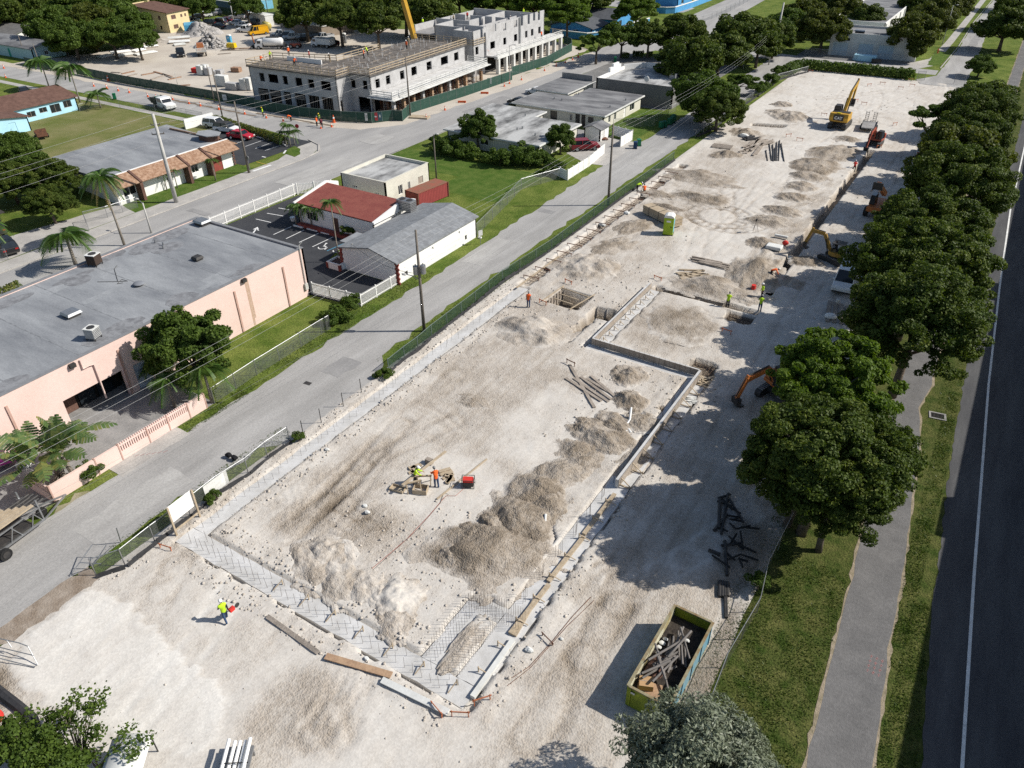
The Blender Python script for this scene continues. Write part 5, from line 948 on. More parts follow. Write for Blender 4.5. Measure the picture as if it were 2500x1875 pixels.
tree('broad',0,*G(2040,1210,5),3.6,5,'smaller low dark tree at the near foot of the nearest big tree',GR);tree('tall',0,*G(1960,1135,5.5),4.3,5.5,'low spreading dark crown under the nearest big tree, towards the dirt',GR);tree('broad',0,*G(2085,1110,5.5),4.6,5.5,'low dark crown under the nearest big tree, over the path',GR)
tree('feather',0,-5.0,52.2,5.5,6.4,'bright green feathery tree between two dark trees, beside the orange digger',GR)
tree('tall',0,-.9,62.6,5.9,7.3,'largest dark tree, right behind the bright feathery one',GR);tree('broad',0,-2.2,73.0,6.7,7.8,'dark tree over the white van on the right',GR);tree('broad',0,-2.9,84,6.0,7.3,'dark tree over the white pickup bonnet on the right',GR)
tree('tall',0,-1.6,97.5,6.2,7.6,'dark tree just beyond the orange telehandler',GR);tree('farolive',0,-2.3,109,6.2,6.8,'olive tinged tree beside the parked silver car',GR);tree('broad',0,-2.8,121.5,6.0,6.8,'dark tree just beyond the parked silver car',GR)
tree('branchy',0,-8.8,134.5,4.6,6.2,'open branched green tree reaching over the pale ground towards the trailer',GR);tree('tall',0,-2.8,135.5,5.8,6.5,'dark tree behind the open branched one',GR);tree('far',0,-3.2,149,5.4,5.6,'dark tree nearest the far site entrance',GR);tree('farmid',0,-3.6,166,3.6,2.6,'bushy green tree beside the far gate',GR)
tree('farmid',14,1830,570,3.2,2.2,'leafy shrub tree right of the far gate',GR)
tree('far',14,2050,250,7.2,5,'round dark tree right of the distant lane',GR);tree('far',14,2140,90,6.5,5,'dark tree behind the round one right of the distant lane',GR);tree('far',14,2180,-60,6.5,5,'dark tree at the top right corner of the view',GR)
G2='trees by the distant lane'
for q,k_,R,lab in(((1250,330),'farolive',7,'rounded olive tree at the right end of the roller door warehouse'),((1400,190),'farolive',7,'olive tree behind the rounded one left of the distant lane'),((1330,60),'far',7,'dark tree beside the long white warehouse'),((1530,70),'farolive',7,'olive tree left of the distant lane near the top edge'),((1600,-60),'farolive',7,'farthest olive tree left of the distant lane'),((855,160),'far',5,'round dark tree between the two white warehouses'),((480,280),'farolive',7,'big olive tree at the left end of the roller door warehouse'),((640,110),'farolive',6,'olive tree behind the left end of the roller door warehouse'),((320,170),'farolive',6.5,'greyish tree left of the big olive tree'),((170,230),'farmid',6,'green tree beside the leaning tall poles'),((60,330),'far',5.5,'dark tree at the foot of the tall poles'),((540,40),'far',6,'dark tree at the grassy lot near the top edge')):
    tree(k_,14,*q,R,4.5,lab,G2)
G3='trees around the restaurant'
for q,k_,R,zc,lab in(((1530,530),'far',7.4,5.5,'huge round dark tree beside the white parapets'),((1800,480),'far',6.5,5.5,'dark tree behind the huge round one'),((2010,330),'far',8.2,6,'large dark tree on the corner of the side road'),((2130,380),'far',6,5,'dark tree beside the small white panels near the alley end'),((1480,280),'far',6,5.5,'dark tree beside the road junction'),((1180,320),'far',5.4,4.6,'spreading tree in the car park, right of two clipped hedges'),((950,320),'farmid',5,4.6,'spreading tree in the car park, left of two clipped hedges'),((730,370),'thin',5,4.6,'thin crowned tree at the edge of the street'),((1080,90),'bright',6.6,6,'tall bright tree behind the blue wall corner'),((1650,830),'farmid',6,4.5,'green tree overhanging the alley by the green bins'),((1780,950),'broad',5,3.6,'dark tree on the alley verge beside the site fence'),((1450,760),'farmid',2.6,2.5,'small tree against the dark restaurant wall'),((1960,700),'branchy',4,3,'loose branched tree along the alley fence')):
    tree(k_,13,*q,R,zc,lab,G3)
for q,R,lab in(((420,1190),2.7,'small round mango tree in front of the duplex'),):tree('round',13,*q,R,2.6,lab,G3)
tree('round',12,1910,1110,3.4,3.4,'dark bushy tree at the garden corner of the streaked duplex',G3);tree('round',21,1620,1330,4.1,4.3,'leafy dark tree standing against the pink wall')
tree('thin',13,860,240,2.2,1.6,'small shrub tree inside the blue wall',G3)
G4='tall trees behind the building site'
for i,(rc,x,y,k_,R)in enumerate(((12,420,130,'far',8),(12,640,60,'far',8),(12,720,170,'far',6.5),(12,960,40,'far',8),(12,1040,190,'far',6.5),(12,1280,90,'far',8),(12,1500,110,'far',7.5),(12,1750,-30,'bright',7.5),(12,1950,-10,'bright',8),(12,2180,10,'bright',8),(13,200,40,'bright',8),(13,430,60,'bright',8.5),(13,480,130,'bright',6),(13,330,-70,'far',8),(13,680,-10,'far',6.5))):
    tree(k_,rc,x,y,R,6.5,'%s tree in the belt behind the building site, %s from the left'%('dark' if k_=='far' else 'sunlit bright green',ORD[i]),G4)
G5='trees at the upper left'
for i,(x,y,k_,R)in enumerate(((30,80,'far',8),(250,90,'far',9),(420,10,'far',8),(480,250,'farmid',7.5),(640,130,'farmid',8),(620,330,'farmid',6.5),(790,260,'farolive',8),(930,150,'farmid',8.5),(960,320,'farmid',6),(1100,230,'farmid',7),(1180,330,'farmid',5),(1130,60,'far',8),(1300,20,'far',7),(1500,0,'far',7),(1640,40,'far',6.5),(1730,60,'farmid',5))):
    tree(k_,11,x,y,R,5,'%s tree in the wood left of the yellow house, %s from the left'%({'far':'dark','farmid':'green','farolive':'greyish'}[k_],ORD[i]),G5)
tree('farmid',11,2130,70,5,5,'green tree beyond the car park by the blue walls',G5);tree('bright',11,560,400,3.2,2.4,'small yellowish green tree beside the teal bungalow',G5)
for i,(x,y,R)in enumerate(((0,120,7),(120,20,7),(-120,60,8))):tree('far',11,x,y,R,6,'dark tree above the white bungalow roof, %s from the right'%ORD[i],G5)
G6='trees beside the pink warehouse street'
for x,y,R,k_,lab in((130,1290,3.8,'farmid','bright topped tree at the left edge beside the lawn'),(250,1440,3.4,'round','tree just below the bright topped one at the left edge'),(430,1540,4.0,'broad','wide dark tree behind the tall palm on the left'),(90,1560,4.2,'broad','dark tree at the left edge above the parked black car')):tree(k_,11,x,y,R,3.3,lab,G6)
tree('broad',21,420,90,3.4,2.8,'low dark tree behind the chain link fence corner',G6)
tree('silver',43,1580,1740,3.9,4.6,'grey leaved silvery tree at the bottom edge beside the dumpster',name='tree');tree('silver',43,1860,1640,2.3,4.2,'right hand stem of the silvery tree above the grass',name='tree')
# shrubs
GS='shrubs'
for rc,x,y,R,zc,lab in((13,100,1340,2.6,1.3,'big shrub in front of the streaked duplex'),(13,250,1370,2.0,1.0,'shrub between big shrub and mango tree'),(12,1640,1260,2.4,1.2,'shrub at the white wall corner by the street'),(12,1800,1290,2.2,1.1,'shrub left of the dark bushy tree'),(12,2100,1360,2.2,1.2,'shrub right of the dark bushy tree'),(12,1545,1200,1,1,'small shrub by the leaning street light'),(22,790,330,1.1,.9,'shrub by the red roofed shop entrance'),(22,850,320,.9,.9,'reddish shrub by the red roofed shop'),(31,760,740,.9,.7,'small leafy plant outside the pink wall'),(22,680,1060,1.6,.6,'vine covered fence corner by the white iron fence'),(22,820,950,1.2,.8,'vine heap at the corner of the white iron fence'),(12,910,1620,.8,1.2,'creeper on the small white house'),(13,380,1450,1.8,.8,'vine spilling over the white corner wall'),(31,1830,970,.7,.4,'weed clump in the alley fence by the white banner'),(32,360,450,.6,.4,'weed clump at the end of the alley fence'),(22,1100,1570,.9,.3,'weeds at the gap in the alley fence'),(13,2100,760,2,1.4,'shrub in the alley fence near the far end'),(13,2170,740,1.5,1.2,'second shrub in the far alley fence'),(13,1950,920,1.6,1.4,'shrub against the fence at the bend'),(14,30,680,1.8,1,'shrub left of the far hedge'),(14,110,610,1.8,1,'shrub at the left end of the far hedge'),(43,1690,1120,.5,.5,'tuft of tall weeds against the right fence'),(43,2140,60,.8,.8,'green vine climbing the right fence'),(14,1190,630,1.6,.9,'ragged shrub at the right end of the far hedge')):
    tree('bush',rc,x,y,R,zc,lab,GS,'shrub',trunk_r=.05)
# foreground plants at the lower left corner
tree('bush',41,280,1490,1.7,1.2,'leafy bush in the bottom left corner',None,'shrub',trunk_r=.06);tree('bush',41,480,1680,1.5,1.2,'leafy bush at the bottom edge below the sapling',None,'shrub',trunk_r=.06);tree('bush',41,60,1420,1.3,1.0,'grassy clump at the left edge below the red bag',None,'shrub',trunk_r=.05)
def branches(name,label,base,tips,m,leafm,nl,s,r=.05):
    o=E(name,label,'sapling',base,0);k=MB();rs=np.random.RandomState(len(tips));P=[];root=Vector((0,0,0))
    for t in tips:
        t=Vector(t)-Vector(base);mid=t*.5+Vector((0,0,.3));k.tube([root,mid*.6+Vector((0,0,.1)),mid,t],[r,r*.7,r*.5,r*.15],5)
        for _ in range(3):q=rs.normal(0,.2,3);P+=[np.array(t)+q+rs.normal(0,.15,3)for _ in range(nl//3)]
    k.build('trunk',m,o);P=np.array(P);N_=rs.normal(0,.6,P.shape);N_[:,2]+=.8;N_/=np.linalg.norm(N_,axis=1,keepdims=True);V,F=leaf_quads(P,N_,s,rs,1.5);npmesh('crown',V,F,leafm,o);return o
_tp=[(*W(41,x,y,z),z)for x,y,z in((560,1060,2.6),(630,1090,2.4),(540,1170,2.3),(840,1010,2.8),(800,1060,2.7),(760,1130,2.4),(830,1110,2.5),(670,1170,2.2),(620,1200,2),(810,1180,2.3),(700,1240,2),(860,1280,2.2),(600,1300,1.8),(800,1340,1.9),(720,1360,1.6),(300,1170,1.6),(390,1160,1.6),(480,1230,1.7))]
branches('sapling','bare branched young tree with small leaf clusters at the lower left',(*W(41,720,1640,0),0),_tp,M['bark'],LEAF['mid'],60,.13)
_tp=[(*W(41,x,y,z),z)for x,y,z in((1100,1330,2.2),(1090,1400,2),(1250,1390,2.2),(1190,1390,2.1),(1010,1460,1.8),(1140,1530,1.8),(1180,1510,1.8),(1110,1590,1.5),(810,1440,1.6),(820,1560,1.3),(690,1490,1.5),(920,1580,1.2),(1000,1640,1))]
branches('sapling','second young tree with sparse leaf clusters beside the pale tarpaulin roof',(*W(41,860,1700,0),0),_tp,M['bark'],LEAF['mid'],50,.12)
# palms
def frond_crown(nf,L,w,seed,droop=1.0,m='palm',up=.9,nl=26):
    rs=np.random.RandomState(seed);V=[];F=[]
    for i in range(nf):
        a=2*pi*i/nf+rs.uniform(-.25,.25);el=rs.uniform(.05,1.0)*up;l=L*rs.uniform(.8,1.1);pts=[]
        for j in range(nl+1):
            t=j/nl;r=l*(t*cos(el)**.5*.95);z=l*(sin(el)*t-droop*(.55+.25*(1-el))*t*t);pts.append(np.array((cos(a)*r,sin(a)*r,z)))
        sd=np.array((-sin(a),cos(a),0))
        for j in range(nl):
            p,q=pts[j],pts[j+1];t=(j+.5)/nl;ww=w*(sin(pi*min(1,t*.85+.12))**.6)*rs.uniform(.85,1.15)
            b=len(V);V+=[p+sd*.03,q+sd*.03,q-sd*.03,p-sd*.03];F.append((b,b+1,b+2,b+3))
            for s_ in(-1,1):
                f=(q-p)/(np.linalg.norm(q-p)+1e-9);tip=p+sd*s_*ww+f*ww*.55-np.array((0,0,ww*.35));b=len(V);V+=[p,q*.55+p*.45,tip,p*.7+tip*.3-np.array((0,0,.02))];F.append((b,b+1,b+2,b+3))
    return np.array(V),np.array(F)
_PM={}
def palm(label,base,h,L,nf=15,w=.55,seed=1,droop=1.0,group='palms',lean=(0,0),r=.13,dead=0):
    key=(nf,w,droop)
    if key not in _PM:V,F=frond_crown(nf,1.0,w/2.2,nf,droop);o=npmesh('crown',V,F,LEAF['palm']);_PM[key]=o.data;bpy.data.objects.remove(o)
    o=E('palm_tree',label,'palm',(base[0],base[1],0),0,group);k=MB();lx,ly=lean
    k.tube([(0,0,-.1),(lx*.3,ly*.3,h*.35),(lx*.7,ly*.7,h*.7),(lx,ly,h)],[r*1.4,r,r*.9,r*.8],8);k.tube([(lx,ly,h),(lx,ly,h+L*.16)],[r*.9,r*.4],7);k.build('trunk',M['barkp'],o,smooth=True)
    c=bpy.data.objects.new('crown',_PM[key]);link(c,o);c.location=(lx,ly,h+L*.12);c.scale=(L,L,L);c.rotation_euler=(0,0,seed)
    if dead:V,F=frond_crown(dead,L*.8,.4,seed+40,1.6,up=.1);q=npmesh('dry_frond',V,F,LEAF['dry'],o);q.location=(lx,ly,h)
    return o
palm('coconut palm on the left of the pair beside the far street',W(11,430,770),5.2,4.0,18,.9,1,1.2);palm('coconut palm on the right of the pair beside the far street',W(11,690,880),6.2,4.3,18,.9,2,1.2);palm('small palm beside the green bin on the verge',W(11,870,930),2.4,3.0,16,.8,3,1.0)
palm('bushy queen palm behind the pink warehouse roof',W(21,660,640),3.6,3.6,22,.9,4,1.35,r=.2);palm('tall slender palm with a shaggy crown beside the street light',W(21,1075,460),8.2,2.9,20,.8,5,1.3,lean=(-.9,.2),dead=9);palm('palm at the left edge beside the dark bungalow',W(21,-60,560),4.2,3.2,16,.8,6,1.1,dead=5)
for i,(x,y)in enumerate(((350,280),(400,285),(482,300),(572,310))):palm('short palm in the row along the red roofed shop, %s from the left'%ORD[i],W(22,x,y),2.5,1.35,16,.8,7+i,1.2,'palms by the red roofed shop',r=.08)
palm('tall thin palm growing out of the brick planter',W(22,718,600),7.2,1.6,16,.8,12,1.2,r=.07)
for i,(x,y,h)in enumerate(((1530,1620,2.6),(1440,1640,2.4),(1860,1555,3.0))):palm('small palm in front of the clinic wall, %s'%('right of the concrete pole','left of the concrete pole','by the red doors')[i],W(11,x,y),h,1.25,13,.7,14+i,1.1,'palms by the clinic',r=.07)
for i,(x,y,h)in enumerate(((300,1270,3.4),(265,1265,2.2),(335,1250,2.0))):palm('palm in the kerb island at the street corner, %s'%('tallest','left hand','right hand')[i],W(12,x,y),h,1.7,14,.8,18+i,1.2,'palms on the corner island',r=.07)
palm('palm under the dark tree by the pink wall, nearest the picket wall',W(31,1510,190),2.6,2.1,16,.8,22,1.2,'palms by the pink wall');palm('drooping palm under the right side of the dark tree by the pink wall',W(31,1830,150),3.2,2.4,18,.9,23,1.4,'palms by the pink wall');palm('low palm against the pink wall left of the dark tree',W(21,1380,1640),1.6,1.9,16,.8,24,1.2,'palms by the pink wall')
# traveller's palm: big paddle leaves in a fan
tv=E('travellers_palm','ragged banana leaved fan palm behind the pink boundary wall','palm',(*W(31,560,800),0));k=MB();rs5=random.Random(3)
for i in range(5):k.tube([(rs5.uniform(-.6,.6),rs5.uniform(-.8,.8),0),(rs5.uniform(-.5,.5),rs5.uniform(-.6,.6),2.2)],[.2,.13],7)
k.build('trunk',M['barkp'],tv)
V=[];F=[]
for i in range(48):
    a=i*2.4;el=rs5.uniform(.2,1.35);L=rs5.uniform(2.4,3.7);b0=np.array((rs5.uniform(-1.2,.6),rs5.uniform(-1.8,1.8),rs5.uniform(1.8,3.1)));d=np.array((cos(a)*cos(el),sin(a)*cos(el),sin(el)));s=np.array((-sin(a),cos(a),.25*rs5.uniform(-1,1)))
    for j in range(9):
        t0,t1=.3+.7*j/9,.3+.7*(j+.97)/9;
        for sg in(-1,1):
            wv=.62*sin(pi*(.12+.82*(j+.5)/9))*rs5.uniform(.8,1.1);dz=lambda t:np.array((0,0,-.9*t*t*cos(el)));b=len(V)
            V+=[b0+d*L*t0+dz(t0),b0+d*L*t1+dz(t1),b0+d*L*(t1+.04)+s*sg*wv+dz(t1)-np.array((0,0,.18)),b0+d*L*(t0+.05)+s*sg*wv+dz(t0)-np.array((0,0,.18))];F.append((b,b+1,b+2,b+3))
npmesh('crown',np.array(V),np.array(F),LEAF['banana'],tv);V2,F2=frond_crown(14,1.9,.16,77,.4,up=1.2);q=npmesh('dry_frond',V2,F2,LEAF['dry'],tv);q.location=(.6,-.4,1.8)
# hedges
def hedge(label,pts,w,h,m,dens=90,s=.16,z0=0.0,name='hedge',group=None):
    rs=np.random.RandomState(int(abs(pts[0][0]*7))+len(pts));o=E(name,label,'hedge',(*pts[0],z0),0,group);P=[];Nn=[]
    for i in range(len(pts)-1):
        a=np.array(pts[i])-np.array(pts[0]);b=np.array(pts[i+1])-np.array(pts[0]);L=np.hypot(*(b-a));n=int(L*dens*(w+2*h));d=(b-a)/L;nn=np.array((-d[1],d[0]));t=rs.uniform(0,1,n);th=rs.uniform(-.1,1.1,n)*pi
        rr=rs.uniform(.65,1.05,n)*(1+.3*(fbm(t*L*.8,th,5)-.5));u,v=np.cos(th)*w/2*rr,np.clip(np.sin(th),-.1,1)**.6*0+np.maximum(np.sin(th)**.55 if False else np.abs(np.sin(th))**.55,.05)*h*rr
        P.append(np.stack([a[0]+d[0]*L*t+nn[0]*u,a[1]+d[1]*L*t+nn[1]*u,v],-1));q=np.stack([nn[0]*np.cos(th),nn[1]*np.cos(th),np.sin(th)],-1)+rs.normal(0,.5,(n,3));Nn.append(q/np.linalg.norm(q,axis=1,keepdims=True))
    P=np.concatenate(P);Nn=np.concatenate(Nn);V,F=leaf_quads(P,Nn,s,rs,1.5);npmesh('foliage',V,F,LEAF[m],o)
    k=MB()
    for i in range(len(pts)-1):
        L=hypot(pts[i+1][0]-pts[i][0],pts[i+1][1]-pts[i][1])
        for j in range(max(1,int(L/2))):t=(j+.5)/max(1,int(L/2));k.tube([(pts[i][0]+(pts[i+1][0]-pts[i][0])*t-pts[0][0],pts[i][1]+(pts[i+1][1]-pts[i][1])*t-pts[0][1],0),(pts[i][0]+(pts[i+1][0]-pts[i][0])*t-pts[0][0],pts[i][1]+(pts[i+1][1]-pts[i][1])*t-pts[0][1],h*.6)],.04,5)
    k.build('stem',M['bark'],o);return o
hedge('long overgrown green hedge along the far end of the site',Ws(14,(150,640),(270,592),(700,630),(1100,670),(1250,690)),2.6,2.0,'mid',34,.32);hedge('clipped yellow green hedge between the clinic car park and the far street',Ws(11,(1850,1050),(2206,1160))+Ws(12,(90,1190),(250,1250)),1.6,1.25,'hedge',70,.2)
hedge('ivy covered garden wall in front of the streaked duplex',Ws(12,(1570,1320),(1850,1380),(2206,1430)),1.2,1.3,'mid',60,.2)
for i,q in enumerate(((950,500,1005,505),(1037,490,1132,490),(1165,495,1208,495))):hedge('clipped block hedge under the car park trees, %s from the left'%ORD[i],Ws(13,q[:2],q[2:]),1.6,1.3,'dark',50,.25,group='clipped hedges')
hedge('low yellowish hedge behind the pink warehouse at the left edge',Ws(21,(-60,900),(180,810)),1.4,.7,'hedge',90,.15)
# grass blades on the verges: nobody could count them
def blades(polys,n,h,m,name='grass_tufts',seed=3):
    rs=np.random.RandomState(seed);P=[]
    for(x0,x1,y0,y1,w)in polys:c=int(n*w);P.append(np.stack([rs.uniform(x0,x1,c),rs.uniform(y0,y1,c)],-1))
    P=np.concatenate(P);k=fbm(P[:,0]*.8,P[:,1]*.8,5)+rs.uniform(-.2,.2,len(P))>.42;px,py=P[:,0],P[:,1];f_=lambda L:np.interp(py,[q[1]for q in L],[q[0]for q in L]);k&=np.where(px>1.5,(px>f_(_pr)+.12)&(px<f_(_rv)-.15),(px<-1.2)|(px<f_(_pl)-.2));P=P[k];n=len(P);a=rs.uniform(0,6.28,n);hh=h*rs.uniform(.4,1.3,n);ww=hh*.32;z=np.full(n,.005)
    A=np.stack([P[:,0]-np.cos(a)*ww,P[:,1]-np.sin(a)*ww,z],-1);B_=np.stack([P[:,0]+np.cos(a)*ww,P[:,1]+np.sin(a)*ww,z],-1);C=np.stack([P[:,0]+rs.normal(0,.5,n)*hh,P[:,1]+rs.normal(0,.5,n)*hh,hh],-1)
    return tag(npmesh(name,np.stack([A,B_,C],1).reshape(-1,3),np.arange(3*n).reshape(-1,3),m),kind='stuff')
blades([(-4.2,.7,20,40,.3),(3.2,4.4,34,66,.2),(4.2,6.4,26,40,.17),(-43,-41,44,80,.12),(-52,-49.2,32,62,.2),(-43,-41.2,15,32,.08),(-50.2,-48.8,27.6,34,.04),(2.6,4,60,100,.08),(-5.6,-4.2,18,36,.09),(-5.4,-4.2,36,60,.06)],60000,.1,LEAF['blade'])
# ================================================================ FENCES, POLES, WIRES
def densify(pts,sp):
    out=[]
    for i in range(len(pts)-1):
        L=hypot(pts[i+1][0]-pts[i][0],pts[i+1][1]-pts[i][1]);n=max(1,round(L/sp))
        out+=[(pts[i][0]+(pts[i+1][0]-pts[i][0])*k/n,pts[i][1]+(pts[i+1][1]-pts[i][1])*k/n)for k in range(n)]
    return out+[pts[-1]]
def fence(name,label,pts,h,net,post,sp=3.0,r=.035,rail=True,cat='fence',z0=0.0,skirt=None,group=None,base=None):
    o=E(name,label,cat,(*pts[0],z0),0,group);x0,y0=pts[0];P=[(a-x0,b-y0)for a,b in densify(pts,sp)]
    for i,p in enumerate(P[:99]):MB().tube([(p[0],p[1],-.1),(p[0]+rng.uniform(-.03,.03),p[1],h+.06)],r,6).build('post',post,o)
    if net:
        V=[];F=[]
        for i in range(len(P)-1):
            a,b=P[i],P[i+1];sg=rng.uniform(-.06,.02);V+=[(a[0],a[1],.04),(b[0],b[1],.04),(b[0],b[1],h),((a[0]+b[0])/2,(a[1]+b[1])/2,h+sg),(a[0],a[1],h)];F.append(tuple(range(5*i,5*i+5)))
        k=MB();k.v=V;k.f=F;k.m=[0]*len(F);k.build('mesh_panel',net,o)
    if rail:k=MB();k.tube([(p[0],p[1],h)for p in P],r*.8,5);k.build('top_rail',post,o)
    if skirt:
        k=MB();Q=densify(P,.7)
        for i in range(len(Q)-1):
            a,b=Vector((*Q[i],0)),Vector((*Q[i+1],0));d=(b-a).normalized();n=Vector((d.y,-d.x,0))*.12;w=[rng.uniform(.25,.45)for _ in range(2)]
            k.add([tuple(a+n),tuple(b+n),tuple(b+n*2.2+Vector((0,0,w[0]))),tuple(a+n*2.2+Vector((0,0,w[1]))),tuple(a+n*3),tuple(b+n*3)],[(0,1,2,3),(3,2,5,4)])
        k.build('silt_skirt',skirt,o)
    return o
st,stg=M['steel'],mat('grey_green_post',(.16,.2,.18),metal=.2)
fence('chain_link_fence','chain link fence with a green screen and black silt skirt along the alley',Ws(22,(1145,1540),(1280,1430),(1395,1345))+Ws(22,(1515,1240),(1890,950),(2125,760))+Ws(23,(340,490),(605,290),(970,20))+Ws(13,(1150,1560),(1390,1380)),1.3,M['net_g'],stg,3.2,.04,skirt=M['tarp'])
fence('chain_link_fence','far stretch of alley fence with a low silt skirt beyond the overhanging tree',Ws(13,(1580,1180),(1710,1120),(1970,920),(2206,760))+Ws(14,(80,690),(340,620)),1.2,M['net_c'],st,3.4,.03,skirt=M['tarp'])
fence('chain_link_fence','near stretch of chain link fence carrying the white banner beside the alley',Ws(31,(830,1640),(1080,1555),(1335,1350),(1640,1120),(1890,920),(2140,760))+Ws(32,(100,620),(290,490)),1.5,M['net_c'],st,3.0,.04,skirt=M['tarp'])
for i,q in enumerate(((410,435,270,395),(565,330,380,300),(755,190,535,185),(910,70,730,45))):
    a=W(32,q[0],q[1]);k=MB();k.tube([(0,0,0),(0,0,1.5)],.035,5);tag(k.build('fence_post',M['steeld'],loc=(*a,0)),'bare fence post standing in the gap of the alley fence, %s from the near end'%ORD[i],'fence post','bare posts in the fence gap')
fence('chain_link_fence','chain link fence along the far side of the alley beside the pink warehouse lawn',Ws(31,(1850,160))+[(-50.6,36.5),(-50.7,45)]+Ws(22,(640,1180)),1.6,M['net_c'],st,3.0,.035)
fence('chain_link_fence','chain link fence round the garden behind the red container',[(-51.2,73)]+[(-53.6,84),(-55,90),(-52.5,96.7)],1.6,M['net_c'],st,3.0,.035)
fence('chain_link_fence','chain link fence round the duplex lawn beside the green bins',Ws(13,(870,1100),(1220,1090),(1280,1010),(1410,960)),1.5,M['net_c'],st,2.6,.03)
fence('chain_link_fence','sagging chain link fence between the dirt and the path on the right',Ws(43,(1690,1170),(1830,800),(2110,320),(2180,0))+[(-4.0,45),(-4.3,58)],1.4,netmat('rusty_chain_link',(.12,.115,.09),.2),st,3.0,.03)
fence('chain_link_fence','chain link fence in front of the roller door warehouse',Ws(14,(315,480),(520,500),(730,525),(1180,545)),1.8,M['net_c'],st,5,.04)
fence('chain_link_fence','chain link fence along the grassy lot beside the side road',Ws(13,(1560,215),(1720,165),(1880,95),(2060,0))+[(-52,330)],1.8,M['net_c'],st,5,.04)
fence('chain_link_fence','thin chain link fence round the lawn behind the clinic',Ws(11,(690,960),(870,910),(1205,945),(1480,975),(1750,1030)),1.3,M['net_c'],st,5,.03)
fence('chain_link_fence','chain link gate and fence corner under the low dark tree on the left',Ws(21,(770,330),(740,260),(930,215),(1190,130)),1.5,M['net_c'],st,2.5,.035)
fence('chain_link_fence','short chain link fence at the left edge beside the parked black car',Ws(21,(-60,600),(75,580)),1.4,M['net_c'],st,2,.035)
fence('gate_frame','chain link gate at the far entrance of the site',Ws(14,(1600,720),(1690,735)),1.8,M['net_c'],st,2.2,.04,cat='gate');fence('gate_frame','open chain link gate leaf beside the ragged shrub at the far entrance',Ws(14,(1280,690),(1345,695)),1.8,M['net_c'],st,2.2,.04,cat='gate')
# screened hoarding round the flats
fence('green_hoarding','dark green screen hoarding round the buildings under construction',Ws(12,(0,945),(380,1010),(740,1050),(1000,1062),(1180,1040),(1265,1045),(1340,975),(1800,830),(2206,690))+Ws(13,(0,655),(300,560),(515,440),(510,400),(445,375)),1.9,M['net_d'],stg,2.6,.05,cat='hoarding')
fence('green_hoarding','dark green screen hoarding along the street in front of the dirt yard',Ws(11,(665,640),(1100,730),(1500,800),(1900,870),(2206,925)),1.8,M['net_d'],stg,2.6,.05,cat='hoarding')
fence('green_hoarding','short dark green hoarding behind the pair of coconut palms',Ws(11,(225,560),(350,590),(495,610)),1.8,M['net_d'],stg,2.6,.05,cat='hoarding')
fence('green_hoarding','dark screen fence behind the parked cars at the back of the yard',[G(502,28),G(560,40),G(640,52),G(700,50)],2.4,M['net_d'],stg,5,.06,cat='hoarding')
def pickets(name,label,pts,h,m,gap=.16,w=.05,mids=(.15,.9),sp=2.4,group=None,solid=False):
    o=E(name,label,'fence',(*pts[0],0),0,group);x0,y0=pts[0]
    for i in range(len(pts)-1):
        a=Vector((pts[i][0]-x0,pts[i][1]-y0,0));b=Vector((pts[i+1][0]-x0,pts[i+1][1]-y0,0));L=(b-a).length;d=(b-a)/L;n=int(L/gap);k=MB()
        if solid:k.beam(a+Vector((0,0,h/2)),b+Vector((0,0,h/2)),.05,h*.94)
        else:
            for j in range(n):p=a+d*(j+.5)*gap;k.beam(p+Vector((0,0,.05)),p+Vector((0,0,h)),w)
        k.build('pickets',m,o);k=MB()
        for t in mids:k.beam(a+Vector((0,0,h*t)),b+Vector((0,0,h*t)),.06,.09)
        k.build('rail',m,o)
        for j in range(int(L/sp)+1):p=a+d*min(L,j*sp);MB().rbx((p.x,p.y,h*.53),(.12,.12,h*1.06)).build('post',m,o)
pickets('iron_fence','white iron picket fence across the end of the dark car park',[(-57.6,50.9),(-53,51.3),(-51.25,51.4)],1.4,M['white']);pickets('iron_fence','white iron picket fence from the corner vine to the white warehouse',[(-51.25,51.5),(-51.15,57.3)],1.4,M['white'])
pickets('iron_fence','long white iron picket fence between the main street and the dark car park',[(-81.5,50),(-81.4,72)],1.7,M['white'],.15);pickets('iron_fence','white fence beside the red roofed shop on the street',[(-81.3,72.2),(-78,76)],1.6,M['white'],.2)
pickets('panel_fence','white board fence along the alley in front of the streaked duplex',[(-51.2,96.8),(-51.35,104),(-52.2,111)],1.6,M['white'],solid=True,sp=1.7);pickets('panel_fence','white corner wall joining the board fence, half under the vine',[(-55,98.5),(-51.3,96.7)],1.5,M['white'],solid=True)
pickets('panel_fence','short white board fence by the shed driveway',[(-51.4,115.3),(-51.3,119.6),(-55.4,120.6)],1.7,M['white'],solid=True,sp=1.5)
# loose gates on the ground
def frame(label,pts,r=.035,name='gate_frame',m=None):
    k=MB()
    for q in pts:k.tube(q,r,5)
    c=pts[0][0];o=k.build(name,m or M['steel']);return tag(o,label,'gate')
_g=lambda*p:[(*W(31,x,y,z),z)for x,y,z in p]
frame('bare steel gate frame leaning open onto the alley at the near fence corner',[_g((600,1650,.05),(795,1375,1.2),(980,1378,1.2),(780,1560,.05)),_g((690,1530,.6),(870,1540,.5)),_g((915,1380,1.2),(800,1560,.3)),_g((1003,1232,1.6),(1040,1350,.1))])
_g=lambda*p:[(*W(41,x,y,z),z)for x,y,z in p]
frame('bent steel gate frame lying at the left edge of the white gravel',[_g((0,545,.9),(160,580,.9),(240,610,.9),(328,770,.1),(290,785,.1)),_g((0,620,.6),(290,690,.5)),_g((0,715,.3),(300,790,.1)),_g((60,560,.9),(100,620,.6))],.03)
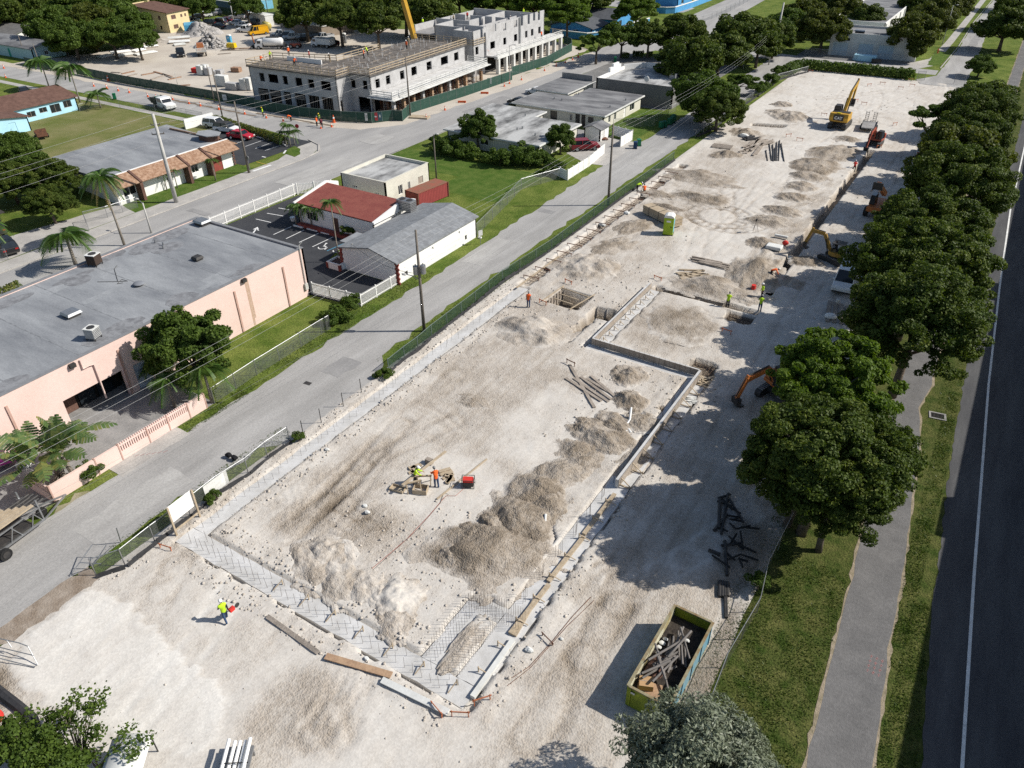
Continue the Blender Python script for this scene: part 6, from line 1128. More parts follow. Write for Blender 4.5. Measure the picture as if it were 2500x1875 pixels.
# ---- poles
def pole(label,base,h,r=.14,m='pole',arms=(),lamp=None,cans=(),group='utility poles',lean=(0,0),name='utility_pole'):
    o=E(name,label,'pole',(*base,0),0,group);k=MB();k.tube([(0,0,-.2),(lean[0]*.5,lean[1]*.5,h*.5),(*lean,h)],[r*1.25,r,r*.75],9);k.build('pole',M[m],o,smooth=True)
    for z,dx,dy,L in arms:k=MB();k.beam((lean[0]-dx*L/2,lean[1]-dy*L/2,z),(lean[0]+dx*L/2,lean[1]+dy*L/2,z),.1,.12);[k.cyl((lean[0]+dx*L*t,lean[1]+dy*L*t,z+.06),.05,.18,6)for t in(-.46,0,.46)];k.build('cross_arm',M['pole'],o)
    for z,x,y in cans:k=MB();k.cyl((x,y,z),.26,.85,12);k.cyl((x,y,z+.85),.05,.2,6);k.build('transformer',M['steel'],o)
    if lamp:
        z,dx,dy=lamp;k=MB();k.tube([(0,0,z),(dx*.5,dy*.5,z+.35),(dx,dy,z+.4)],.04,5);k.build('lamp_arm',M['steel'],o);k=MB();k.ell((dx*1.15,dy*1.15,z+.38),(.3,.18,.1));k.build('lamp_head',M['cpole'],o)
    return o
PA=[(-43.6,4.0),W(22,1450,1195),W(23,828,110),(-43.6,137.0),W(14,5,560)]
pole('timber pole with twin transformers beside the alley at the middle of the picture',PA[1],10.7,cans=((6.3,.3,.25),(6.2,-.32,-.1)),lamp=(5.6,-1.4,-.3));pole('plain timber pole at the alley fence beyond the duplex driveway',PA[2],10.8,.15)
pole('grey pole near the far end of the alley under the big tree',W(13,1765,715),5.6,.1,'cpole');pole('tall leaning pale steel pole at the far alley junction',W(14,40,480),11.5,.24,'cpole',lean=(.3,.8));pole('shorter grey pole beside the tall leaning steel pole',PA[4],8.3,.12,'cpole')
pole('concrete pole with hanging cable clutter in front of the clinic',W(21,1520,85),12.0,.24,'cpole',arms=((9.4,.7,.7,1.6),(10.6,.7,.7,1.2)),cans=());pole('street light with a drooping lamp beside the pink warehouse roof',(-87.4,52.6),4.0,.1,'cpole',lamp=(3.8,-1.2,.2),name='street_light',group='street lights')
pole('timber pole with a round road sign by the clinic car park',W(11,2145,1490),10.5,.14);pole('timber pole on the far verge right of the white truck',W(11,1925,1040),9.1,.12);pole('timber pole behind the hoarding left of its neighbour',W(11,1850,880),6.9,.1)
pole('dark timber pole at the corner of the building site',W(12,1330,1000),10.6,.13);pole('short pole with a lamp in the garden behind the white house',W(12,1555,1540),6.5,.1,lamp=(6.2,.4,.2),name='street_light',group='street lights')
pole('thin pole behind the building deck left of the yellow boom',W(12,1345,355),7.5,.1);pole('tall street light at the end of the arcade',W(13,335,290),8.2,.09,'cpole',lamp=(8,1.4,.5),name='street_light',group='street lights');pole('small post lamp at the corner of the building hoarding',W(12,1108,970),3.4,.07,'cpole',lamp=(3.2,.3,0),name='street_light',group='street lights')
pole('street light along the arcade hoarding',W(12,2188,720),7.6,.08,'cpole',lamp=(7.4,1.2,0),name='street_light',group='street lights');pole('leaning pole left of the coconut palms',W(11,350,580),5.2,.1);pole('second pole left of the coconut palms',W(11,225,505),5.2,.1);pole('white painted pole in the car park behind the yard',G(571,56),7.6,.15,'cpole');pole('street light beside the distant lane',W(14,1500,385),9,.09,'cpole',lamp=(8.8,.8,.1),name='street_light',group='street lights');pole('short post in the duplex side yard',W(13,1390,850),4.6,.08,'cpole');pole('pole beside the vacant corner behind the yellow van',G(655,38),9,.12)
pole('slim mast beside the yard pallets',W(11,1945,700),3.2,.05,'cpole');pole('slim mast beside the street trench',W(11,1530,725),2.6,.05,'cpole')
def wire(label,p,q,sag=.5,r=.018,group=None,m=None,name='power_line',n=12):
    p,q=Vector(p),Vector(q);pts=[p.lerp(q,i/n)-Vector((0,0,4*sag*(i/n)*(1-i/n)))for i in range(n+1)];k=MB();k.tube(pts,r,4);return tag(k.build(name,m or mat('aluminium_cable',(.36,.36,.355),rough=.7)),label,'cable',group)
for nm,z in(('top',10.5),('second',9.95),('third',9.4)):
    for i in range(4):
        hz=(z,z,z,z-1.2 if i==2 else z,z-2.4);zz=lambda j:z if j<3 else(z-2 if j==3 else z-2.6);wire('%s power line over the alley, %s span from the near end'%(nm,ORD[i]),(*PA[i],zz(i)),(*PA[i+1],zz(i+1)),.45 if i<3 else .7,.009,'power lines over the alley')
for nm,z in(('upper',5.4),('lower',4.7)):
    for i in range(3):wire('%s telephone cable along the alley, %s span from the near end'%(nm,ORD[i]),(PA[i][0]-2.2*(i==0)-.2,PA[i][1],z-.5),(PA[i+1][0]-.2,PA[i+1][1],z-.5),.5,.007,'telephone cables along the alley',mat('old_cable',(.2,.2,.2)))
_cp=W(21,1520,85);_pb=W(12,1330,1000);_pc=W(11,2145,1490)
for j,(nm,z)in enumerate((('top',11.9),('second',10.7),('third',10.1),('lowest',8.6))):
    wire('%s street power line from the concrete pole to the left edge'%nm,(*_cp,z),(-96,-40,z),1.2,.012,'street power lines');wire('%s street power line from the concrete pole to the building corner pole'%nm,(*_cp,z),(*_pb,min(10.5,z-.6)),.8,.012,'street power lines')
wire('service cable drooping from the alley pole to the white warehouse',(*PA[1],6.3),(-57.2,57.3,3.5),.8,.02,m=M['steeld']);wire('service cable from the building corner pole across the street',(*_pb,9.2),(*W(13,1785,515,5.6),5.6),2,.016)
# signs
bb=E('site_billboard','blank white billboard on two timber posts beside the alley fence','billboard',(*W(31,1525,1300),0));a=Vector((0,0));b=Vector(W(31,1725,1140))-Vector(W(31,1525,1300))
for p in(a,b):k=MB();k.beam((p.x,p.y,-.2),(p.x,p.y,2.6),.12);k.build('post',M['wood'],bb)
d=b.normalized();n=Vector((d.y,-d.x))*.08;k=MB();k.prism([tuple(a-n*1.2),tuple(b-n*1.2),tuple(b-n*.75),tuple(a-n*.75)],1.15,2.58);k.build('panel',M['white'],bb);k=MB();k.beam((a.x,a.y,.5),(b.x,b.y,.5),.06,.12);k.build('brace',M['wood'],bb)
a,b=Vector(W(31,1780,1003)),Vector(W(31,1975,855));d=(b-a).normalized();n=Vector((d.y,-d.x))*.06;k=MB();k.prism([tuple(n*1),tuple(b-a+n),tuple(b-a+n*1.4),tuple(n*1.4)],.25,1.42);tag(k.build('white_banner',M['whited'],loc=(a.x,a.y,0)),'plain white banner tied to the alley fence','banner')
def hboard(label,rc,x0,x1,y,z0,z1,cols,name='sign_board'):
    a,b=Vector(W(rc,x0,y)),Vector(W(rc,x1,y));d=(b-a).normalized();L=(b-a).length;n=Vector((d.y,-d.x))*.15;o=E(name,label,'sign',(*(a+n),0))
    for i,(t0,t1,m,bars)in enumerate(cols):
        p,q=d*L*t0,d*L*t1;MB().prism([tuple(p),tuple(q),tuple(q+n*.25),tuple(p+n*.25)],z0,z1).build('panel',m,o)
        for(s0,s1,h0,h1,bm)in bars:p2,q2=d*L*(t0+(t1-t0)*s0)+n*.27,d*L*(t0+(t1-t0)*s1)+n*.27;MB().prism([tuple(p2),tuple(q2),tuple(q2+n*.06),tuple(p2+n*.06)],z0+(z1-z0)*h0,z0+(z1-z0)*h1).build('print',bm,o)
_red=paint('sign_red',(.5,.04,.05));_tl=paint('sign_teal',(.04,.12,.15));_gy=paint('sign_grey',(.35,.36,.36))
hboard('wide white notice board on the green hoarding near the corner',12,873,942,1052,.5,1.7,[(0,1,M['white'],[(.15,.85,.45,.6,_gy),(.3,.7,.25,.33,_gy)])]);hboard('narrow white notice on the green hoarding',12,946,975,1058,.4,1.75,[(0,1,M['whited'],[(.25,.75,.35,.75,_gy)])]);hboard('red and dark teal board on the green hoarding',12,1006,1092,1056,.4,1.8,[(0,.58,_red,[(.25,.8,.42,.58,M['white'])]),(.58,1,_tl,[(.4,.65,.4,.75,M['white'])])])
hboard('white notice board on the arcade side hoarding',12,1995,2030,752,.7,1.9,[(0,1,M['white'],[(.2,.8,.45,.6,_gy)])]);hboard('pale notice on the hoarding beside the street poles',11,1930,1965,885,.5,1.6,[(0,1,M['whited'],[(.2,.8,.4,.65,_gy)])])
def sign(label,base,h,m,shape='oct',rz=0):
    o=E('road_sign',label,'sign',(*base,0),rz);MB().tube([(0,0,0),(0,0,h)],.035,6).build('post',M['steel'],o);k=MB()
    if shape=='oct':k.v=[];k.add([(cos(pi/8+i*pi/4)*.36,-.05,h-.3+sin(pi/8+i*pi/4)*.36)for i in range(8)]+[(cos(pi/8+i*pi/4)*.36,-.08,h-.3+sin(pi/8+i*pi/4)*.36)for i in range(8)],[tuple(range(8)),tuple(range(15,7,-1))]+[(i,i+8,(i+1)%8+8,(i+1)%8)for i in range(8)])
    else:k.bx(-.3,.3,-.08,-.05,h-.7,h)
    k.build('plate',m,o)
sign('grey backed octagonal sign beside the clinic car park pole',W(11,2160,1490),2.6,M['steel']);sign('stop sign with a street name plate on the corner by the island palms',W(12,375,1215),2.8,_red,rz=.4);sign('road sign at the warehouse corner at the far end',W(14,105,480),2.4,M['steel']);sign('small white sign on the fence near the white warehouse corner',W(22,1935,450),1.9,M['whited'],'r',1.2);sign('grey backed sign near the alley end',W(13,1990,600),2.6,M['steel'])
# ================================================================ VEHICLES AND MACHINES (forward is +Y)
GL=M['glass']
def wheel(parent,x,y,r,w,rim=None):
    k=MB();k.tube([(x-w/2,y,r),(x+w/2,y,r)],r,14);t=k.build('wheel',M['black'],parent);s=1 if x>0 else-1
    k=MB();k.tube([(x+s*(w/2+.002),y,r),(x+s*(w/2+.03),y,r)],r*.6,10);k.build('rim',rim or M['steel'],t)
def car(label,loc,rz,col,kind='sedan',group='parked cars',name='parked_car',top=None,rim=None):
    L,w,zr=dict(sedan=(4.7,1.82,1.42),suv=(4.8,1.92,1.72),pickup=(5.7,1.98,1.85),van=(5.6,2.02,2.3))[kind];o=E(name,label,{'sedan':'car','suv':'car','pickup':'pickup truck','van':'van'}[kind],loc,rz,group);h=L/2;W2=w/2;bp=paint('car_paint_%02x%02x%02x'%tuple(int(c*255)for c in col),col,.3,.5)
    zb=.92 if kind=='sedan' else 1.05
    prof={'sedan':[(-h,.35),(-h,.85),(-h+.25,.95),(-h+1.0,.97),(h-1.3,.95),(h-.25,.78),(h,.62),(h,.32)],'suv':[(-h,.38),(-h,.95),(-h+.15,1.08),(h-1.25,1.08),(h-.2,.95),(h,.75),(h,.38)],'pickup':[(-h,.45),(-h,1.08),(h-1.5,1.1),(h-.2,1.02),(h,.8),(h,.42)],'van':[(-h,.4),(-h,1.25),(h-.9,1.25),(h-.15,1.0),(h,.8),(h,.4)]}[kind]
    k=MB();k.yprism(prof,-W2,W2);k.build('body',bp,o,bevel=.09)
    c0,c1,s0,s1={'sedan':(-h+.7,h-1.25,.55,.65),'suv':(-h+.12,h-1.3,.28,.65),'pickup':(-.7,1.35,.2,.65),'van':(-h+.1,h-.85,.1,.75)}[kind];i=.2;zz=prof[2][1]-.04
    k=MB();A=[(-W2+.06,c0,zz),(W2-.06,c0,zz),(W2-.06,c1,zz),(-W2+.06,c1,zz),(-W2+i,c0+s0,zr),(W2-i,c0+s0,zr),(W2-i,c1-s1,zr),(-W2+i,c1-s1,zr)]
    k.add(A,[(3,2,1,0),(4,5,6,7),(0,1,5,4),(1,2,6,5),(2,3,7,6),(3,0,4,7)]);k.build('windows',GL,o)
    k=MB();k.bx(-W2+i-.03,W2-i+.03,c0+s0-.05,c1-s1+.05,zr+.002,zr+.05,(.06,.06))
    for a,b in((0,4),(1,5),(2,6),(3,7)):k.beam(A[a],A[b],.09)
    for x in(-1,1):m_=(c0+c1)/2-(0 if kind!='van' else-.9);k.beam((x*(W2-.06),m_,zz),(x*(W2-i),m_,zr),.1)
    if kind=='van':k.bx(-W2+.02,W2-.02,c0-.02,c1-1.9,zz,zr-.1,(i-.05,0))
    k.build('roof',top or bp,o)
    if kind=='pickup':k=MB();k.bx(-W2+.12,W2-.12,-h+.12,-.85,1.085,1.1);k.build('bed',M['steeld'],o);k=MB();[k.bx(x0,x1,y0,y1,1.085,1.32)for x0,x1,y0,y1 in((-W2+.02,-W2+.12,-h,-.8),(W2-.12,W2-.02,-h,-.8),(-W2+.13,W2-.13,-h,-h+.1))];k.build('bed_side',bp,o)
    r=.33 if kind=='sedan' else .38
    for y in(-h+.95,h-.95):
        for x in(-W2+.1,W2-.1):wheel(o,x,y,r,.24,rim)
    for x in(-W2+.3,W2-.3):
        MB().rbx((x,h-.02,.7),(.36,.1,.16)).build('headlight',M['whited'],o);MB().rbx((x,-h+.01,.82),(.34,.08,.16)).build('tail_light',paint('lamp_red',(.35,.01,.01)),o)
    for y in(h,-h):MB().bx(-W2+.1,W2-.1,y-.06,y+.06,.36,.52).build('bumper',M['steeld'],o)
    for x in(-1,1):MB().rbx((x*(W2+.08),c1-.35,zz+.12),(.18,.1,.14)).build('wing_mirror',bp,o)
    return o
wht,blk,slv,gry,drd=(.75,.75,.74),(.012,.012,.014),(.42,.43,.44),(.1,.105,.11),(.2,.015,.02)
def yaw(p,q):return atan2(q[1]-p[1],q[0]-p[0])-pi/2
YD='cars parked in the construction yard'
_p=lambda x,y:G(420+x*400/2212,y*400/2212)
for x,y,rz,c,kd,lab in((440,235,2.6,wht,'suv','white van like car at the back of the car park near the yellow house'),(505,220,2.6,gry,'sedan','grey car beside the white one at the back of the car park'),(575,205,2.6,slv,'suv','silver sport utility car at the back of the car park'),(340,255,2.6,blk,'sedan','dark car half hidden under the trees by the yellow house'),(480,345,2.2,blk,'suv','black sport utility car above the rubble heap'),(640,325,1.9,(.02,.03,.05),'suv','dark blue car in the middle of the car park'),(620,385,1.9,blk,'sedan','black sedan nearest the rubble heap'),(730,300,1.9,(.09,.012,.018),'sedan','maroon car behind the dark blue one'),(890,260,1.9,slv,'pickup','silver pickup behind the white pole'),(870,335,1.9,wht,'sedan','white car left of the row beside the yellow van'),(960,365,1.9,wht,'sedan','white sedan second in the row beside the yellow van'),(1005,435,1.9,wht,'pickup','white pickup next to the yellow van'),(1110,335,2.0,gry,'suv','dark car behind the yellow van'),(280,310,2.6,wht,'sedan','white car at the corner of the yellow house')):
    car(lab,_p(x,y),rz,c,kd,YD)
car('tall yellow delivery van in the construction yard',_p(1170,470),-.4+pi,(.7,.36,.01),'van',YD)
for x,y,c,kd,lab in((1470,500,slv,'pickup','silver pickup at the left of the row by the tan building'),(1550,515,(.14,.15,.16),'suv','grey car second in the row by the tan building'),(1640,535,wht,'pickup','white pickup third in the row by the tan building'),(1790,550,blk,'suv','black car fourth in the row by the tan building'),(1890,540,blk,'suv','black car at the right of the row by the tan building')):car(lab,_p(x,y),2.35,c,kd,YD)
car('silver pickup parked under the trees right of the row',_p(2050,540),1.75+pi/3,slv,'pickup',YD);car('dark pickup behind the guard rails of the deck',_p(2160,610),1.2,blk,'pickup',YD)
car('black pickup alone on the pale yard in front of the stake truck',W(11,1560,480),-2.2,blk,'pickup',YD)
car('dark car under the trees at the upper left',W(11,110,240),1.3,(.02,.03,.04),'van','cars on the west side');car('dark car parked behind the pale blue house',W(11,215,810),1.2,blk,'sedan','cars on the west side')
car('bright red coupe with white wheels in the clinic car park',W(11,2080,1195),-1.38,(.42,.015,.03),'sedan','cars in the clinic car park',rim=M['white']);car('white car with a black roof beside the red coupe',W(11,1965,1140),-1.38,wht,'suv','cars in the clinic car park',top=M['steeld']);car('white car farthest from the street in the clinic car park',W(11,1870,1100),-1.38,wht,'suv','cars in the clinic car park')
car('black car in the driveway at the left edge',W(21,60,500),1.35,blk,'suv','cars on the west side');car('second dark car at the left edge behind the black one',W(21,-30,340),1.3,(.03,.03,.035),'sedan','cars on the west side')
car('white car parked at the street end of the duplexes',W(13,215,815),1.45,wht,'sedan','cars by the duplexes');car('dark car half hidden behind the duplex roof',W(13,60,905),1.45,blk,'sedan','cars by the duplexes');car('dark red car in the duplex driveway',W(13,625,1290),2.3+pi,drd,'suv','cars by the duplexes')
car('silver car parked in tree shade on the right',W(14,1335,1330),.05,slv,'suv','vehicles under the boulevard trees');car('dark car just below the silver car, half under leaves',(-7.5,112.2),.05,(.03,.035,.04),'sedan','vehicles under the boulevard trees');car('white van half hidden by leaves on the right',W(24,655,800),pi+.05,wht,'van','vehicles under the boulevard trees');car('white pickup half hidden between two dark trees',(-7.2,84.8),pi,wht,'pickup','vehicles under the boulevard trees')
def box_truck(label,loc,rz,kind):
    o=E('truck',label,'truck',loc,rz,None);wb={'dump':6.2,'stake':6.8,'tank':7.4,'crew':6.0}[kind];h=wb/2;body=paint('truck_white',(.72,.72,.71));
    k=MB();k.bx(-.45,.45,-h,h-.3,.55,.8);k.build('chassis',M['steeld'],o)
    cl=2.4 if kind=='crew' else 1.7;hd=1.2 if kind=='crew' else .25
    k=MB();k.yprism([(h-hd-cl,.6),(h-hd-cl,2.25),(h-hd-.55,2.25),(h-hd,1.4),(h,1.2),(h,.5),(h-hd-cl,.5)],-1.02,1.02);k.build('cab',body,o,bevel=.06)
    k=MB();k.beam((0,h-hd-.56,2.16),(0,h-hd+.02,1.46),1.8,.06);[k.bx(x-.02,x+.02,h-hd-cl+.3,h-hd-.5,1.45,2.05)for x in(-1.03,1.03)];k.build('window',GL,o)
    y0,y1=-h,h-hd-cl-.12
    if kind=='crew':k=MB();k.bx(-1.1,1.1,y0,y1,.85,1.0);[k.bx(a,b,c,d,1.0,1.95)for a,b,c,d in((-1.1,-1.04,y0,y1),(1.04,1.1,y0,y1),(-1.03,1.03,y1-.06,y1))];k.build('tipper_body',M['steeld'],o);k=MB();k.beam((0,y0,1.0),(0,y0-1.3,1.5),2.1,.06);k.build('tailgate',M['steeld'],o);k=MB();k.bx(-.9,.6,y0+.4,y1-.3,1.02,1.9,(.15,.2));k.build('load',M['bin'],o)
    elif kind=='dump':k=MB();k.bx(-1.15,1.15,y0,y1,.9,1.05);[k.bx(a,b,c,d,1.05,2.3)for a,b,c,d in((-1.15,-1.08,y0,y1),(1.08,1.15,y0,y1),(-1.07,1.07,y1-.08,y1),(-1.07,1.07,y0,y0+.08))];k.build('tipper_body',M['whited'],o);k=MB();k.bx(-1.0,1.0,y0+.2,y1-.2,1.06,1.9,(.3,.4));k.build('load',M['steeld'],o)
    elif kind=='stake':
        k=MB();k.bx(-1.2,1.2,y0,y1,.95,1.1);k.build('flatbed',M['wood2'],o);k=MB()
        for z in(1.2,1.45,1.7,1.95):[k.bx(a,b,c,d,z,z+.14)for a,b,c,d in((-1.2,-1.14,y0,y1),(1.14,1.2,y0,y1),(-1.13,1.13,y0,y0+.06))]
        k.build('stake_side',M['whited'],o);k=MB();k.bx(-.9,.9,y1-1.9,y1-.3,1.11,2.7,(.1,.1));k.build('load',paint('load_orange',(.4,.14,.05)),o)
    else:
        k=MB();k.tube([(0,y0+.2,1.75),(0,y0+.5,1.75),(0,y1-.3,1.75),(0,y1,1.75)],[.7,1.0,1.0,.7],16);k.build('tank',body,o,smooth=True);k=MB();k.bx(-.35,.35,y0+1,y1-1,2.72,2.95);k.build('catwalk',M['steeld'],o);k=MB();[k.tube([(x,y0+.1,z),(x,y0-.5,z-.3)],.12,6)for x,z in((-.5,1.4),(.1,1.6),(.5,1.2))];k.bx(-1,1,y0-.7,y0-.1,.6,.8);k.build('pump_gear',M['steeld'],o)
    for y in(-h+1.1,h-1.0):
        for x in(-.92,.92):wheel(o,x,y,.46,.3)
    for x in(-.75,.75):MB().rbx((x,h+.01,.85),(.3,.06,.18)).build('headlight',M['whited'],o)
    return o
box_truck('white crew cab truck with a dark open tipper body on the far street',W(11,1420,935),-1.75,'crew');box_truck('stake bed truck with slatted sides and an orange load in the yard',W(11,1740,470),-2.2+pi,'stake');box_truck('white tanker truck in the yard behind the deck',_p(1330,660),2.1,'tank');box_truck('small tipper truck behind the deck guard rails',_p(2040,640),1.7,'dump')
# ---- excavators
def excavator(name,label,loc,rz,s,col,arm,bucket=True,track_rz=0.0,cab_x=-.75,canopy=False,tail=1.9,letter=False,cat='excavator'):
    o=E(name,label,cat,loc,rz,None,s);T=Matrix.Rotation(track_rz,4,'Z')
    for x in(-1.05,1.05):
        k=MB(T);n=8;pr=[(-1.75-.42*cos(pi/2-pi*i/n)*1,.45+.42*sin(pi/2-pi*i/n))for i in range(n+1)];pr=[(y,z)for y,z in pr];pr2=[(-y,z)for y,z in pr]
        k.yprism(pr[::-1]+pr2,x-.3,x+.3);t=k.build('track',M['steeld'],o);k=MB(T);[k.bx(x-.31,x+.31,-1.9+i*.3,-1.8+i*.3,.86,.9)for i in range(13)];k.build('track_pad',M['cdark'],t)
    k=MB(T);k.bx(-.75,.75,-1.0,1.0,.45,.85);k.cyl((0,0,.85),.6,.25,14);k.build('undercarriage',M['steeld'],o)
    if canopy:
        k=MB();k.prism([(1.0*cos(a)*1.05,-.3+1.35*sin(a))for a in[pi/8*i for i in range(16)]],1.1,1.75);k.build('house',col,o,bevel=.05);k=MB();k.bx(-.35,.35,-.6,-.1,1.75,2.1);k.bx(-.35,.35,-.75,-.6,1.75,2.6);k.build('seat',M['black'],o)
        k=MB();[k.tube([(x,y,1.75),(x,y,3.2)],.05,5)for x in(-.75,.75)for y in(-1.2,.35)];k.bx(-.9,.9,-1.35,.55,3.2,3.28);k.build('canopy',M['steeld'],o)
    else:
        k=MB();k.bx(-1.35,1.35,-tail,1.0,1.12,1.5);k.bx(.05,1.33,-tail+.7,.9,1.502,2.2);k.build('house',col,o,bevel=.06)
        k=MB();k.yprism([(-tail-.15,1.3),(-tail-.3,1.8),(-tail-.05,2.4),(-tail+.65,2.4),(-tail+.65,1.502),(-tail,1.502)],-1.4,1.4);k.build('counterweight',col,o,bevel=.08)
        k=MB();k.bx(-1.25,1.25,-tail+.66,-.1,2.21,2.45);k.build('engine_cover',M['steeld'],o)
        k=MB();k.bx(cab_x-.52,cab_x+.48,-.3,1.25,1.5,3.0,(.08,.12));k.build('cab',GL,o);k=MB();[k.beam((cab_x+a,b,1.5),(cab_x+a*.84,b*.9+.04,3.02),.09)for a in(-.53,.5)for b in(-.3,1.26)];k.bx(cab_x-.47,cab_x+.43,-.22,1.16,3.02,3.1);k.build('cab_frame',M['steeld']if letter else M['bin']if name=='red' else M['steeld'],o)
    ax=.15;P=[Vector((ax,y,z))for y,z in arm]
    k=MB();k.beam(P[0],P[1],.38,.55);k.beam(P[1],P[2],.34,.48);k.build('boom',col,o,bevel=.03);k=MB();k.beam(P[2]+(P[3]-P[2]).normalized()*-.5,P[3],.28,.4);k.build('stick',col,o,bevel=.03)
    k=MB();q=P[0].lerp(P[1],.75)
    for x in(-.3,.3):k.tube([P[0]+Vector((x,.3,-.25)),q+Vector((x,0,-.1))],.08,6)
    k.tube([P[1]+Vector((0,0,.35)),P[2]+Vector((0,0,.4))],.08,6);k.tube([P[2].lerp(P[3],.1)+Vector((0,.05,.32)),P[3]+Vector((0,.1,.3))],.07,6);k.build('hydraulic_ram',M['steeld'],o)
    if bucket:
        c=P[3];k=MB();k.xprism([(-.45,c.z+.1),(.45,c.z+.1),(.45,c.z),(-.45,c.z)],c.y-.15,c.y+.15);dirn=1 if P[3].y>P[2].y else-1
        k.yprism([(c.y-.25,c.z+.15),(c.y+.25,c.z+.15),(c.y+.15,c.z-.55),(c.y-.35,c.z-.95),(c.y-.75,c.z-.75),(c.y-.2,c.z-.6)],ax-.45,ax+.45);k.build('bucket',M['steeld'],o)
    return o
def lettering(txt,parent,loc,rot,size,m):
    cu=bpy.data.curves.new('lettering','FONT');cu.body=txt;cu.size=size;cu.extrude=.012;cu.offset=.012;cu.align_x='CENTER';t=bpy.data.objects.new('lettering',cu);link(t);dg=bpy.context.evaluated_depsgraph_get();me=bpy.data.meshes.new_from_object(t.evaluated_get(dg));bpy.data.objects.remove(t);me.materials.clear();me.materials.append(m)
    o=bpy.data.objects.new('lettering',me);link(o,parent);o.location=loc;o.rotation_euler=rot;return o
_e1=W(14,600,1105);ex=excavator('excavator','big yellow excavator seen from behind, its boom raised high',(_e1[0],_e1[1]+1.2,0),-.02,1.12,M['cat_y'],[(.6,1.8),(3.0,4.6),(6.3,5.5),(5.2,3.0)],True,0,letter=True)
k=MB();k.bx(-.75,.75,-2.23,-2.19,1.42,2.25);pn=k.build('rear_panel',M['steeld'],ex);lettering('CAT',pn,(0,-2.24,1.6),(rad(90),0,0),.58,M['white'])
k=MB();k.bx(-.35,.2,-2.0,-1.6,2.452,2.5);k.build('yellow_plate',paint('plate_yellow',(.6,.5,.02)),ex)
_e2=W(14,890,1270);excavator('excavator','red compact excavator with a dark cab reaching down into the far trench',(_e2[0]+.2,_e2[1]+1.6,0),pi-.12,.8,M['cat_r'],[(.5,1.9),(2.2,3.9),(4.2,3.2),(5.2,.6)],True,.1,tail=1.3)
_e4=W(24,560,590);excavator('excavator','small yellow excavator with an open canopy digging beside the trench',(_e4[0],_e4[1],0),1.45,.72,mat('shaded_yellow',(.34,.2,.035),(.25,.16,.05),2,.7),[(.9,1.7),(2.2,4.0),(4.3,4.1),(5.0,1.8)],True,-.3,canopy=True)  # darker copy of the machine yellow, tree shade put into the paint
_e5=W(33,2030,130);excavator('excavator','orange excavator parked under the bright feathery tree, boom folded to the ground',(_e5[0]+2.0,_e5[1]+2.3,0),pi-.6,.9,M['cat_o'],[(.6,1.8),(1.8,3.3),(4.2,2.7),(5.0,.8)],True,.3,tail=1.7)
te=E('telehandler','orange telehandler with a raised boom half hidden by trees','telehandler',(*W(24,930,190),0),pi-.1);k=MB();k.bx(-1,1,-2.4,1.8,.8,1.5);k.build('chassis',M['cat_o'],te,bevel=.05);k=MB();k.beam((0,-2.0,2.2),(0,3.2,5.0),.5,.6);k.build('boom',M['cat_o'],te,bevel=.03);k=MB();k.bx(.35,1.05,-.6,.9,1.5,2.7,(.08,.1));k.build('cab',GL,te);[wheel(te,x,y,.62,.45)for x in(-1.05,1.05)for y in(-1.6,1.2)];k=MB();k.bx(-.6,.6,3.2,3.35,4.3,5.2);k.bx(-.5,-.35,3.35,4.3,4.3,4.38);k.bx(.35,.5,3.35,4.3,4.3,4.38);k.build('fork',M['steeld'],te)
cr=E('mobile_crane','mobile crane behind the flats with a long yellow lattice free boom','crane',(-118,147.6,0),0)
k=MB();k.bx(-1.3,1.3,-4,4,.8,1.8);k.build('carrier',M['cat_y'],cr);k=MB();k.bx(-1.2,1.2,-3,.5,1.82,3.2);k.build('house',M['cat_y'],cr,bevel=.05)
_b0=Vector((0,0,3.4));_tq=Vector((*G(985,0,14.5),14.5));_tip=_b0+((_tq-Vector((-118,147.6,0)))-_b0)*2.2
k=MB();k.beam(_b0,_b0.lerp(_tip,.45),.95,1.0);k.build('boom',M['cat_y'],cr);k=MB();k.beam(_b0.lerp(_tip,.4),_tip,.7,.75);k.build('boom_extension',M['cat_y'],cr);[wheel(cr,x,y,.6,.4)for x in(-1.1,1.1)for y in(-3,-1.6,1.8,3.2)]
tr=E('equipment_trailer','dark flat equipment trailer with two raised ladder ramps','trailer',(*W(14,865,1110),0),.1);k=MB();k.bx(-1.1,1.1,-2.4,2.2,.6,.75);k.build('deck',M['cdark'],tr);k=MB();k.beam((0,2.2,.65),(0,3.8,.5),.15);k.bx(-1.2,-1.1,-2.4,2.2,.75,.95);k.bx(1.1,1.2,-2.4,2.2,.75,.95);k.build('frame',M['steeld'],tr)
for x in(-.75,.55):
    k=MB();[k.beam((x+a,2.1,.76),(x+a,2.5,2.3),.07)for a in(-.25,.25)];[k.beam((x-.25,2.1+.4*t,.76+1.54*t),(x+.25,2.1+.4*t,.76+1.54*t),.09,.06)for t in(.1,.3,.5,.7,.9)];k.build('ramp',M['steeld'],tr)
[wheel(tr,x,y,.36,.24)for x in(-1.25,1.25)for y in(-.6,.3)]
ut=E('utility_trailer','rusty mesh sided utility trailer on the dry lawn','trailer',(*W(11,365,1190),0),1.2);k=MB();k.bx(-.8,.8,-1.4,1.4,.5,.6);k.build('deck',M['rust'],ut);k=MB();[k.bx(a,b,c,d,.6,1.1)for a,b,c,d in((-.85,-.8,-1.4,1.4),(.8,.85,-1.4,1.4),(-.8,.8,1.35,1.4))];k.bx(-.8,.8,-1.5,-1.42,.6,1.9);k.build('side_mesh',M['rust'],ut);[wheel(ut,x,0,.34,.22)for x in(-.98,.98)]
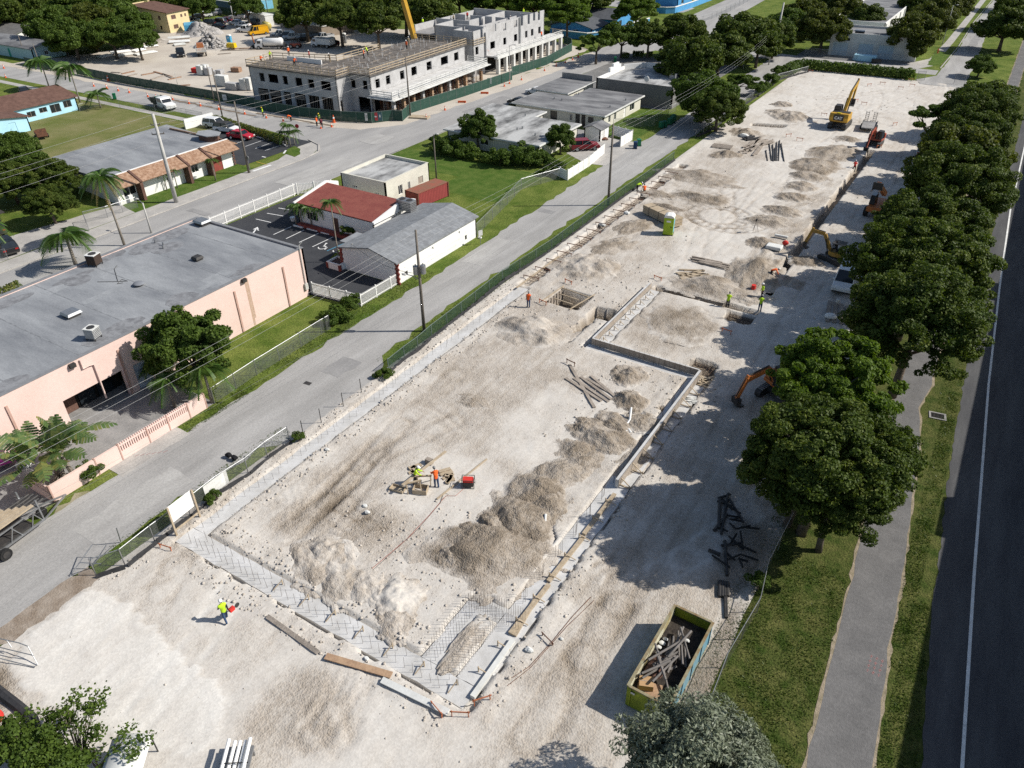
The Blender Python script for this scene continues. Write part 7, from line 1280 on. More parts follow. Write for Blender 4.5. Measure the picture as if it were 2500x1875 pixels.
sm=E('small_machine','small orange and black compact machine in the yard','machine',_p(1130,660)+(0,),2.0);k=MB();k.bx(-.6,.6,-.8,.8,.4,.9);k.bx(-.4,.4,-.7,.1,.9,1.5);k.build('body',M['steeld'],sm);k=MB();k.beam((0,.1,1.2),(0,.4,3.2),.22);k.build('mast',M['cat_o'],sm);[wheel(sm,x,y,.4,.3)for x in(-.75,.75)for y in(-.6,.6)]
sm=E('small_machine','dark red compact roller in the yard behind the deck','machine',_p(1670,650)+(0,),2.0);k=MB();k.bx(-.8,.8,-1.2,1.2,.5,1.2);k.build('body',M['cat_r'],sm);k=MB();[k.tube([(x,y,1.2),(x,y,2.3)],.05)for x in(-.7,.7)for y in(-1,.6)];k.bx(-.8,.8,-1.1,.7,2.3,2.4);k.build('canopy',M['steeld'],sm);[wheel(sm,x,y,.5,.4)for x in(-.8,.8)for y in(-.9,.9)]
ye=E('air_compressor','yellow towable air compressor beside the blue toilet','compressor',_p(815,670)+(0,),1.9);k=MB();k.bx(-.7,.7,-1.2,1.2,.5,1.6,(.1,.15));k.build('body',paint('compressor_yellow',(.65,.45,.01)),ye,bevel=.06);[wheel(ye,x,0,.32,.2)for x in(-.8,.8)];k=MB();k.beam((0,1.2,.5),(0,2.2,.4),.1);k.build('drawbar',M['steeld'],ye)
yt=E('water_tank','yellow round tank trailer behind the yellow van','tank',_p(1290,420)+(0,),1.2);k=MB();k.tube([(0,-1.6,1.5),(0,-1.3,1.5),(0,1.3,1.5),(0,1.6,1.5)],[.6,1.0,1.0,.6],14);k.build('tank',paint('tank_yellow',(.5,.42,.12)),yt,smooth=True);[wheel(yt,x,0,.4,.25)for x in(-.8,.8)]
# trailer loaded with conduit at the left edge
ct=E('conduit_trailer','galvanised trailer stacked with pipes and timber at the left edge of the alley','trailer',(*W(31,60,1480),0),0);_o=Vector((*W(31,60,1480),0));_a=Vector((*W(31,0,1640,.3),.3))-_o;_h=Vector((*W(31,545,1050,.6),.6))-_o;_ft=Vector((*W(31,390,1150,.7),.7))-_o
dT=(_ft-Vector((-.3,.3,.7))).normalized();ang=atan2(_ft.y,_ft.x)-pi/2;ct.rotation_euler=(0,0,ang);Lh=_ft.xy.length
k=MB();k.bx(-.06,.06,-5,Lh,.62,.76);k.bx(-2.0,-1.88,-5,Lh,.62,.76);k.beam((0,Lh,.69),(-.95,Lh+2.4,.6),.1);k.beam((-1.9,Lh,.69),(-.95,Lh+2.4,.6),.1);k.build('frame',M['steel'],ct)
k=MB();k.bx(-.03,.03,-5,Lh,1.75,1.85)
for i in range(11):y=-4.8+(Lh+4.6)*i/10;k.beam((0,y,.76),(0,y+(.45 if i%2 else-.45),1.76),.06)
k.build('side_truss',M['steel'],ct)
for y in(-3.5,-.4,Lh-.1):k=MB();[k.bx(x-.05,x+.05,y-.05,y+.05,.76,2.5)for x in(.0,-1.94)];k.bx(-1.94,0,y-.06,y+.06,1.86,1.95);k.build('rack',M['steel'],ct)
wheel(ct,.22,-.1,.42,.26,M['steeld']);wheel(ct,-2.16,-.1,.42,.26,M['steeld']);wheel(ct,-1.2,Lh+.5,.38,.22)
k=MB();[k.tube([(-.35-i*.17,-5,1.96+.08*(i%2)),(-.35-i*.17,Lh+.6-.2*(i%3),1.96+.08*(i%2))],.08,6)for i in range(8)];tag(k.build('pipe_load',M['steeld'],ct),kind=None);k=MB();[k.bx(-.3-i*.35,-.05-i*.35,-5,Lh-.3-i*.3,2.1,2.2)for i in range(5)];k.build('timber_load',M['wood'],ct);k=MB();[k.bx(-1.8+i*.3,-1.55+i*.3,-5,Lh-.8,.78,.95)for i in range(6)];k.build('lower_load',M['steeld'],ct)
# ================================================================ PEOPLE (facing +Y)
def bodypose(lean=0,hipz=.93,larm=(0,0,.1),rarm=(0,0,.1),lleg=(0,0),rleg=(0,0),turn=0):
    # angles: arm (swing forward, elbow bend, out), leg (swing forward, knee bend)
    J={};up=Vector((0,sin(lean),cos(lean)));fw=Vector((0,cos(lean),-sin(lean)));pel=Vector((0,0,hipz));J['pel']=pel;J['spi']=pel+up*.2;J['che']=pel+up*.42;J['nek']=pel+up*.55+fw*.02;J['hed']=pel+up*.64+fw*.04
    for s,nm,(sw,el,out)in((-1,'l',larm),(1,'r',rarm)):
        sh=J['che']+up*.07+Vector((s*.19,0,0));d=Vector((s*sin(out),sin(sw)*cos(out),-cos(sw)*cos(out)));e=sh+d*.29;a2=sw+el;d2=Vector((s*sin(out)*.5-s*.12*(el>.5),sin(a2),-cos(a2))).normalized();w=e+d2*.25;J['s'+nm],J['e'+nm],J['w'+nm],J['h'+nm]=sh,e,w,w+d2*.08
        J['d'+nm]=d2
    for s,nm,(sw,kn)in((-1,'l',lleg),(1,'r',rleg)):
        h=pel+Vector((s*.1,0,-.04));k=h+Vector((s*.02,sin(sw),-cos(sw)))*.43;a2=sw-kn;a=k+Vector((0,sin(a2),-cos(a2)))*.41;J['p'+nm],J['k'+nm],J['a'+nm],J['t'+nm]=h,k,a,a+Vector((s*.02,.16*cos(a2),-.04+.16*sin(a2)*.3))
    J['up'],J['fw']=up,fw;return J
def body_mesh(J):
    V=[];R=[];Ed=[]
    def v(p,r):V.append(tuple(p));R.append(r);return len(V)-1
    pel=v(J['pel'],(.155,.12));spi=v(J['spi'],(.14,.105));che=v(J['che'],(.165,.115));nek=v(J['nek'],(.055,.055));hed=v(J['hed'],(.06,.06));Ed+=[(pel,spi),(spi,che),(che,nek),(nek,hed)]
    for n in 'lr':
        s=v(J['s'+n],(.068,.068));e=v(J['e'+n],(.047,.047));w=v(J['w'+n],(.031,.031));h=v(J['h'+n],(.036,.022));Ed+=[(che,s),(s,e),(e,w),(w,h)]
        d=J['d'+n];sd=Vector((1,0,0))if n=='r' else Vector((-1,0,0));sd=(sd-d*sd.dot(d)).normalized();nn=d.cross(sd)
        for i,(o,L)in enumerate(((-.03,.07),(-.01,.085),(.011,.08),(.03,.06))):f=v(J['h'+n]+sd*o+d*L*.55,(.0095,.0095));g=v(J['h'+n]+sd*o+d*L-nn*.012*(1 if n=='r' else-1),(.008,.008));Ed+=[(h,f),(f,g)]
        f=v(J['w'+n]+d*.05-sd*.045,(.011,.011));g=v(J['w'+n]+d*.085-sd*.058,(.009,.009));Ed+=[(w,f),(f,g)]
        p=v(J['p'+n],(.095,.095));k=v(J['k'+n],(.062,.062));a=v(J['a'+n],(.046,.046));t=v(J['t'+n],(.045,.035));Ed+=[(pel,p),(p,k),(k,a),(a,t)]
    me=bpy.data.meshes.new('b');me.from_pydata(V,Ed,[]);o=bpy.data.objects.new('b',me);link(o);m=o.modifiers.new('s','SKIN');m.use_smooth_shade=True
    for i,r in enumerate(R):me.skin_vertices[0].data[i].radius=r
    me.skin_vertices[0].data[0].use_root=True;o.modifiers.new('u','SUBSURF').levels=1;o.modifiers['u'].render_levels=1
    dg=bpy.context.evaluated_depsgraph_get();bm=bpy.data.meshes.new_from_object(o.evaluated_get(dg));bpy.data.objects.remove(o)
    pv=np.array([tuple(q.co)for q in bm.vertices]);pf=[tuple(f.vertices)for f in bm.polygons];nv=np.array([tuple(q.normal)for q in bm.vertices]);bpy.data.meshes.remove(bm);return pv,pf,nv
def classify(pv,pf,J):
    B=[('torso','pel','spi'),('torso','spi','che'),('neck','nek','hed')]+[(a+'',b+n,c+n)for n in 'lr' for a,b,c in(('uarm','s','e'),('farm','e','w'),('hand','w','h'),('thigh','p','k'),('shin','k','a'),('foot','a','t'))]+[('torso','che','sl'),('torso','che','sr'),('torso','che','nek'),('hips','pel','pl'),('hips','pel','pr')]
    C=np.array([pv[list(f)].mean(0)for f in pf]);D=[]
    for nm,a,b in B:
        a,b=np.array(J[a]),np.array(J[b]);d=b-a;t=np.clip(((C-a)@d)/(d@d),0,1);D.append(np.linalg.norm(C-a-t[:,None]*d,axis=1)-(.03 if nm=='torso' else 0))
    return[B[i][0]for i in np.argmin(np.array(D),0)]
def cloth(pv,pf,nv,cls,want,off):
    fs=[f for f,c in zip(pf,cls)if c in want];ids=sorted({i for f in fs for i in f});mp={q:i for i,q in enumerate(ids)};k=MB();k.v=[tuple(pv[i]+nv[i]*off)for i in ids];k.f=[tuple(mp[i]for i in f)for f in fs];k.m=[0]*len(k.f);return k.mesh('cloth')
POSES=dict(stand=bodypose(.03,larm=(.1,.25,.12),rarm=(.05,.3,.12),lleg=(.06,.05),rleg=(-.05,.05)),walk=bodypose(.08,larm=(.35,.4,.12),rarm=(-.3,.5,.14),lleg=(-.25,.35),rleg=(.32,.1)),work=bodypose(.35,.9,(.6,.6,.15),(.7,.5,.15),(.1,.15),(-.1,.1)),bend=bodypose(1.25,.88,(.35,.2,.1),(.5,.1,.1),(.2,.25),(.05,.2)),crouch=bodypose(.5,.42,(.7,.5,.2),(.9,.4,.2),(1.45,2.2),(1.2,2.1)),sit=bodypose(.05,.5,(.7,.8,.15),(.7,.8,.15),(1.4,1.3),(1.4,1.3)),dig=bodypose(.55,.88,(.8,.3,.15),(.5,.7,.15),(.35,.35),(-.2,.15)))
_BM={}
def pose_meshes(ps):
    if ps in _BM:return _BM[ps]
    J=POSES[ps];pv,pf,nv=body_mesh(J);cls=classify(pv,pf,J);up,fw=J['up'],J['fw'];hc=J['hed']+up*.1+fw*.02;k=MB();k.v=[tuple(p)for p in pv];k.f=list(pf);k.m=[0]*len(pf)
    Rm=Matrix((Vector((1,0,0)),fw,up)).transposed()
    def head(p):x=1.0;x+=.16*max(0,p.y)**6*(abs(p.x)<.4)*(abs(p.z+.05)<.35);x-=.1*(p.z<-.5);return x
    h=MB(Matrix.Translation(hc)@Rm.to_4x4());h.ell((0,0,0),(.078,.098,.125),14,10,head);h.ell((0,.1,-.01),(.013,.022,.03),6,4)
    for s in(-1,1):h.ell((s*.08,-.01,-.005),(.012,.025,.035),6,4)
    k.add(h.v,h.f);body=k.mesh('body')
    e=MB(Matrix.Translation(hc)@Rm.to_4x4());[e.ell((s*.03,.088,.015),(.012,.01,.009),6,4)for s in(-1,1)];e.bx(-.025,.025,.088,.096,-.062,-.054);eyes=e.mesh('face')
    hm=MB(Matrix.Translation(hc)@Rm.to_4x4());n=14
    prof=[(.128,.035),(.126,.06),(.11,.115),(.075,.15),(.03,.168)];vs=[];fs=[]
    for r,z in prof:vs+=[(r*cos(2*pi*i/n)*.92,r*sin(2*pi*i/n)*1.08,z)for i in range(n)]
    for j in range(4):fs+=[(j*n+i,j*n+(i+1)%n,(j+1)*n+(i+1)%n,(j+1)*n+i)for i in range(n)]
    hm.add(vs,fs+[tuple(range(4*n,5*n))]);hm.add([(-.1,.1,.035),(.1,.1,.035),(.06,.19,.03),(-.06,.19,.03),(-.1,.1,.045),(.1,.1,.045),(.06,.19,.038),(-.06,.19,.038)],[(0,1,2,3),(4,5,6,7),(0,1,5,4),(1,2,6,5),(2,3,7,6),(3,0,4,7)]);helmet=hm.mesh('helmet')
    hr=MB(Matrix.Translation(hc)@Rm.to_4x4());hr.ell((0,-.012,.015),(.084,.098,.115),12,8);hair=hr.mesh('hair')
    _BM[ps]=dict(body=body,face=eyes,hair=hair,helmet=helmet,shirt=cloth(pv,pf,nv,cls,{'torso','uarm','hips'},.012),sleeves=cloth(pv,pf,nv,cls,{'torso','uarm','farm','hips'},.012),vest=cloth(pv,pf,nv,cls,{'torso'},.026),trousers=cloth(pv,pf,nv,cls,{'thigh','shin','hips'},.016),boots=cloth(pv,pf,nv,cls,{'foot'},.018))
    return _BM[ps]
SKIN=mat('skin',(.32,.17,.1),(.27,.14,.08),4,.6);CL=dict(lime=paint('hi_vis_lime',(.5,.75,.02),.8),orange=paint('hi_vis_orange',(.85,.13,.015),.8),red=paint('red_shirt',(.6,.03,.02),.8),jean=mat('denim',(.05,.09,.17),(.035,.06,.12),6,.9),dark=mat('dark_cloth',(.02,.02,.024),rough=.9),white=M['white'],grey=mat('grey_cloth',(.25,.25,.25),rough=.9),maroon=paint('maroon_shirt',(.12,.02,.03),.8),tan=mat('tan_cloth',(.3,.24,.16),rough=.9),black=mat('black_cloth',(.01,.01,.012),rough=.9),gold=paint('yellow_helmet',(.7,.5,.02)))
def person(label,loc,rz,ps,shirt,vest=None,trousers='jean',helmet='white',sleeves=False,group='site workers',s=1.0,z=None):
    P=pose_meshes(ps);x,y=loc[0],loc[1];zz=z if z is not None else(max(site_z(x,y),-.1)+.0 if SX0<x<SX1 and SY0<y<SY1 else 0);o=E('person',label,'person',(x,y,zz),rz,group,s)
    def put(nm,me,m,par=None):
        q=bpy.data.objects.new(nm,me);link(q,par or o)
        if not me.materials:me.materials.append(m)
        q.material_slots[0].link='OBJECT';q.material_slots[0].material=m
        for f in me.polygons:f.use_smooth=True
        return q
    b=put('body',P['body'],SKIN);put('face',P['face'],CL['black']);put('hair',P['hair'],CL['black'])
    put('shirt',P['sleeves' if sleeves else 'shirt'],CL[shirt]);put('trousers',P['trousers'],CL[trousers]);put('boots',P['boots'],CL['tan'])
    if vest:put('vest',P['vest'],CL[vest])
    if helmet:put('helmet',P['helmet'],CL[helmet])
    return o
w1=person('worker walking on pale dirt in a lime vest carrying a red cut off saw',W(41,1955,385),-1.9+pi,'walk','dark','lime','jean','white',True)
k=MB();k.rbx((0,0,0),(.22,.34,.24));sw=k.build('cut_off_saw',CL['red']);sw.location=(*(Vector(W(41,1985,365))+Vector((.25,.12))),.85);tag(sw,'red cut off saw with a round blade in the hand of the walking worker','power saw');k=MB();k.tube([(.02,.38,0),(.05,.38,0)],.17,14);k.build('blade',M['steeld'],sw);k=MB();k.tube([(0,-.17,0),(0,-.32,.08),(0,-.2,.18),(0,.05,.17)],.018,5);k.build('handle',M['black'],sw)
person('carpenter in a lime shirt and white helmet bending over the lumber',W(32,1375,850),-1.1,'work','lime',None,'dark','white',True);person('carpenter in an orange shirt and jeans with his back turned by the generator',W(32,1558,880),.95,'work','orange',None,'jean','grey',True)
person('worker in an orange vest standing near the square timbered pit',W(23,142,990),.4,'stand','grey','orange','jean','grey',True);person('worker in a lime shirt standing at the end of the shaded trench',W(23,1855,985),.1,'work','lime',None,'dark','grey');person('worker in a lime shirt standing nearest the red bucket',W(23,2148,905),2.2,'stand','lime',None,'dark','white');person('worker in a lime shirt and teal trousers with his back to the camera',W(23,2132,1020),.2,'work','lime',None,'jean','grey')
person('worker in an orange shirt bending beside the utility trench',W(24,20,735),-1.2,'bend','orange',None,'dark','white',True);person('worker in a red shirt standing in the far trench',W(14,745,1450),.2,'dig','red',None,'dark','white',z=-.5);person('worker in an orange shirt and blue helmet crouching by the alley fence',W(13,1142,1655),.6,'crouch','orange',None,'tan','grey');person('worker in a lime shirt bending at the alley fence beside the orange one',W(13,1075,1648),-.6,'bend','lime',None,'dark','white')
SG='street crew'
person('flag worker in lime standing alone at the street trench',W(12,65,1008),2.4,'stand','lime',None,'dark','gold',True,SG);person('worker in orange bending down on the street',W(12,305,1045),1.9,'bend','orange',None,'dark',None,True,SG);person('worker in a red orange shirt at the left of the trio on the street',W(12,527,1088),-1.2,'stand','orange',None,'dark','grey',True,SG);person('worker in lime behind the trio on the street',W(12,552,1062),2.8,'stand','grey','lime','dark','gold',True,SG);person('worker in maroon at the right of the trio on the street',W(12,570,1102),1.3,'stand','maroon',None,'dark',None,True,SG)
DG='workers on the concrete deck'
def onA(rc,x,y,z):return W(rc,x,y,z)
for x,y,ps,c,v,lab in((125,515,'work','lime',None,'deck worker in lime at the left end of the deck'),(42,530,'crouch','orange',None,'deck worker in orange crouching at the far left rail'),(285,480,'stand','orange',None,'deck worker in orange red at the back rail'),(465,515,'stand','red',None,'deck worker in red with dark trousers'),(335,570,'work','orange',None,'deck worker in bright orange nearest the front of the deck'),(640,535,'work','tan',None,'deck worker in a faded orange shirt beside the white wall'),(932,505,'stand','grey','orange','deck worker in an orange vest in the middle pair'),(962,475,'work','lime',None,'deck worker in lime in the middle pair'),(1300,425,'stand','orange',None,'deck worker in orange left of the far pair'),(1318,395,'stand','tan',None,'deck worker in tan right of the far pair')):
    person(lab,W(12,x,y,7.06),rng.uniform(0,6),ps,c,v,'dark' if c!='tan' else 'tan','gold' if c=='lime' else 'white',True,DG,z=7.06)
for x,y,z,ps,c,lab in((1705,188,6.86,'stand','tan','bricklayer in tan on the open top floor'),(1822,165,6.86,'stand','red','bricklayer in red on the open top floor beside the block stacks'),(1440,225,6.86,'stand','lime','bricklayer in lime at the far corner of the block walls'),(1955,470,3.76,'stand','lime','worker in lime on the near end of the arcade terrace'),(1998,462,3.76,'crouch','orange','worker in orange crouching on the near end of the arcade terrace'),(2195,205,6.86,'stand','orange','bricklayer in orange at the top of the street wall')):
    person(lab,W(12,x,y,z),rng.uniform(0,6),ps,c,None,'dark','white',True,'bricklayers on the block building',z=z)
person('bricklayer in lime at the top of the far walls',W(13,100,125,7.2),1,'stand','lime',None,'dark','gold',True,'bricklayers on the block building',z=6.86);person('worker in orange on the far end of the arcade terrace',W(13,255,330,3.76),1,'work','orange',None,'dark','white',True,'bricklayers on the block building',z=3.76)
person('operator in dark clothes seated in the small yellow excavator',(_e4[0]+.05,_e4[1]-.1),1.45,'sit','dark',None,'dark',None,True,z=1.15)

# ================================================================ SMALL THINGS ON THE GROUND
def gz(p):return max(site_z(*p),-.12)if SX0<p[0]<SX1 and SY0<p[1]<SY1 else 0.02
def cone(p,label,g,s=1.0,barrel=False):
    o=E('traffic_cone' if not barrel else 'traffic_cone',label,'cone',(*p,.02),0,g,s*.72);k=MB();k.tube([(0,0,.03),(0,0,.75)],[.16,.04],10);k.build('cone',M['coneo'],o);MB().bx(-.2,.2,-.2,.2,0,.035).build('base',M['coneo'],o);MB().tube([(0,0,.4),(0,0,.55)],[.11,.08],10).build('reflective_band',M['white'],o)
for i,(x,y,s)in enumerate(((35,590,1.6),(50,670,1.5),(935,700,2.2),(810,745,1.5),(922,765,1.7),(1020,785,1.6),(1115,800,1.6),(1275,835,1.5),(1347,845,1.4),(1417,855,1.4),(1490,860,1.4),(1630,895,1.5),(1728,915,1.5),(1765,840,1.5),(1887,945,1.6),(2110,985,1.6))):cone(W(11,x,y),'orange cone along the far street trench, %s from the left edge'%ORD[i],'cones along the far street',s)
for i,(x,y,s)in enumerate(((90,1018,1.5),(235,1045,1.5),(560,1108,1.3),(652,1095,1.5),(672,1055,2.4),(1628,950,1.5),(1467,1018,1.4),(2140,745,1.5),(2183,722,1.4))):cone(W(12,x,y),'orange cone near the building corner, %s along the hoarding'%ORD[i],'cones round the building corner',s)
for i,(x,y,s)in enumerate(((82,690,1.5),(280,612,1.5),(380,572,1.5),(459,542,1.5),(521,518,1.5),(570,495,2.0))):cone(W(13,x,y),'orange cone on the street beside the arcade hoarding, %s from the near end'%ORD[i],'cones beside the arcade',s)
def bin_(p,rz,label,m='bin',g='wheelie bins'):
    o=E('wheelie_bin',label,'bin',(*p,.02),rz,g,1.1);k=MB();k.bx(-.27,.27,-.33,.33,.06,.95);k.build('body',M[m],o,bevel=.03);MB().bx(-.31,.31,-.38,.36,.953,1.03,(.04,.05)).build('lid',M[m],o,bevel=.02)
    for x in(-.28,.28):k=MB();k.tube([(x-.03,-.28,.12),(x+.03,-.28,.12)],.12,8);k.build('wheel',M['black'],o)
for i,(x,y)in enumerate(((1283,1105),(1312,1098),(1358,1075),(1378,1060),(1390,1042))):bin_(W(13,x,y),1.2,'green wheelie bin in the row on the alley verge, %s from the near end'%ORD[i])
bin_(W(13,1060,1280),.4,'dark blue wheelie bin by the duplex driveway','binblue');bin_(W(13,1090,1258),.8,'green wheelie bin beside the dark blue one');bin_(W(13,888,535),.5,'green wheelie bin under the car park trees');bin_(W(11,992,855),.9,'single green wheelie bin on the far verge')
def potty(p,rz,label,m,m2,s=1.0):
    o=E('portable_toilet',label,'toilet',(*p,gz(p)),rz,None,s);k=MB();k.bx(-.56,.56,-.58,.58,.08,2.1);k.build('cabin',m,o,bevel=.03);k=MB();k.bx(-.6,.6,-.62,.62,0,.078);k.build('skid',M['steeld'],o)
    k=MB();k.xprism([(-.6,2.102),(.6,2.102),(.5,2.28),(.25,2.4),(-.25,2.4),(-.5,2.28)],-.62,.62);k.build('roof',M['whited'],o,bevel=.03);d=MB().bx(-.44,.44,-.61,-.582,.18,2.0).build('door',m,o);MB().bx(-.25,.25,-.62,-.612,1.6,1.8).build('notice',M['white'],d);MB().rbx((.3,-.63,1.05),(.1,.05,.14)).build('handle',M['steeld'],d)
    for i in range(2):MB().bx(.562,.575,-.45,.45,.3+i*.85,1.0+i*.85).build('side_panel',m2,o)
    return o
potty(W(23,1345,355),.25,'lime green and blue portable toilet beside the lumber stack',M['lime'],M['cyan'],1.08);potty(_p(785,600),.5,'blue portable toilet in the yard behind the compressor',M['cyan'],M['cyan']);potty(W(12,762,370),.5,'grey portable toilet under the trees behind the deck',M['steel'],M['steel'])
# lumber stack by the toilet
o=E('lumber_stack','long banded stack of pale plywood and timber behind the green toilet','lumber',(*W(23,1290,240),.1),0);a,b=Vector(W(23,1200,195)),Vector(W(23,1400,290));ang=atan2((b-a).y,(b-a).x);L=(b-a).length+1.6;o.rotation_euler=(0,0,ang)
for i in range(5):MB().bx(-L/2+.03*(i%3),L/2-.05*(i%2),-.7,.7,.12+i*.22,.12+i*.22+.2).build('plank_layer',M['wood'],o)
k=MB();[k.bx(x-.03,x+.03,-.72,.72,.1,1.24)for x in(-L*.3,0,L*.3)];k.build('strap',M['steeld'],o);k=MB();[k.bx(x-.06,x+.06,-.7,.7,0,.118)for x in(-L*.35,L*.35)];k.build('bearer',M['wood2'],o)
# lumber, scrap and pallets
def pile(label,rc,pts,w,h,m,cat='lumber',name='lumber_pile',jit=.15,layers=2,n=6):
    a,b=Vector(W(rc,*pts[0])),Vector(W(rc,*pts[1]));c=(a+b)/2;d=(b-a).normalized();L=(b-a).length;o=E(name,label,cat,(*c,gz(c)),atan2(d.y,d.x));r=random.Random(int(pts[0][0]))
    for i in range(n):l=L*r.uniform(.55,1);k=MB();k.rbx((r.uniform(-1,1)*(L-l)/2,(i%(n//layers)-n/layers/2)*w/(n/layers)+r.uniform(-jit,jit)*w*.2,.06+(i//(n//layers))*h*1.05),(l,w/(n/layers)*.8,h),r.uniform(-jit,jit));k.build('timber',m,o)
pile('pile of long brown timbers on the pale ground right of the dirt heap',23,((1530,570),(1880,650)),1.4,.09,M['wood2'],n=12,jit=.05);pile('heap of broken boards and scrap beside the long timbers',23,((1420,720),(1700,700)),2.2,.07,M['wood'],n=16,jit=.5)
pile('heap of grey scrap timber and sheet below the rounded dirt heap',13,((1960,1330),(2200,1200)),2.6,.1,M['wood2'],n=12,jit=.3);pile('dark tarred scrap left of the grey scrap timber',13,((1990,1210),(2090,1180)),1.5,.15,M['steeld'],n=8,jit=.5);pile('loose timber stubs strewn right of the carpenters',32,((1590,790),(1700,760)),1.8,.06,M['wood'],n=10,jit=.9);pile('timber offcuts strewn left of the carpenters',32,((1310,730),(1430,720)),1.4,.06,M['wood'],n=8,jit=1.1);pile('loose offcuts on the dirt beside the stem wall',33,((1500,130),(1640,110)),1.0,.06,M['whited'],n=8,jit=.5)
pile('scattered stakes at the corner of the stem wall',23,((1600,1600),(1750,1640)),1.4,.05,M['wood'],n=10,jit=.9)
o=E('pallet','timber pallet lying on the ground beside the dark heap','pallet',(*W(13,1810,1268),.05),.1);k=MB();[k.bx(-1.6,1.6,-.9+i*.36,-.66+i*.36,.1,.14)for i in range(6)];k.build('slats',M['wood2'],o);k=MB();[k.bx(x,x+.12,-.9,1.1,0,.098)for x in(-1.5,-.1,1.4)];k.build('bearer',M['wood2'],o)
for i,(x0,y0,x1,y1)in enumerate(((10,1240,30,1390),(40,1250,45,1395),(57,1280,58,1390),(75,1230,72,1390),(100,1215,90,1390),(112,1240,138,1395),(-20,1300,-5,1390),(0,1240,40,1205))):k=MB();a,b=W(14,x0,y0),W(14,x1,y1);k.tube([(0,0,.1),(b[0]-a[0],b[1]-a[1],.1)],.09,5);tag(k.build('drain_rod',M['steeld'],loc=(*a,0)),'long dark bar laid on the pale ground, %s from the left of the row'%ORD[i],'bar','dark bars in a row')
def sticks(label,rc,lst,m,w,h,name='batter_board',cat='stakes',g='string line batter boards'):
    for i,(x,y,r)in enumerate(lst):
        p=W(rc,x,y);o=E(name,label%ORD[i%20],cat,(*p,gz(p)),r,g);k=MB();k.beam((-.55,0,h*.8),(.55,0,h*.8),.03,.09);k.build('rail',m,o)
        for s in(-.45,.45):MB().beam((s,0,-.1),(s,0,h),.05).build('stake',m,o)
_or=mat('orange_stake',(.5,.17,.08),(.38,.13,.06))
sticks('orange batter board near the square pit and crossing wall, %s from the left',23,[(265,965,-.2),(485,790,-.2),(1255,750,-.2),(1845,1215,-.1)],_or,.5,.5);sticks('orange batter board on the far pale ground, %s from the left',14,[(270,1215,.1),(480,1000,.2),(825,905,.1),(985,730,0),(1230,700,.1),(1240,745,0),(1140,770,.1),(1090,1085,1),(175,1180,.8),(955,1280,.9),(870,745,.9),(520,620,0),(365,625,0),(610,625,0),(760,880,1.2)],_or,.5,.6,g='batter boards on the far ground')
sticks('batter board at the near corner of the foundation, %s from the left',42,[(1560,1180,-.3),(1760,1220,.5),(1950,1100,.9)],_or,.5,.5,g='batter boards at the near corner');sticks('rusty stake pair beside the right footing on the dirt, %s from the near end',43,[(305,565,-.35)],M['rust'],.5,.3,g=None);sticks('orange stake pair near the billboard, %s from the left',31,[(1430,1415,.2)],_or,.5,.4,g=None);sticks('batter board by the end of the yellow tape, %s from the left',23,[(505,1490,-.2)],M['rust'],.5,.5,g=None)
for i in range(17): # cross pieces over the rebar trench by the alley
    y=66+i*2.55;o=E('trench_spreader','dark cross piece over the rebar trench beside the alley fence, %s from the near end'%ORD[i],'spreader',(-39.1,y,.25),.0,'spreaders over the rebar trench');MB().beam((-1.0,0,.1),(1.0,.1,.1),.07,.07).build('bar',M['rust'],o);[MB().beam((s,0,-.4),(s,0,.1),.05).build('stake',M['rust'],o)for s in(-.95,.95)]
cg=E('rebar_cage','long rebar cage lying in the trench beside the alley fence','rebar',(-39.1,66,-.15));
for x in(-.35,0,.35):k=MB();k.tube([(x,0,0),(x,46,0)],.03,4);k.build('bar',M['rebar'],cg)
k=MB();[k.beam((-.4,i*.6,0),(.4,i*.6,0),.03)for i in range(76)];q=k.build('tie_bar',M['rebar'],cg)
board('timber_plank',W(23,40,835),W(23,400,565),.22,.06,M['wood'],'long pale plank laid along the rebar trench',.25,'plank')
def mat_cage(label,p,sx,sy,z):
    o=E('rebar_mat',label,'rebar',(*p,z));[MB().tube([(-sx/2+sx*i/7,-sy/2,0),(-sx/2+sx*i/7,sy/2,0)],.022,4).build('bar',M['rebar'],o)for i in range(8)];[MB().tube([(-sx/2,-sy/2+sy*i/6,.03),(sx/2,-sy/2+sy*i/6,.03)],.022,4).build('bar',M['rebar'],o)for i in range(7)];[MB().tube([(-sx/2+.1*i,-sy/2+.05,0),(-sx/2+.1*i,-sy/2+.05,1.3)],.02,4).build('starter_bar',M['rebar'],o)for i in range(4)]
mat_cage('rebar mat in the small square pit at the end of the crossing wall',(-16.4,58.8),2.1,1.7,-.35);mat_cage('rebar mat in the shaded pit near the lime shirted workers',(-16.5,69.4),2.3,1.6,-.25)
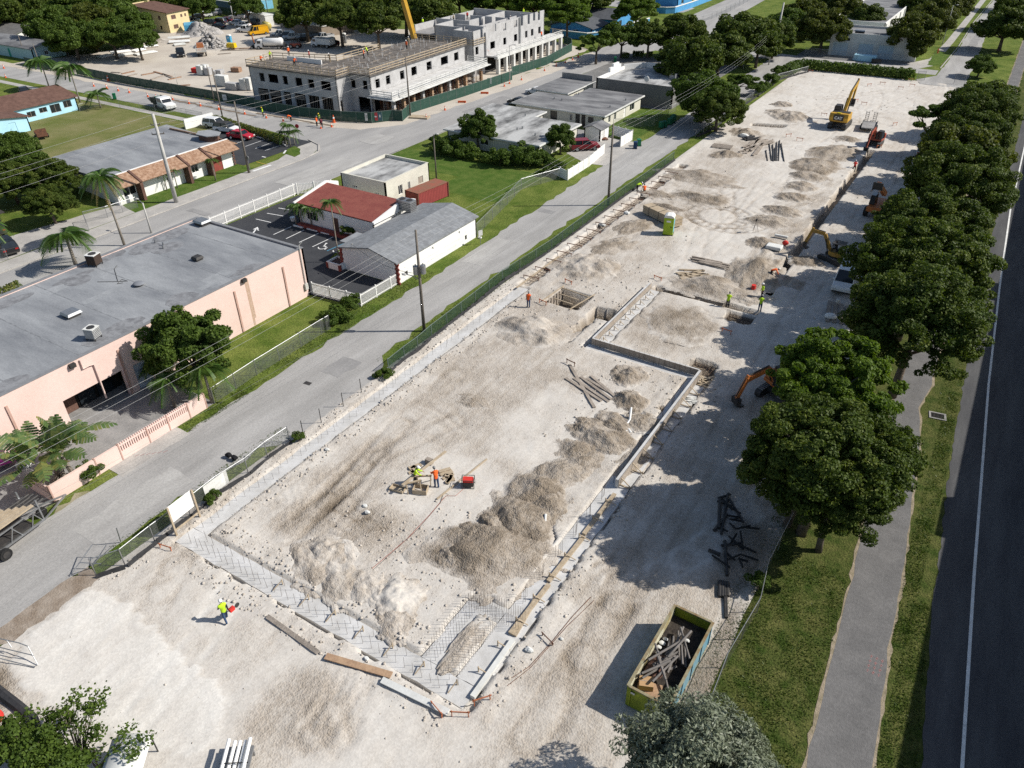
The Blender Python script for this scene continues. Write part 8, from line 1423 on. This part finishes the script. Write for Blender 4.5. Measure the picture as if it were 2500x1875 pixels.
# timber frame of the square pit
o=E('pit_formwork','timber frame and cross beams over the square pit','formwork',(-33.2,64.1,.05))
for a,b in(((-2.2,-2.0),(-1.9,2.2)),((1.2,-2.2),(1.9,2.1)),((-1.9,1.7),(1.8,1.2)),((-1.4,.3),(1.0,.1)),((-1.4,-.9),(.9,-1.1))):k=MB();k.beam((*a,.12),(*b,.12),.1,.08);k.build('timber',M['wood'],o)
for i in range(5):k=MB();k.bx(-1.75,-1.68,-1.5+i*.6,-1.1+i*.6,-1.3,.05);k.build('shutter_board',M['wood2'],o)
def pipe(label,pts,r=.06):k=MB();k.tube(pts,r,8);return tag(k.build('drain_pipe',M['pvc']),label,'pipe')
_q=lambda rc,*p:[(*W(rc,x,y,z),z)for x,y,z in p]
pipe('white elbow drain pipe standing in the upper pipe trench',_q(33,(1028,195,.75),(1015,300,.25),(985,345,.1),(1025,412,.08)),.09);pipe('short white drain pipe left of the upper elbow pipe',_q(33,(935,360,.15),(990,402,.08)),.09);pipe('white elbow drain pipe standing in the lower pipe trench',_q(33,(288,1110,.65),(285,1190,.2),(255,1245,.1)),.09);pipe('dark drain pipe end in the lower pipe trench',_q(33,(275,1310,.05),(300,1345,.0)),.08)
# carpenters' bench, generator and boards
def trestle(label,p,rz):
    o=E('sawhorse',label,'sawhorse',(*p,gz(p)),rz);MB().bx(-.6,.6,-.06,.06,.7,.8).build('beam',M['wood'],o)
    for x in(-.5,.5):k=MB();[k.beam((x,0,.72),(x,s*.35,0),.07)for s in(-1,1)];k.build('leg',M['wood'],o)
trestle('timber sawhorse under the boards between the two carpenters',W(32,1450,850),.6);trestle('timber sawhorse in front of the boards',W(32,1360,905),.9)
o=E('timber_crate','open timber frame box in front of the carpenters','crate',(*W(32,1420,920),.05),.4,None,.75);[MB().bx(*q).build('board',M['wood'],o)for q in((-.7,.7,-.5,-.45,0,.5),(-.7,.7,.45,.5,0,.5),(-.7,-.65,-.445,.445,0,.5),(.65,.7,-.445,.445,0,.5))]
o=E('timber_tray','low timber tray on the ground left of the carpenters','tray',(*W(32,1222,905),.05),.15,None,.75);[MB().bx(*q).build('board',M['wood'],o)for q in((-.75,.75,-.4,-.35,0,.25),(-.75,.75,.35,.4,0,.25),(-.75,-.7,-.345,.345,0,.25),(.7,.75,-.345,.345,0,.25),(-.695,.695,-.345,.345,0,.04))]
board('timber_plank',W(32,1270,940),W(32,1640,645),.2,.08,M['wood'],'long pale board resting over the sawhorses',.8,'plank');board('timber_plank',W(32,1420,790),W(32,1530,705),.2,.08,M['wood2'],'short dark board beside the bending carpenter',.5,'plank');board('timber_plank',W(32,1560,990),W(32,1990,645),.12,.07,M['wood'],'very long thin pale board lying past the generator',.05,'plank')
o=E('generator','red portable generator in a black tube frame','generator',(*W(32,1830,870),.03),.5);MB().bx(-.4,.4,-.28,.28,.12,.5).build('engine',M['steeld'],o);MB().bx(-.38,.38,-.26,.26,.502,.68).build('fuel_tank',CL['red'],o);k=MB()
for x in(-.46,.46):k.tube([(x,-.32,0),(x,-.32,.75),(x,.32,.75),(x,.32,0)],.025,5)
[k.tube([(-.46,y,z),(.46,y,z)],.025,5)for y in(-.32,.32)for z in(.05,.75)];k.build('frame',M['steeld'],o)
k=MB();k.bx(-.3,.3,-.2,.2,0,.4);tag(k.build('tool_box',M['wood2'],loc=(*W(32,1495,675),.03),bevel=.03),'small brown tool box on the ground behind the carpenters','box')
def cable(label,rc,pts,m=None,r=.015,name='extension_cord'):k=MB();q=[W(rc,*p)for p in pts];k.tube([(a,b,gz((a,b))+.04)for a,b in q],r,4);return tag(k.build(name,m or mat('red_cable',(.35,.08,.05))),label,'cable')
cable('thin red cord running down the working floor from the generator',32,[(1830,860),(1720,960),(1640,960),(1600,1000),(1500,1120),(1300,1330),(1000,1590)]);cable('second thin cord beside the red one on the working floor',32,[(1600,990),(1660,950),(1620,930),(1590,1020),(1400,1240),(1010,1600)],M['steeld']);cable('pair of thin cords on the dirt beside the right footing',43,[(680,190),(520,360),(360,560),(150,790),(0,890)],M['rust'],.02);cable('string line laid on the dirt near the right cords',43,[(710,215),(480,440),(355,580),(160,800),(-40,960)],M['rust'],.015)
tp=E('survey_tripod','survey tripod on the open ground with a long shadow','tripod',(*W(23,2090,340),0));[MB().tube([(0,0,1.45),(.45*cos(a),.45*sin(a),0)],.025,5).build('leg',M['wood2'],tp)for a in(.3,2.4,4.5)];MB().bx(-.1,.1,-.1,.1,1.45,1.7).build('level_head',M['steeld'],tp)
# dumpster
dm=E('dumpster','lime green open top waste skip, one side painted blue, full of scrap','dumpster',(-6.8,27.1,.02),rad(-1));DW,DL,DH=1.2,3.2,1.72
k=MB();k.bx(-DW,DW,-DL,DL,.1,.18);k.bx(-DW,-DW+.06,-DL,DL,.18,DH);k.bx(-DW+.06,DW-.06,DL-.06,DL,.18,DH);k.bx(-DW+.06,DW-.06,-DL,-DL+.06,.18,DH);k.build('shell',mat('skip_green',(.25,.29,.025),(.15,.19,.02),1.3,.6,fine=.25),dm);k=MB();k.bx(DW-.06,DW,-DL,DL,.18,DH);k.build('blue_side',mat('faded_blue',(.1,.26,.36),(.2,.28,.3),1.5,.7),dm)
k=MB();k.bx(-DW+.061,-DW+.075,-DL+.07,DL-.07,.2,DH-.05);k.build('worn_lining',mat('skip_wear',(.5,.48,.36),(.3,.24,.1),1.2,.8,fine=.3,contrast=(.4,.6)),dm);k=MB();[k.bx(a,b,c,d,DH+.002,DH+.08)for a,b,c,d in((-DW-.05,-DW+.1,-DL,DL),(DW-.1,DW+.05,-DL,DL),(-DW+.1,DW-.1,-DL-.04,-DL+.1),(-DW+.1,DW-.1,DL-.1,DL+.04))];k.build('rim',mat('skip_rim',(.27,.26,.17),(.2,.13,.06),2,.7),dm)
for x in(-1.0,0,1.0):MB().bx(x-.05,x+.05,-DL-.06,-DL-.002,.2,DH-.02).build('end_rib',mat('skip_green',(.3,.36,.03)),dm)
MB().bx(-.95,-.72,-DL-.064,-DL-.061,1.35,1.5).build('sticker',M['whited'],dm)
for i in range(5):[MB().bx(s*(DW+.005)-.05*(s<0),s*(DW+.005)+.05*(s>0),-2.8+i*1.4,-2.72+i*1.4,.2,DH-.02).build('side_rib',mat('faded_blue',(.1,.26,.36))if s>0 else mat('skip_green',(.3,.36,.03)),dm)for s in(-1,1)]
k=MB();r7=random.Random(4);k.bx(-DW+.09,DW-.09,-DL+.08,DL-.1,.2,1.0);tag(k.build('rubbish_bed',mat('rubbish',(.06,.05,.04),(.025,.02,.018),3,.95,.8,6),loc=(-6.8,27.1,.02),rz=rad(-1)),'dark loose rubbish filling the bottom of the skip','rubbish')
for i in range(24):x,y,a,L=r7.uniform(-.5,.8),r7.uniform(-1.9,1.6),r7.uniform(.7,2.3),r7.uniform(.8,2.3);k=MB();k.tube([(-L/2*cos(a),-L/2*sin(a),0),(L/2*cos(a),L/2*sin(a),r7.uniform(0,.3))],.065,7);tag(k.build('waste_pipe',mat('dusty_pipe',(.2,.18,.165),(.13,.12,.11)),loc=(-6.8+max(-.55,min(.55,x))*.9,27.1+y*.8,.2+1.0+.03*i)),'dusty grey pipe lying crosswise in the skip, one of a tangle','pipe','pipes in the skip')
for x,y,s in((-.85,.8,.2),(-.9,.45,.16),(-.75,.05,.18),(.3,1.7,.16),(-.8,1.15,.15)):k=MB();k.ell((0,0,0),(s,s*.8,s*.5),9,6,lambda p:1+.35*(vnoise(p.x*3+x,p.y*3,3)-.5));tag(k.build('rubbish_bag',M['whited'],loc=(-6.8+x,27.1+y,1.15)),'crumpled white bag lying on the rubbish in the skip','bag','white bags in the skip')
k=MB();k.bx(-.38,.38,-.32,.32,0,.4);cb=k.build('cardboard_box',mat('cardboard',(.45,.29,.15),(.4,.25,.13)),loc=(-7.35,24.9,1.1),rz=.4);tag(cb,'brown cardboard box at the near end of the skip','box');MB().bx(-.36,.36,.0,.03,.402,.41).build('tape',M['wood2'],cb)
k=MB();[k.rbx((0,0,z),(1.3,.9,.03),.2+z)for z in(0,.05)];tag(k.build('board_scrap',M['ply'],loc=(-7.1,24.8,1.02)),'flat brown board under the cardboard box in the skip','board')
k=MB();k.ell((0,0,0),(.55,.9,.35),10,6,lambda p:1+.4*(vnoise(p.x*4,p.y*4,9)-.5));tag(k.build('dirt_clump',M['shingd'],loc=(-7.35,26.3,1.0)),'dark earth clump in the middle of the skip','earth')
# pipes and rods beside the right fence
for i,(pts,r)in enumerate(((((1775,990),(1880,960)),.09),(((1790,1000),(1780,1250)),.12),(((1850,1130),(1740,1270)),.12),(((1800,1300),(1860,950)),.1),(((1830,1360),(1850,1659)),.11),(((1800,1400),(1970,1380)),.09),(((1690,1440),(1790,1480)),.13),(((1870,1000),(1990,1200)),.09))):a,b=W(33,*pts[0]),W(33,*pts[1]);k=MB();k.tube([(0,0,.15),(b[0]-a[0],b[1]-a[1],.15)],r,7);tag(k.build('black_pipe',M['steeld'],loc=(*a,gz(a))),'black pipe in the dark tangle under the tree by the right fence, %s down'%ORD[i],'pipe','black pipes under the tree')
for i in range(20):
    a=W(33,rng.uniform(1820,1990),rng.uniform(960,1620));L,t=rng.uniform(.4,1.5),rng.uniform(0,3.1);k=MB();k.tube([(0,0,.2+.03*(i%5)),(L*cos(t),L*sin(t),.12+.08*(i%3))],.07,6);tag(k.build('black_pipe',M['black'],loc=(*a,gz(a))),'thin black pipe in the jumble by the right fence','pipe','thin black pipes in the jumble')
for i in range(4):a,b=W(43,1790+i*22,60+5*i),W(43,1785+i*24,195);k=MB();k.tube([(0,0,.12),(b[0]-a[0],b[1]-a[1],.12)],.12,7);tag(k.build('black_pipe',M['steeld'],loc=(*a,gz(a))),'short black pipe in the bundle beside the right fence','pipe','short black pipes by the fence')
for i in range(2):a,b=W(43,1830+i*14,180),W(43,1838+i*14,375);k=MB();k.tube([(0,0,.1),(b[0]-a[0],b[1]-a[1],.1)],.07,7);tag(k.build('black_pipe',M['steeld'],loc=(*a,gz(a))),'long black pipe pointing down from the bundle by the right fence','pipe','long black pipes by the fence')
for i in range(7):x=530+i*50;board('timber_plank',W(24,x,945+i*14),W(24,x-25+i*10,1120+i*10),.38,.08,M['wood2'],'grey plank in the shaded stack under the big tree, %s from the left'%ORD[i],.1,'plank','planks under the big tree')
k=MB();k.ell((0,0,.25),(.6,.45,.3),10,6,lambda p:1+.3*(vnoise(p.x*3,p.y*3,2)-.5));tag(k.build('white_sack',M['white'],loc=(*W(24,530,1090),.1)),'white sack slumped on the shaded planks','sack');k=MB();k.cyl((0,0,0),.16,.4,10);tag(k.build('bucket',M['whited'],loc=(*W(24,595,960),.15)),'white bucket standing on the shaded planks','bucket')
k=MB();k.cyl((0,0,0),.25,.5,12);tag(k.build('bucket',CL['red'],loc=(*W(23,2078,840),.1)),'red tub beside the lime shirted worker','bucket');k=MB();k.bx(-.9,.9,-.6,.6,0,.45);tag(k.build('pipe_crate',M['whited'],loc=(*W(24,50,490),.1),bevel=.1),'white crate of fittings beside the trench and small digger','crate');k=MB();k.bx(-.8,.8,-.15,.15,0,.3);tag(k.build('pipe_crate',M['whited'],loc=(*W(24,110,400),.2),bevel=.05),'white box on the ridge beside the trench','box');k=MB();k.ell((0,0,.3),(.4,.3,.3),9,6);tag(k.build('plate_compactor',CL['red'],loc=(*W(24,145,460),.1)),'red compactor at the trench edge by the white crate','compactor')
k=MB();k.tube([(0,0,.6),(0,1.9,.6)],.6,16);tk=k.build('white_tank',M['whited'],loc=(*W(33,2000,850),.05),smooth=False);tag(tk,'white plastic tank under the edge of the nearest dark tree','tank')
k=MB()
for s,a0 in((-1,.4),(1,0)):k.ell((s*.32,0,.3),(.34,.24,.22),8,5,lambda p:1+.5*(vnoise(p.x*4+s,p.y*4,6)-.5))
k.tube([(0,0,0),(0,0,.3)],.03,5);tag(k.build('rubbish_bag',CL['black'],loc=(*W(31,2000,640),0)),'two lobed black bag standing on the alley','bag')
k=MB();k.bx(-1.3,1.3,-.45,.45,.5,1.0,(.15,.1));mg=k.build('covered_bench',paint('magenta_cover',(.5,.04,.3)),loc=(*W(31,110,690),0),rz=1.1,bevel=.1);tag(mg,'bench under a magenta cover against the pink wall','bench');k=MB();[k.bx(x-.04,x+.04,y-.04,y+.04,0,.498)for x in(-1.2,1.2)for y in(-.35,.35)];k.build('leg',M['steeld'],mg);k=MB();k.bx(-.5,.5,-.3,.3,0,.4);tag(k.build('plastic_sheet',M['whited'],loc=(*W(31,210,700),.02),rz=.6,bevel=.1),'clear plastic bundle below the magenta bench','bundle')
hb=E('shade_canopy','curved white tarpaulin roof at the bottom edge beside the saplings','canopy',(*W(41,1050,1640,1.5),0),-.9);k=MB();n=8;k.yprism([(-1.0+2*i/n,1.35+.35*sin(pi*i/n))for i in range(n+1)]+[(1.0-2*i/n,1.32+.35*sin(pi*i/n))for i in range(n+1)],-1.6,1.2);k.build('cover',M['whited'],hb,smooth=True);k=MB();[k.tube([(x,y,0),(x,y,1.34)],.04,5)for x in(-1.5,1.1)for y in(-.95,.95)];k.build('post',M['steeld'],hb)
hp=E('pipe_rack','bundle of white pipes strapped on a rack at the bottom edge','pipes',(*W(41,2030,1790),0),-.95);[MB().tube([(-1.8,-.55+i*.27,.75+.2*(i in(0,4))),(1.6,-.55+i*.27,.75+.2*(i in(0,4)))],.1,9).build('pipe',M['pvc'],hp)for i in range(5)];k=MB();k.bx(-1.6,1.5,-.7,.7,.5,.62);[k.bx(x-.05,x+.05,-.7,.7,0,.5)for x in(-1.4,1.3)];k.build('rack',M['steel'],hp);k=MB();k.beam((-.5,-.7,1.0),(-.5,.7,.95),.05,.03);k.build('strap',M['black'],hp)
k=MB();k.ell((0,0,.4),(.35,.35,.4),9,6,lambda p:1+.3*(vnoise(p.x*3,p.y*3,1)-.5));tag(k.build('red_sack',CL['red'],loc=(*W(41,15,1270),.2)),'bright red sack at the left edge among weeds','sack')
k=MB();q=Ws(41,(-40,960),(60,1060),(180,1150),(290,1250),(330,1330));k.tube([(a,b,.12)for a,b in q],[.2,.3,.28,.3,.2],7);tag(k.build('silt_sock',M['tarp']),'black silt sock curving along the lower left edge','barrier')
for i,(rc,x,y,s)in enumerate(((42,955,728,.2),(43,150,655,.3),(43,425,555,.15),(32,940,1050,.25),(32,960,1110,.25),(32,615,565,.22),(23,985,190,.5),(23,780,280,.5),(22,1930,395,.3),(13,2000,1180,.8))):k=MB();k.ell((0,0,s*.3),(s,s*.7,s*.45),8,5,lambda p:1+.4*(vnoise(p.x*3+i,p.y*3,i)-.5));p=W(rc,x,y);tag(k.build('white_rock',M['whited'],loc=(*p,gz(p))),'loose white lump on the ground near the dirt heaps','rock','white lumps on the site')
dg_=E('storm_drain','square storm drain grate set in the grass beside the path','drain',(*W(34,1460,270),.03),.15);k=MB();[k.bx(*q)for q in((-.65,.65,-.5,-.36,0,.04),(-.65,.65,.36,.5,0,.04),(-.65,-.5,-.359,.359,0,.04),(.5,.65,-.359,.359,0,.04))];k.build('rim',M['cdark'],dg_);k=MB();[k.bx(-.45+i*.1,-.41+i*.1,-.35,.35,.0,.03)for i in range(10)];k.build('grate',M['steeld'],dg_);MB().bx(-.49,.49,-.355,.355,-.02,-.005).build('sump',M['dkhole'],dg_)
k=MB();k.cyl((0,0,0),.38,.012,14);tag(k.build('manhole_cover',M['cdark'],loc=(*W(12,1050,1232),.012)),'round manhole cover in the main street','manhole')
k=MB();k.bx(-.35,.35,-.22,.22,0,.01);tag(k.build('manhole_cover',M['steeld'],loc=(*W(22,445,1645),.024),rz=.1),'small dark rectangular drain cover in the alley','drain cover')
hy=E('fire_hydrant','small yellow and red hydrant on the grass island by the distant lane','hydrant',(*W(14,1460,460),0),0,None,1.5);k=MB();k.cyl((0,0,0),.13,.55,10);k.ell((0,0,.58),(.13,.13,.12));k.build('barrel',paint('hydrant_red',(.5,.12,.05)),hy);k=MB();k.tube([(-.2,0,.4),(.2,0,.4)],.06,7);k.build('outlet',paint('hydrant_yellow',(.6,.45,.05)),hy)
sheet('grass_island',wob([W(14,1370,560),W(14,1450,430),W(14,1580,465),W(14,1500,545),W(14,1430,570)],.1,1,6),.03,M['lawn'])
sheet('corner_island',wob(Ws(12,(262,1330),(265,1290),(330,1260),(382,1285),(380,1330),(330,1355)),.05,.6,7),.05,M['lawn'])
o=E('brick_planter','white planter box with red brick corners holding the thin palm','planter',(*W(22,718,640),.03),.0);[MB().bx(*q).build('side',M['white'],o)for q in((-1,1,-.9,-.75,0,.8),(-1,1,.75,.9,0,.8),(-1,-.85,-.749,.749,0,.8),(.85,1,-.749,.749,0,.8))];k=MB();[k.bx(x-.14,x+.14,y-.14,y+.14,0,.7)for x in(-.93,.93)for y in(-.83,.83)];k.build('brick_corner',M['brick'],o);MB().bx(-.84,.84,-.74,.74,.3,.6).build('soil',M['shingd'],o)
for i,(x0,y0,x1,y1)in enumerate(((325,290,405,310),(443,318,532,340),(562,350,652,370))):a,b=W(22,x0,y0),W(22,x1,y1);k=MB();k.beam((0,0,.09),(b[0]-a[0],b[1]-a[1],.09),.2,.14);tag(k.build('wheel_stop',M['white'],loc=(*a,.03)),'white wheel stop in front of the row of palms, %s from the left'%ORD[i],'wheel stop','wheel stops by the red roofed shop')
for i,(a_,b_)in enumerate((((1205,220),(1235,232)),((1285,240),(1412,272)),((1465,278),(1585,302)),((1610,310),(1702,342)),((1732,365),(1802,405)))):a,b=G(*_f(*a_)),G(*_f(*b_));k=MB();k.beam((0,0,.09),(b[0]-a[0],b[1]-a[1],.09),.22,.14);tag(k.build('wheel_stop',M['white'],loc=(*a,.03)),'white wheel stop along the clinic hedge, %s from the left'%ORD[i],'wheel stop','wheel stops by the clinic hedge')
k=MB();k.cyl((0,0,0),.28,.5,12,.4);tag(k.build('plant_pot',M['white'],loc=(*W(22,322,245),.03)),'white round plant pot at the end of the palm row','pot')
# the yard behind
def block_stack(p,label,rz,h=1.5,m='conc2'):
    o=E('block_pallet',label,'blocks',(*p,.02),rz,'pallets of concrete blocks');k=MB();n=int(h/.21)
    for i in range(n):k.bx(-.7+.01*(i%2),.7-.01*(i%2),-.7+.01*(i%2),.7-.01*(i%2),.14+i*.21,.14+i*.21+.2)
    k.build('blocks',M[m],o);MB().bx(-.75,.75,-.75,.75,0,.13).build('pallet',M['wood2'],o)
for i,(x,y,h,m)in enumerate(((1900,740,2.2,'whited'),(1945,745,2.2,'whited'),(1985,770,1.4,'conc2'),(2030,775,1.4,'conc2'),(2070,770,1.2,'conc2'),(2115,775,2.2,'whited'),(2155,775,2.4,'whited'),(1740,645,1.9,'whited'),(1775,640,2.0,'whited'),(1805,648,1.6,'conc2'),(1850,640,.8,'conc2'),(1900,640,.9,'conc2'))):block_stack(W(11,x,y),'shrink wrapped block pallet in the yard, %s from the front group'%ORD[i],.2,h,m)
for x,y,lab in((1700,625,'red machine box beside the white block pallets'),(2040,620,'brown timber crate alone on the yard')):k=MB();k.bx(-1,1,-.7,.7,0,1.0);[k.bx(-1.03,1.03,-.73,.73,z,z+.1)for z in(.2,.6)];tag(k.build('site_crate',CL['red']if 'red' in lab else M['shing'],loc=(*W(11,x,y),.02),rz=.3),lab,'crate')
for i,(x0,y0,x1,y1,h)in enumerate(((860,500,950,480,.4),(960,470,1130,450,.7),(1010,490,1150,470,.5),(1150,450,1240,430,.4),(1170,480,1345,450,.4),(1240,415,1360,400,.6),(1450,345,1640,330,.8),(1460,375,1640,365,.7),(1500,395,1600,385,.4))):
    a,b=Vector(W(11,x0,y0)),Vector(W(11,x1,y1));d=b-a;o=E('pipe_stack','stack of white pipes and forms along the edge of the wood, %s from the left'%ORD[i],'pipes',(*((a+b)/2),.02),atan2(d.y,d.x),'pipe stacks along the wood');L=d.length;[MB().tube([(-L/2,-.8+.4*j,h*.5+.12*(j%2)),(L/2-.3*(j%2),-.8+.4*j,h*.5+.12*(j%2))],.2,7).build('pipe',M['pvc']if i%2 else M['whited'],o)for j in range(5)];MB().bx(-L/2.2,L/2.2,-1,1,0,h*.5-.08).build('bearer',M['wood2'],o)
DIRT2=mat('rubble',(.42,.4,.38),(.25,.235,.22),1.2,.95,1,3,fine=.3)
for(x,y,rx,ry,h,lab)in((1740,290,5,4.5,4.4,'tall heap of broken concrete in the yard'),(1830,400,5,4,2.6,'lower end of the broken concrete heap behind the stake truck'),(1180,400,3.5,2.2,1.4,'tan earth heap at the edge of the wood'),(1370,360,5,2,1.4,'low grey heap by the pipe stacks')):mound(W(11,x,y),rx,ry,h,.5,lab,.4,x,1.6,40,'rubble_heap' if 'concrete' in lab else 'dirt_mound',m=DIRT2 if 'concrete' in lab else DIRT)
_pt=[];_sz=[]
for _ in range(800):a,r=rng.uniform(0,6.28),rng.random()**.6;c=W(11,1740,290)if rng.random()<.6 else W(11,1830,400);z=3.6*max(0,1-r**1.2)*.8;_pt.append((c[0]+4.6*r*cos(a),c[1]+4.2*r*sin(a),z));_sz.append(rng.uniform(.2,.8))
tag(stones('rubble_chunks',_pt,_sz,DIRT2),kind='stuff')
MB_=MB();MB_.bx(-1.6,1.6,-3,3,.1,2.2);[MB_.bx(-1.64,1.64,-3.04+i*1.2,-2.96+i*1.2,.1,2.2)for i in range(6)];tag(MB_.build('skip_container',M['cyan'],loc=(*W(11,1650,275),0),rz=.9),'blue skip container beside the yellow house','container')
for i,(x0,y0,x1,y1)in enumerate(((1050,640,1160,615),(1100,660,1180,640),(1220,650,1330,630),(1300,690,1420,650),(1330,620,1480,665),(1400,640,1500,680),(1450,690,1560,665),(960,625,1040,630),(1550,740,1640,735),(1900,440,2200,430),(1960,425,2200,415),(1880,470,1990,460))):board('timber_plank',W(11,x0,y0),W(11,x1,y1),.5,.15,M['wood2']if i%2 else M['shing'],'weathered timber strewn on the yard, %s in from the left'%ORD[i],.02,'timber','timbers strewn on the yard')
_tm=mat('trench_soil',(.12,.095,.07),(.24,.2,.16),1,.95,.6,6)
for i,(a,b)in enumerate(((W(11,1380,840),W(11,2206,1000)),(W(12,0,975),W(12,660,1085)))):d=Vector(b)-Vector(a);n=Vector((-d.y,d.x)).normalized()*.35;sheet('street_trench',wob([tuple(Vector(a)+n),tuple(Vector(b)+n),tuple(Vector(b)-n),tuple(Vector(a)-n)],.12,1,30+i),.026,_tm)
sh_=E('slab_pallet','flat pallet of tan paving by the hoarding corner','pallet',(*W(12,1410,1015),.02),.3);MB().bx(-1.8,1.8,-.9,.9,0,.25).build('paving',M['wood'],sh_)
for i,(rc,x,y)in enumerate(((12,1775,885),(12,1970,808))):k=MB();k.bx(-.8,.8,-.1,.1,0,.35);[k.bx(s-.05,s+.05,-.3,.3,0,.1)for s in(-.6,.6)];tag(k.build('road_barrier',M['coneo'],loc=(*W(rc,x,y),.02),rz=.5),'low orange barrier on the kerb by the hoarding, %s from the corner'%ORD[i],'barrier','orange kerb barriers')
k=MB();k.bx(-2.6,2.6,-1.1,1.1,0,1.3,(.2,.1));tag(k.build('tarped_boat',M['blue'],loc=(*W(14,830,525),.05),bevel=.1),'low pale blue covered load in front of the roller doors','load');k=MB();k.bx(-1,1,-.6,.6,.3,.9);k.cyl((-.7,0,.0),.3,.3);tag(k.build('small_trailer',M['steeld'],loc=(*W(14,930,545),.02)),'small dark trailer beside the covered load','trailer')
k=MB();k.bx(-.9,.9,-.8,.8,0,1.3);k.bx(-1,1,-.9,.9,1.302,1.4);tag(k.build('hot_tub',M['steeld'],loc=(*W(13,715,1165),.03)),'dark square box unit beside the white shed','unit');k=MB();k.ell((0,0,.15),(1.3,.8,.2),10,5,lambda p:1+.4*(vnoise(p.x*4,p.y*4,2)-.5));tag(k.build('junk_heap',M['rust'],loc=(*W(13,770,1200),.03)),'low heap of brown junk on the shed driveway','junk')
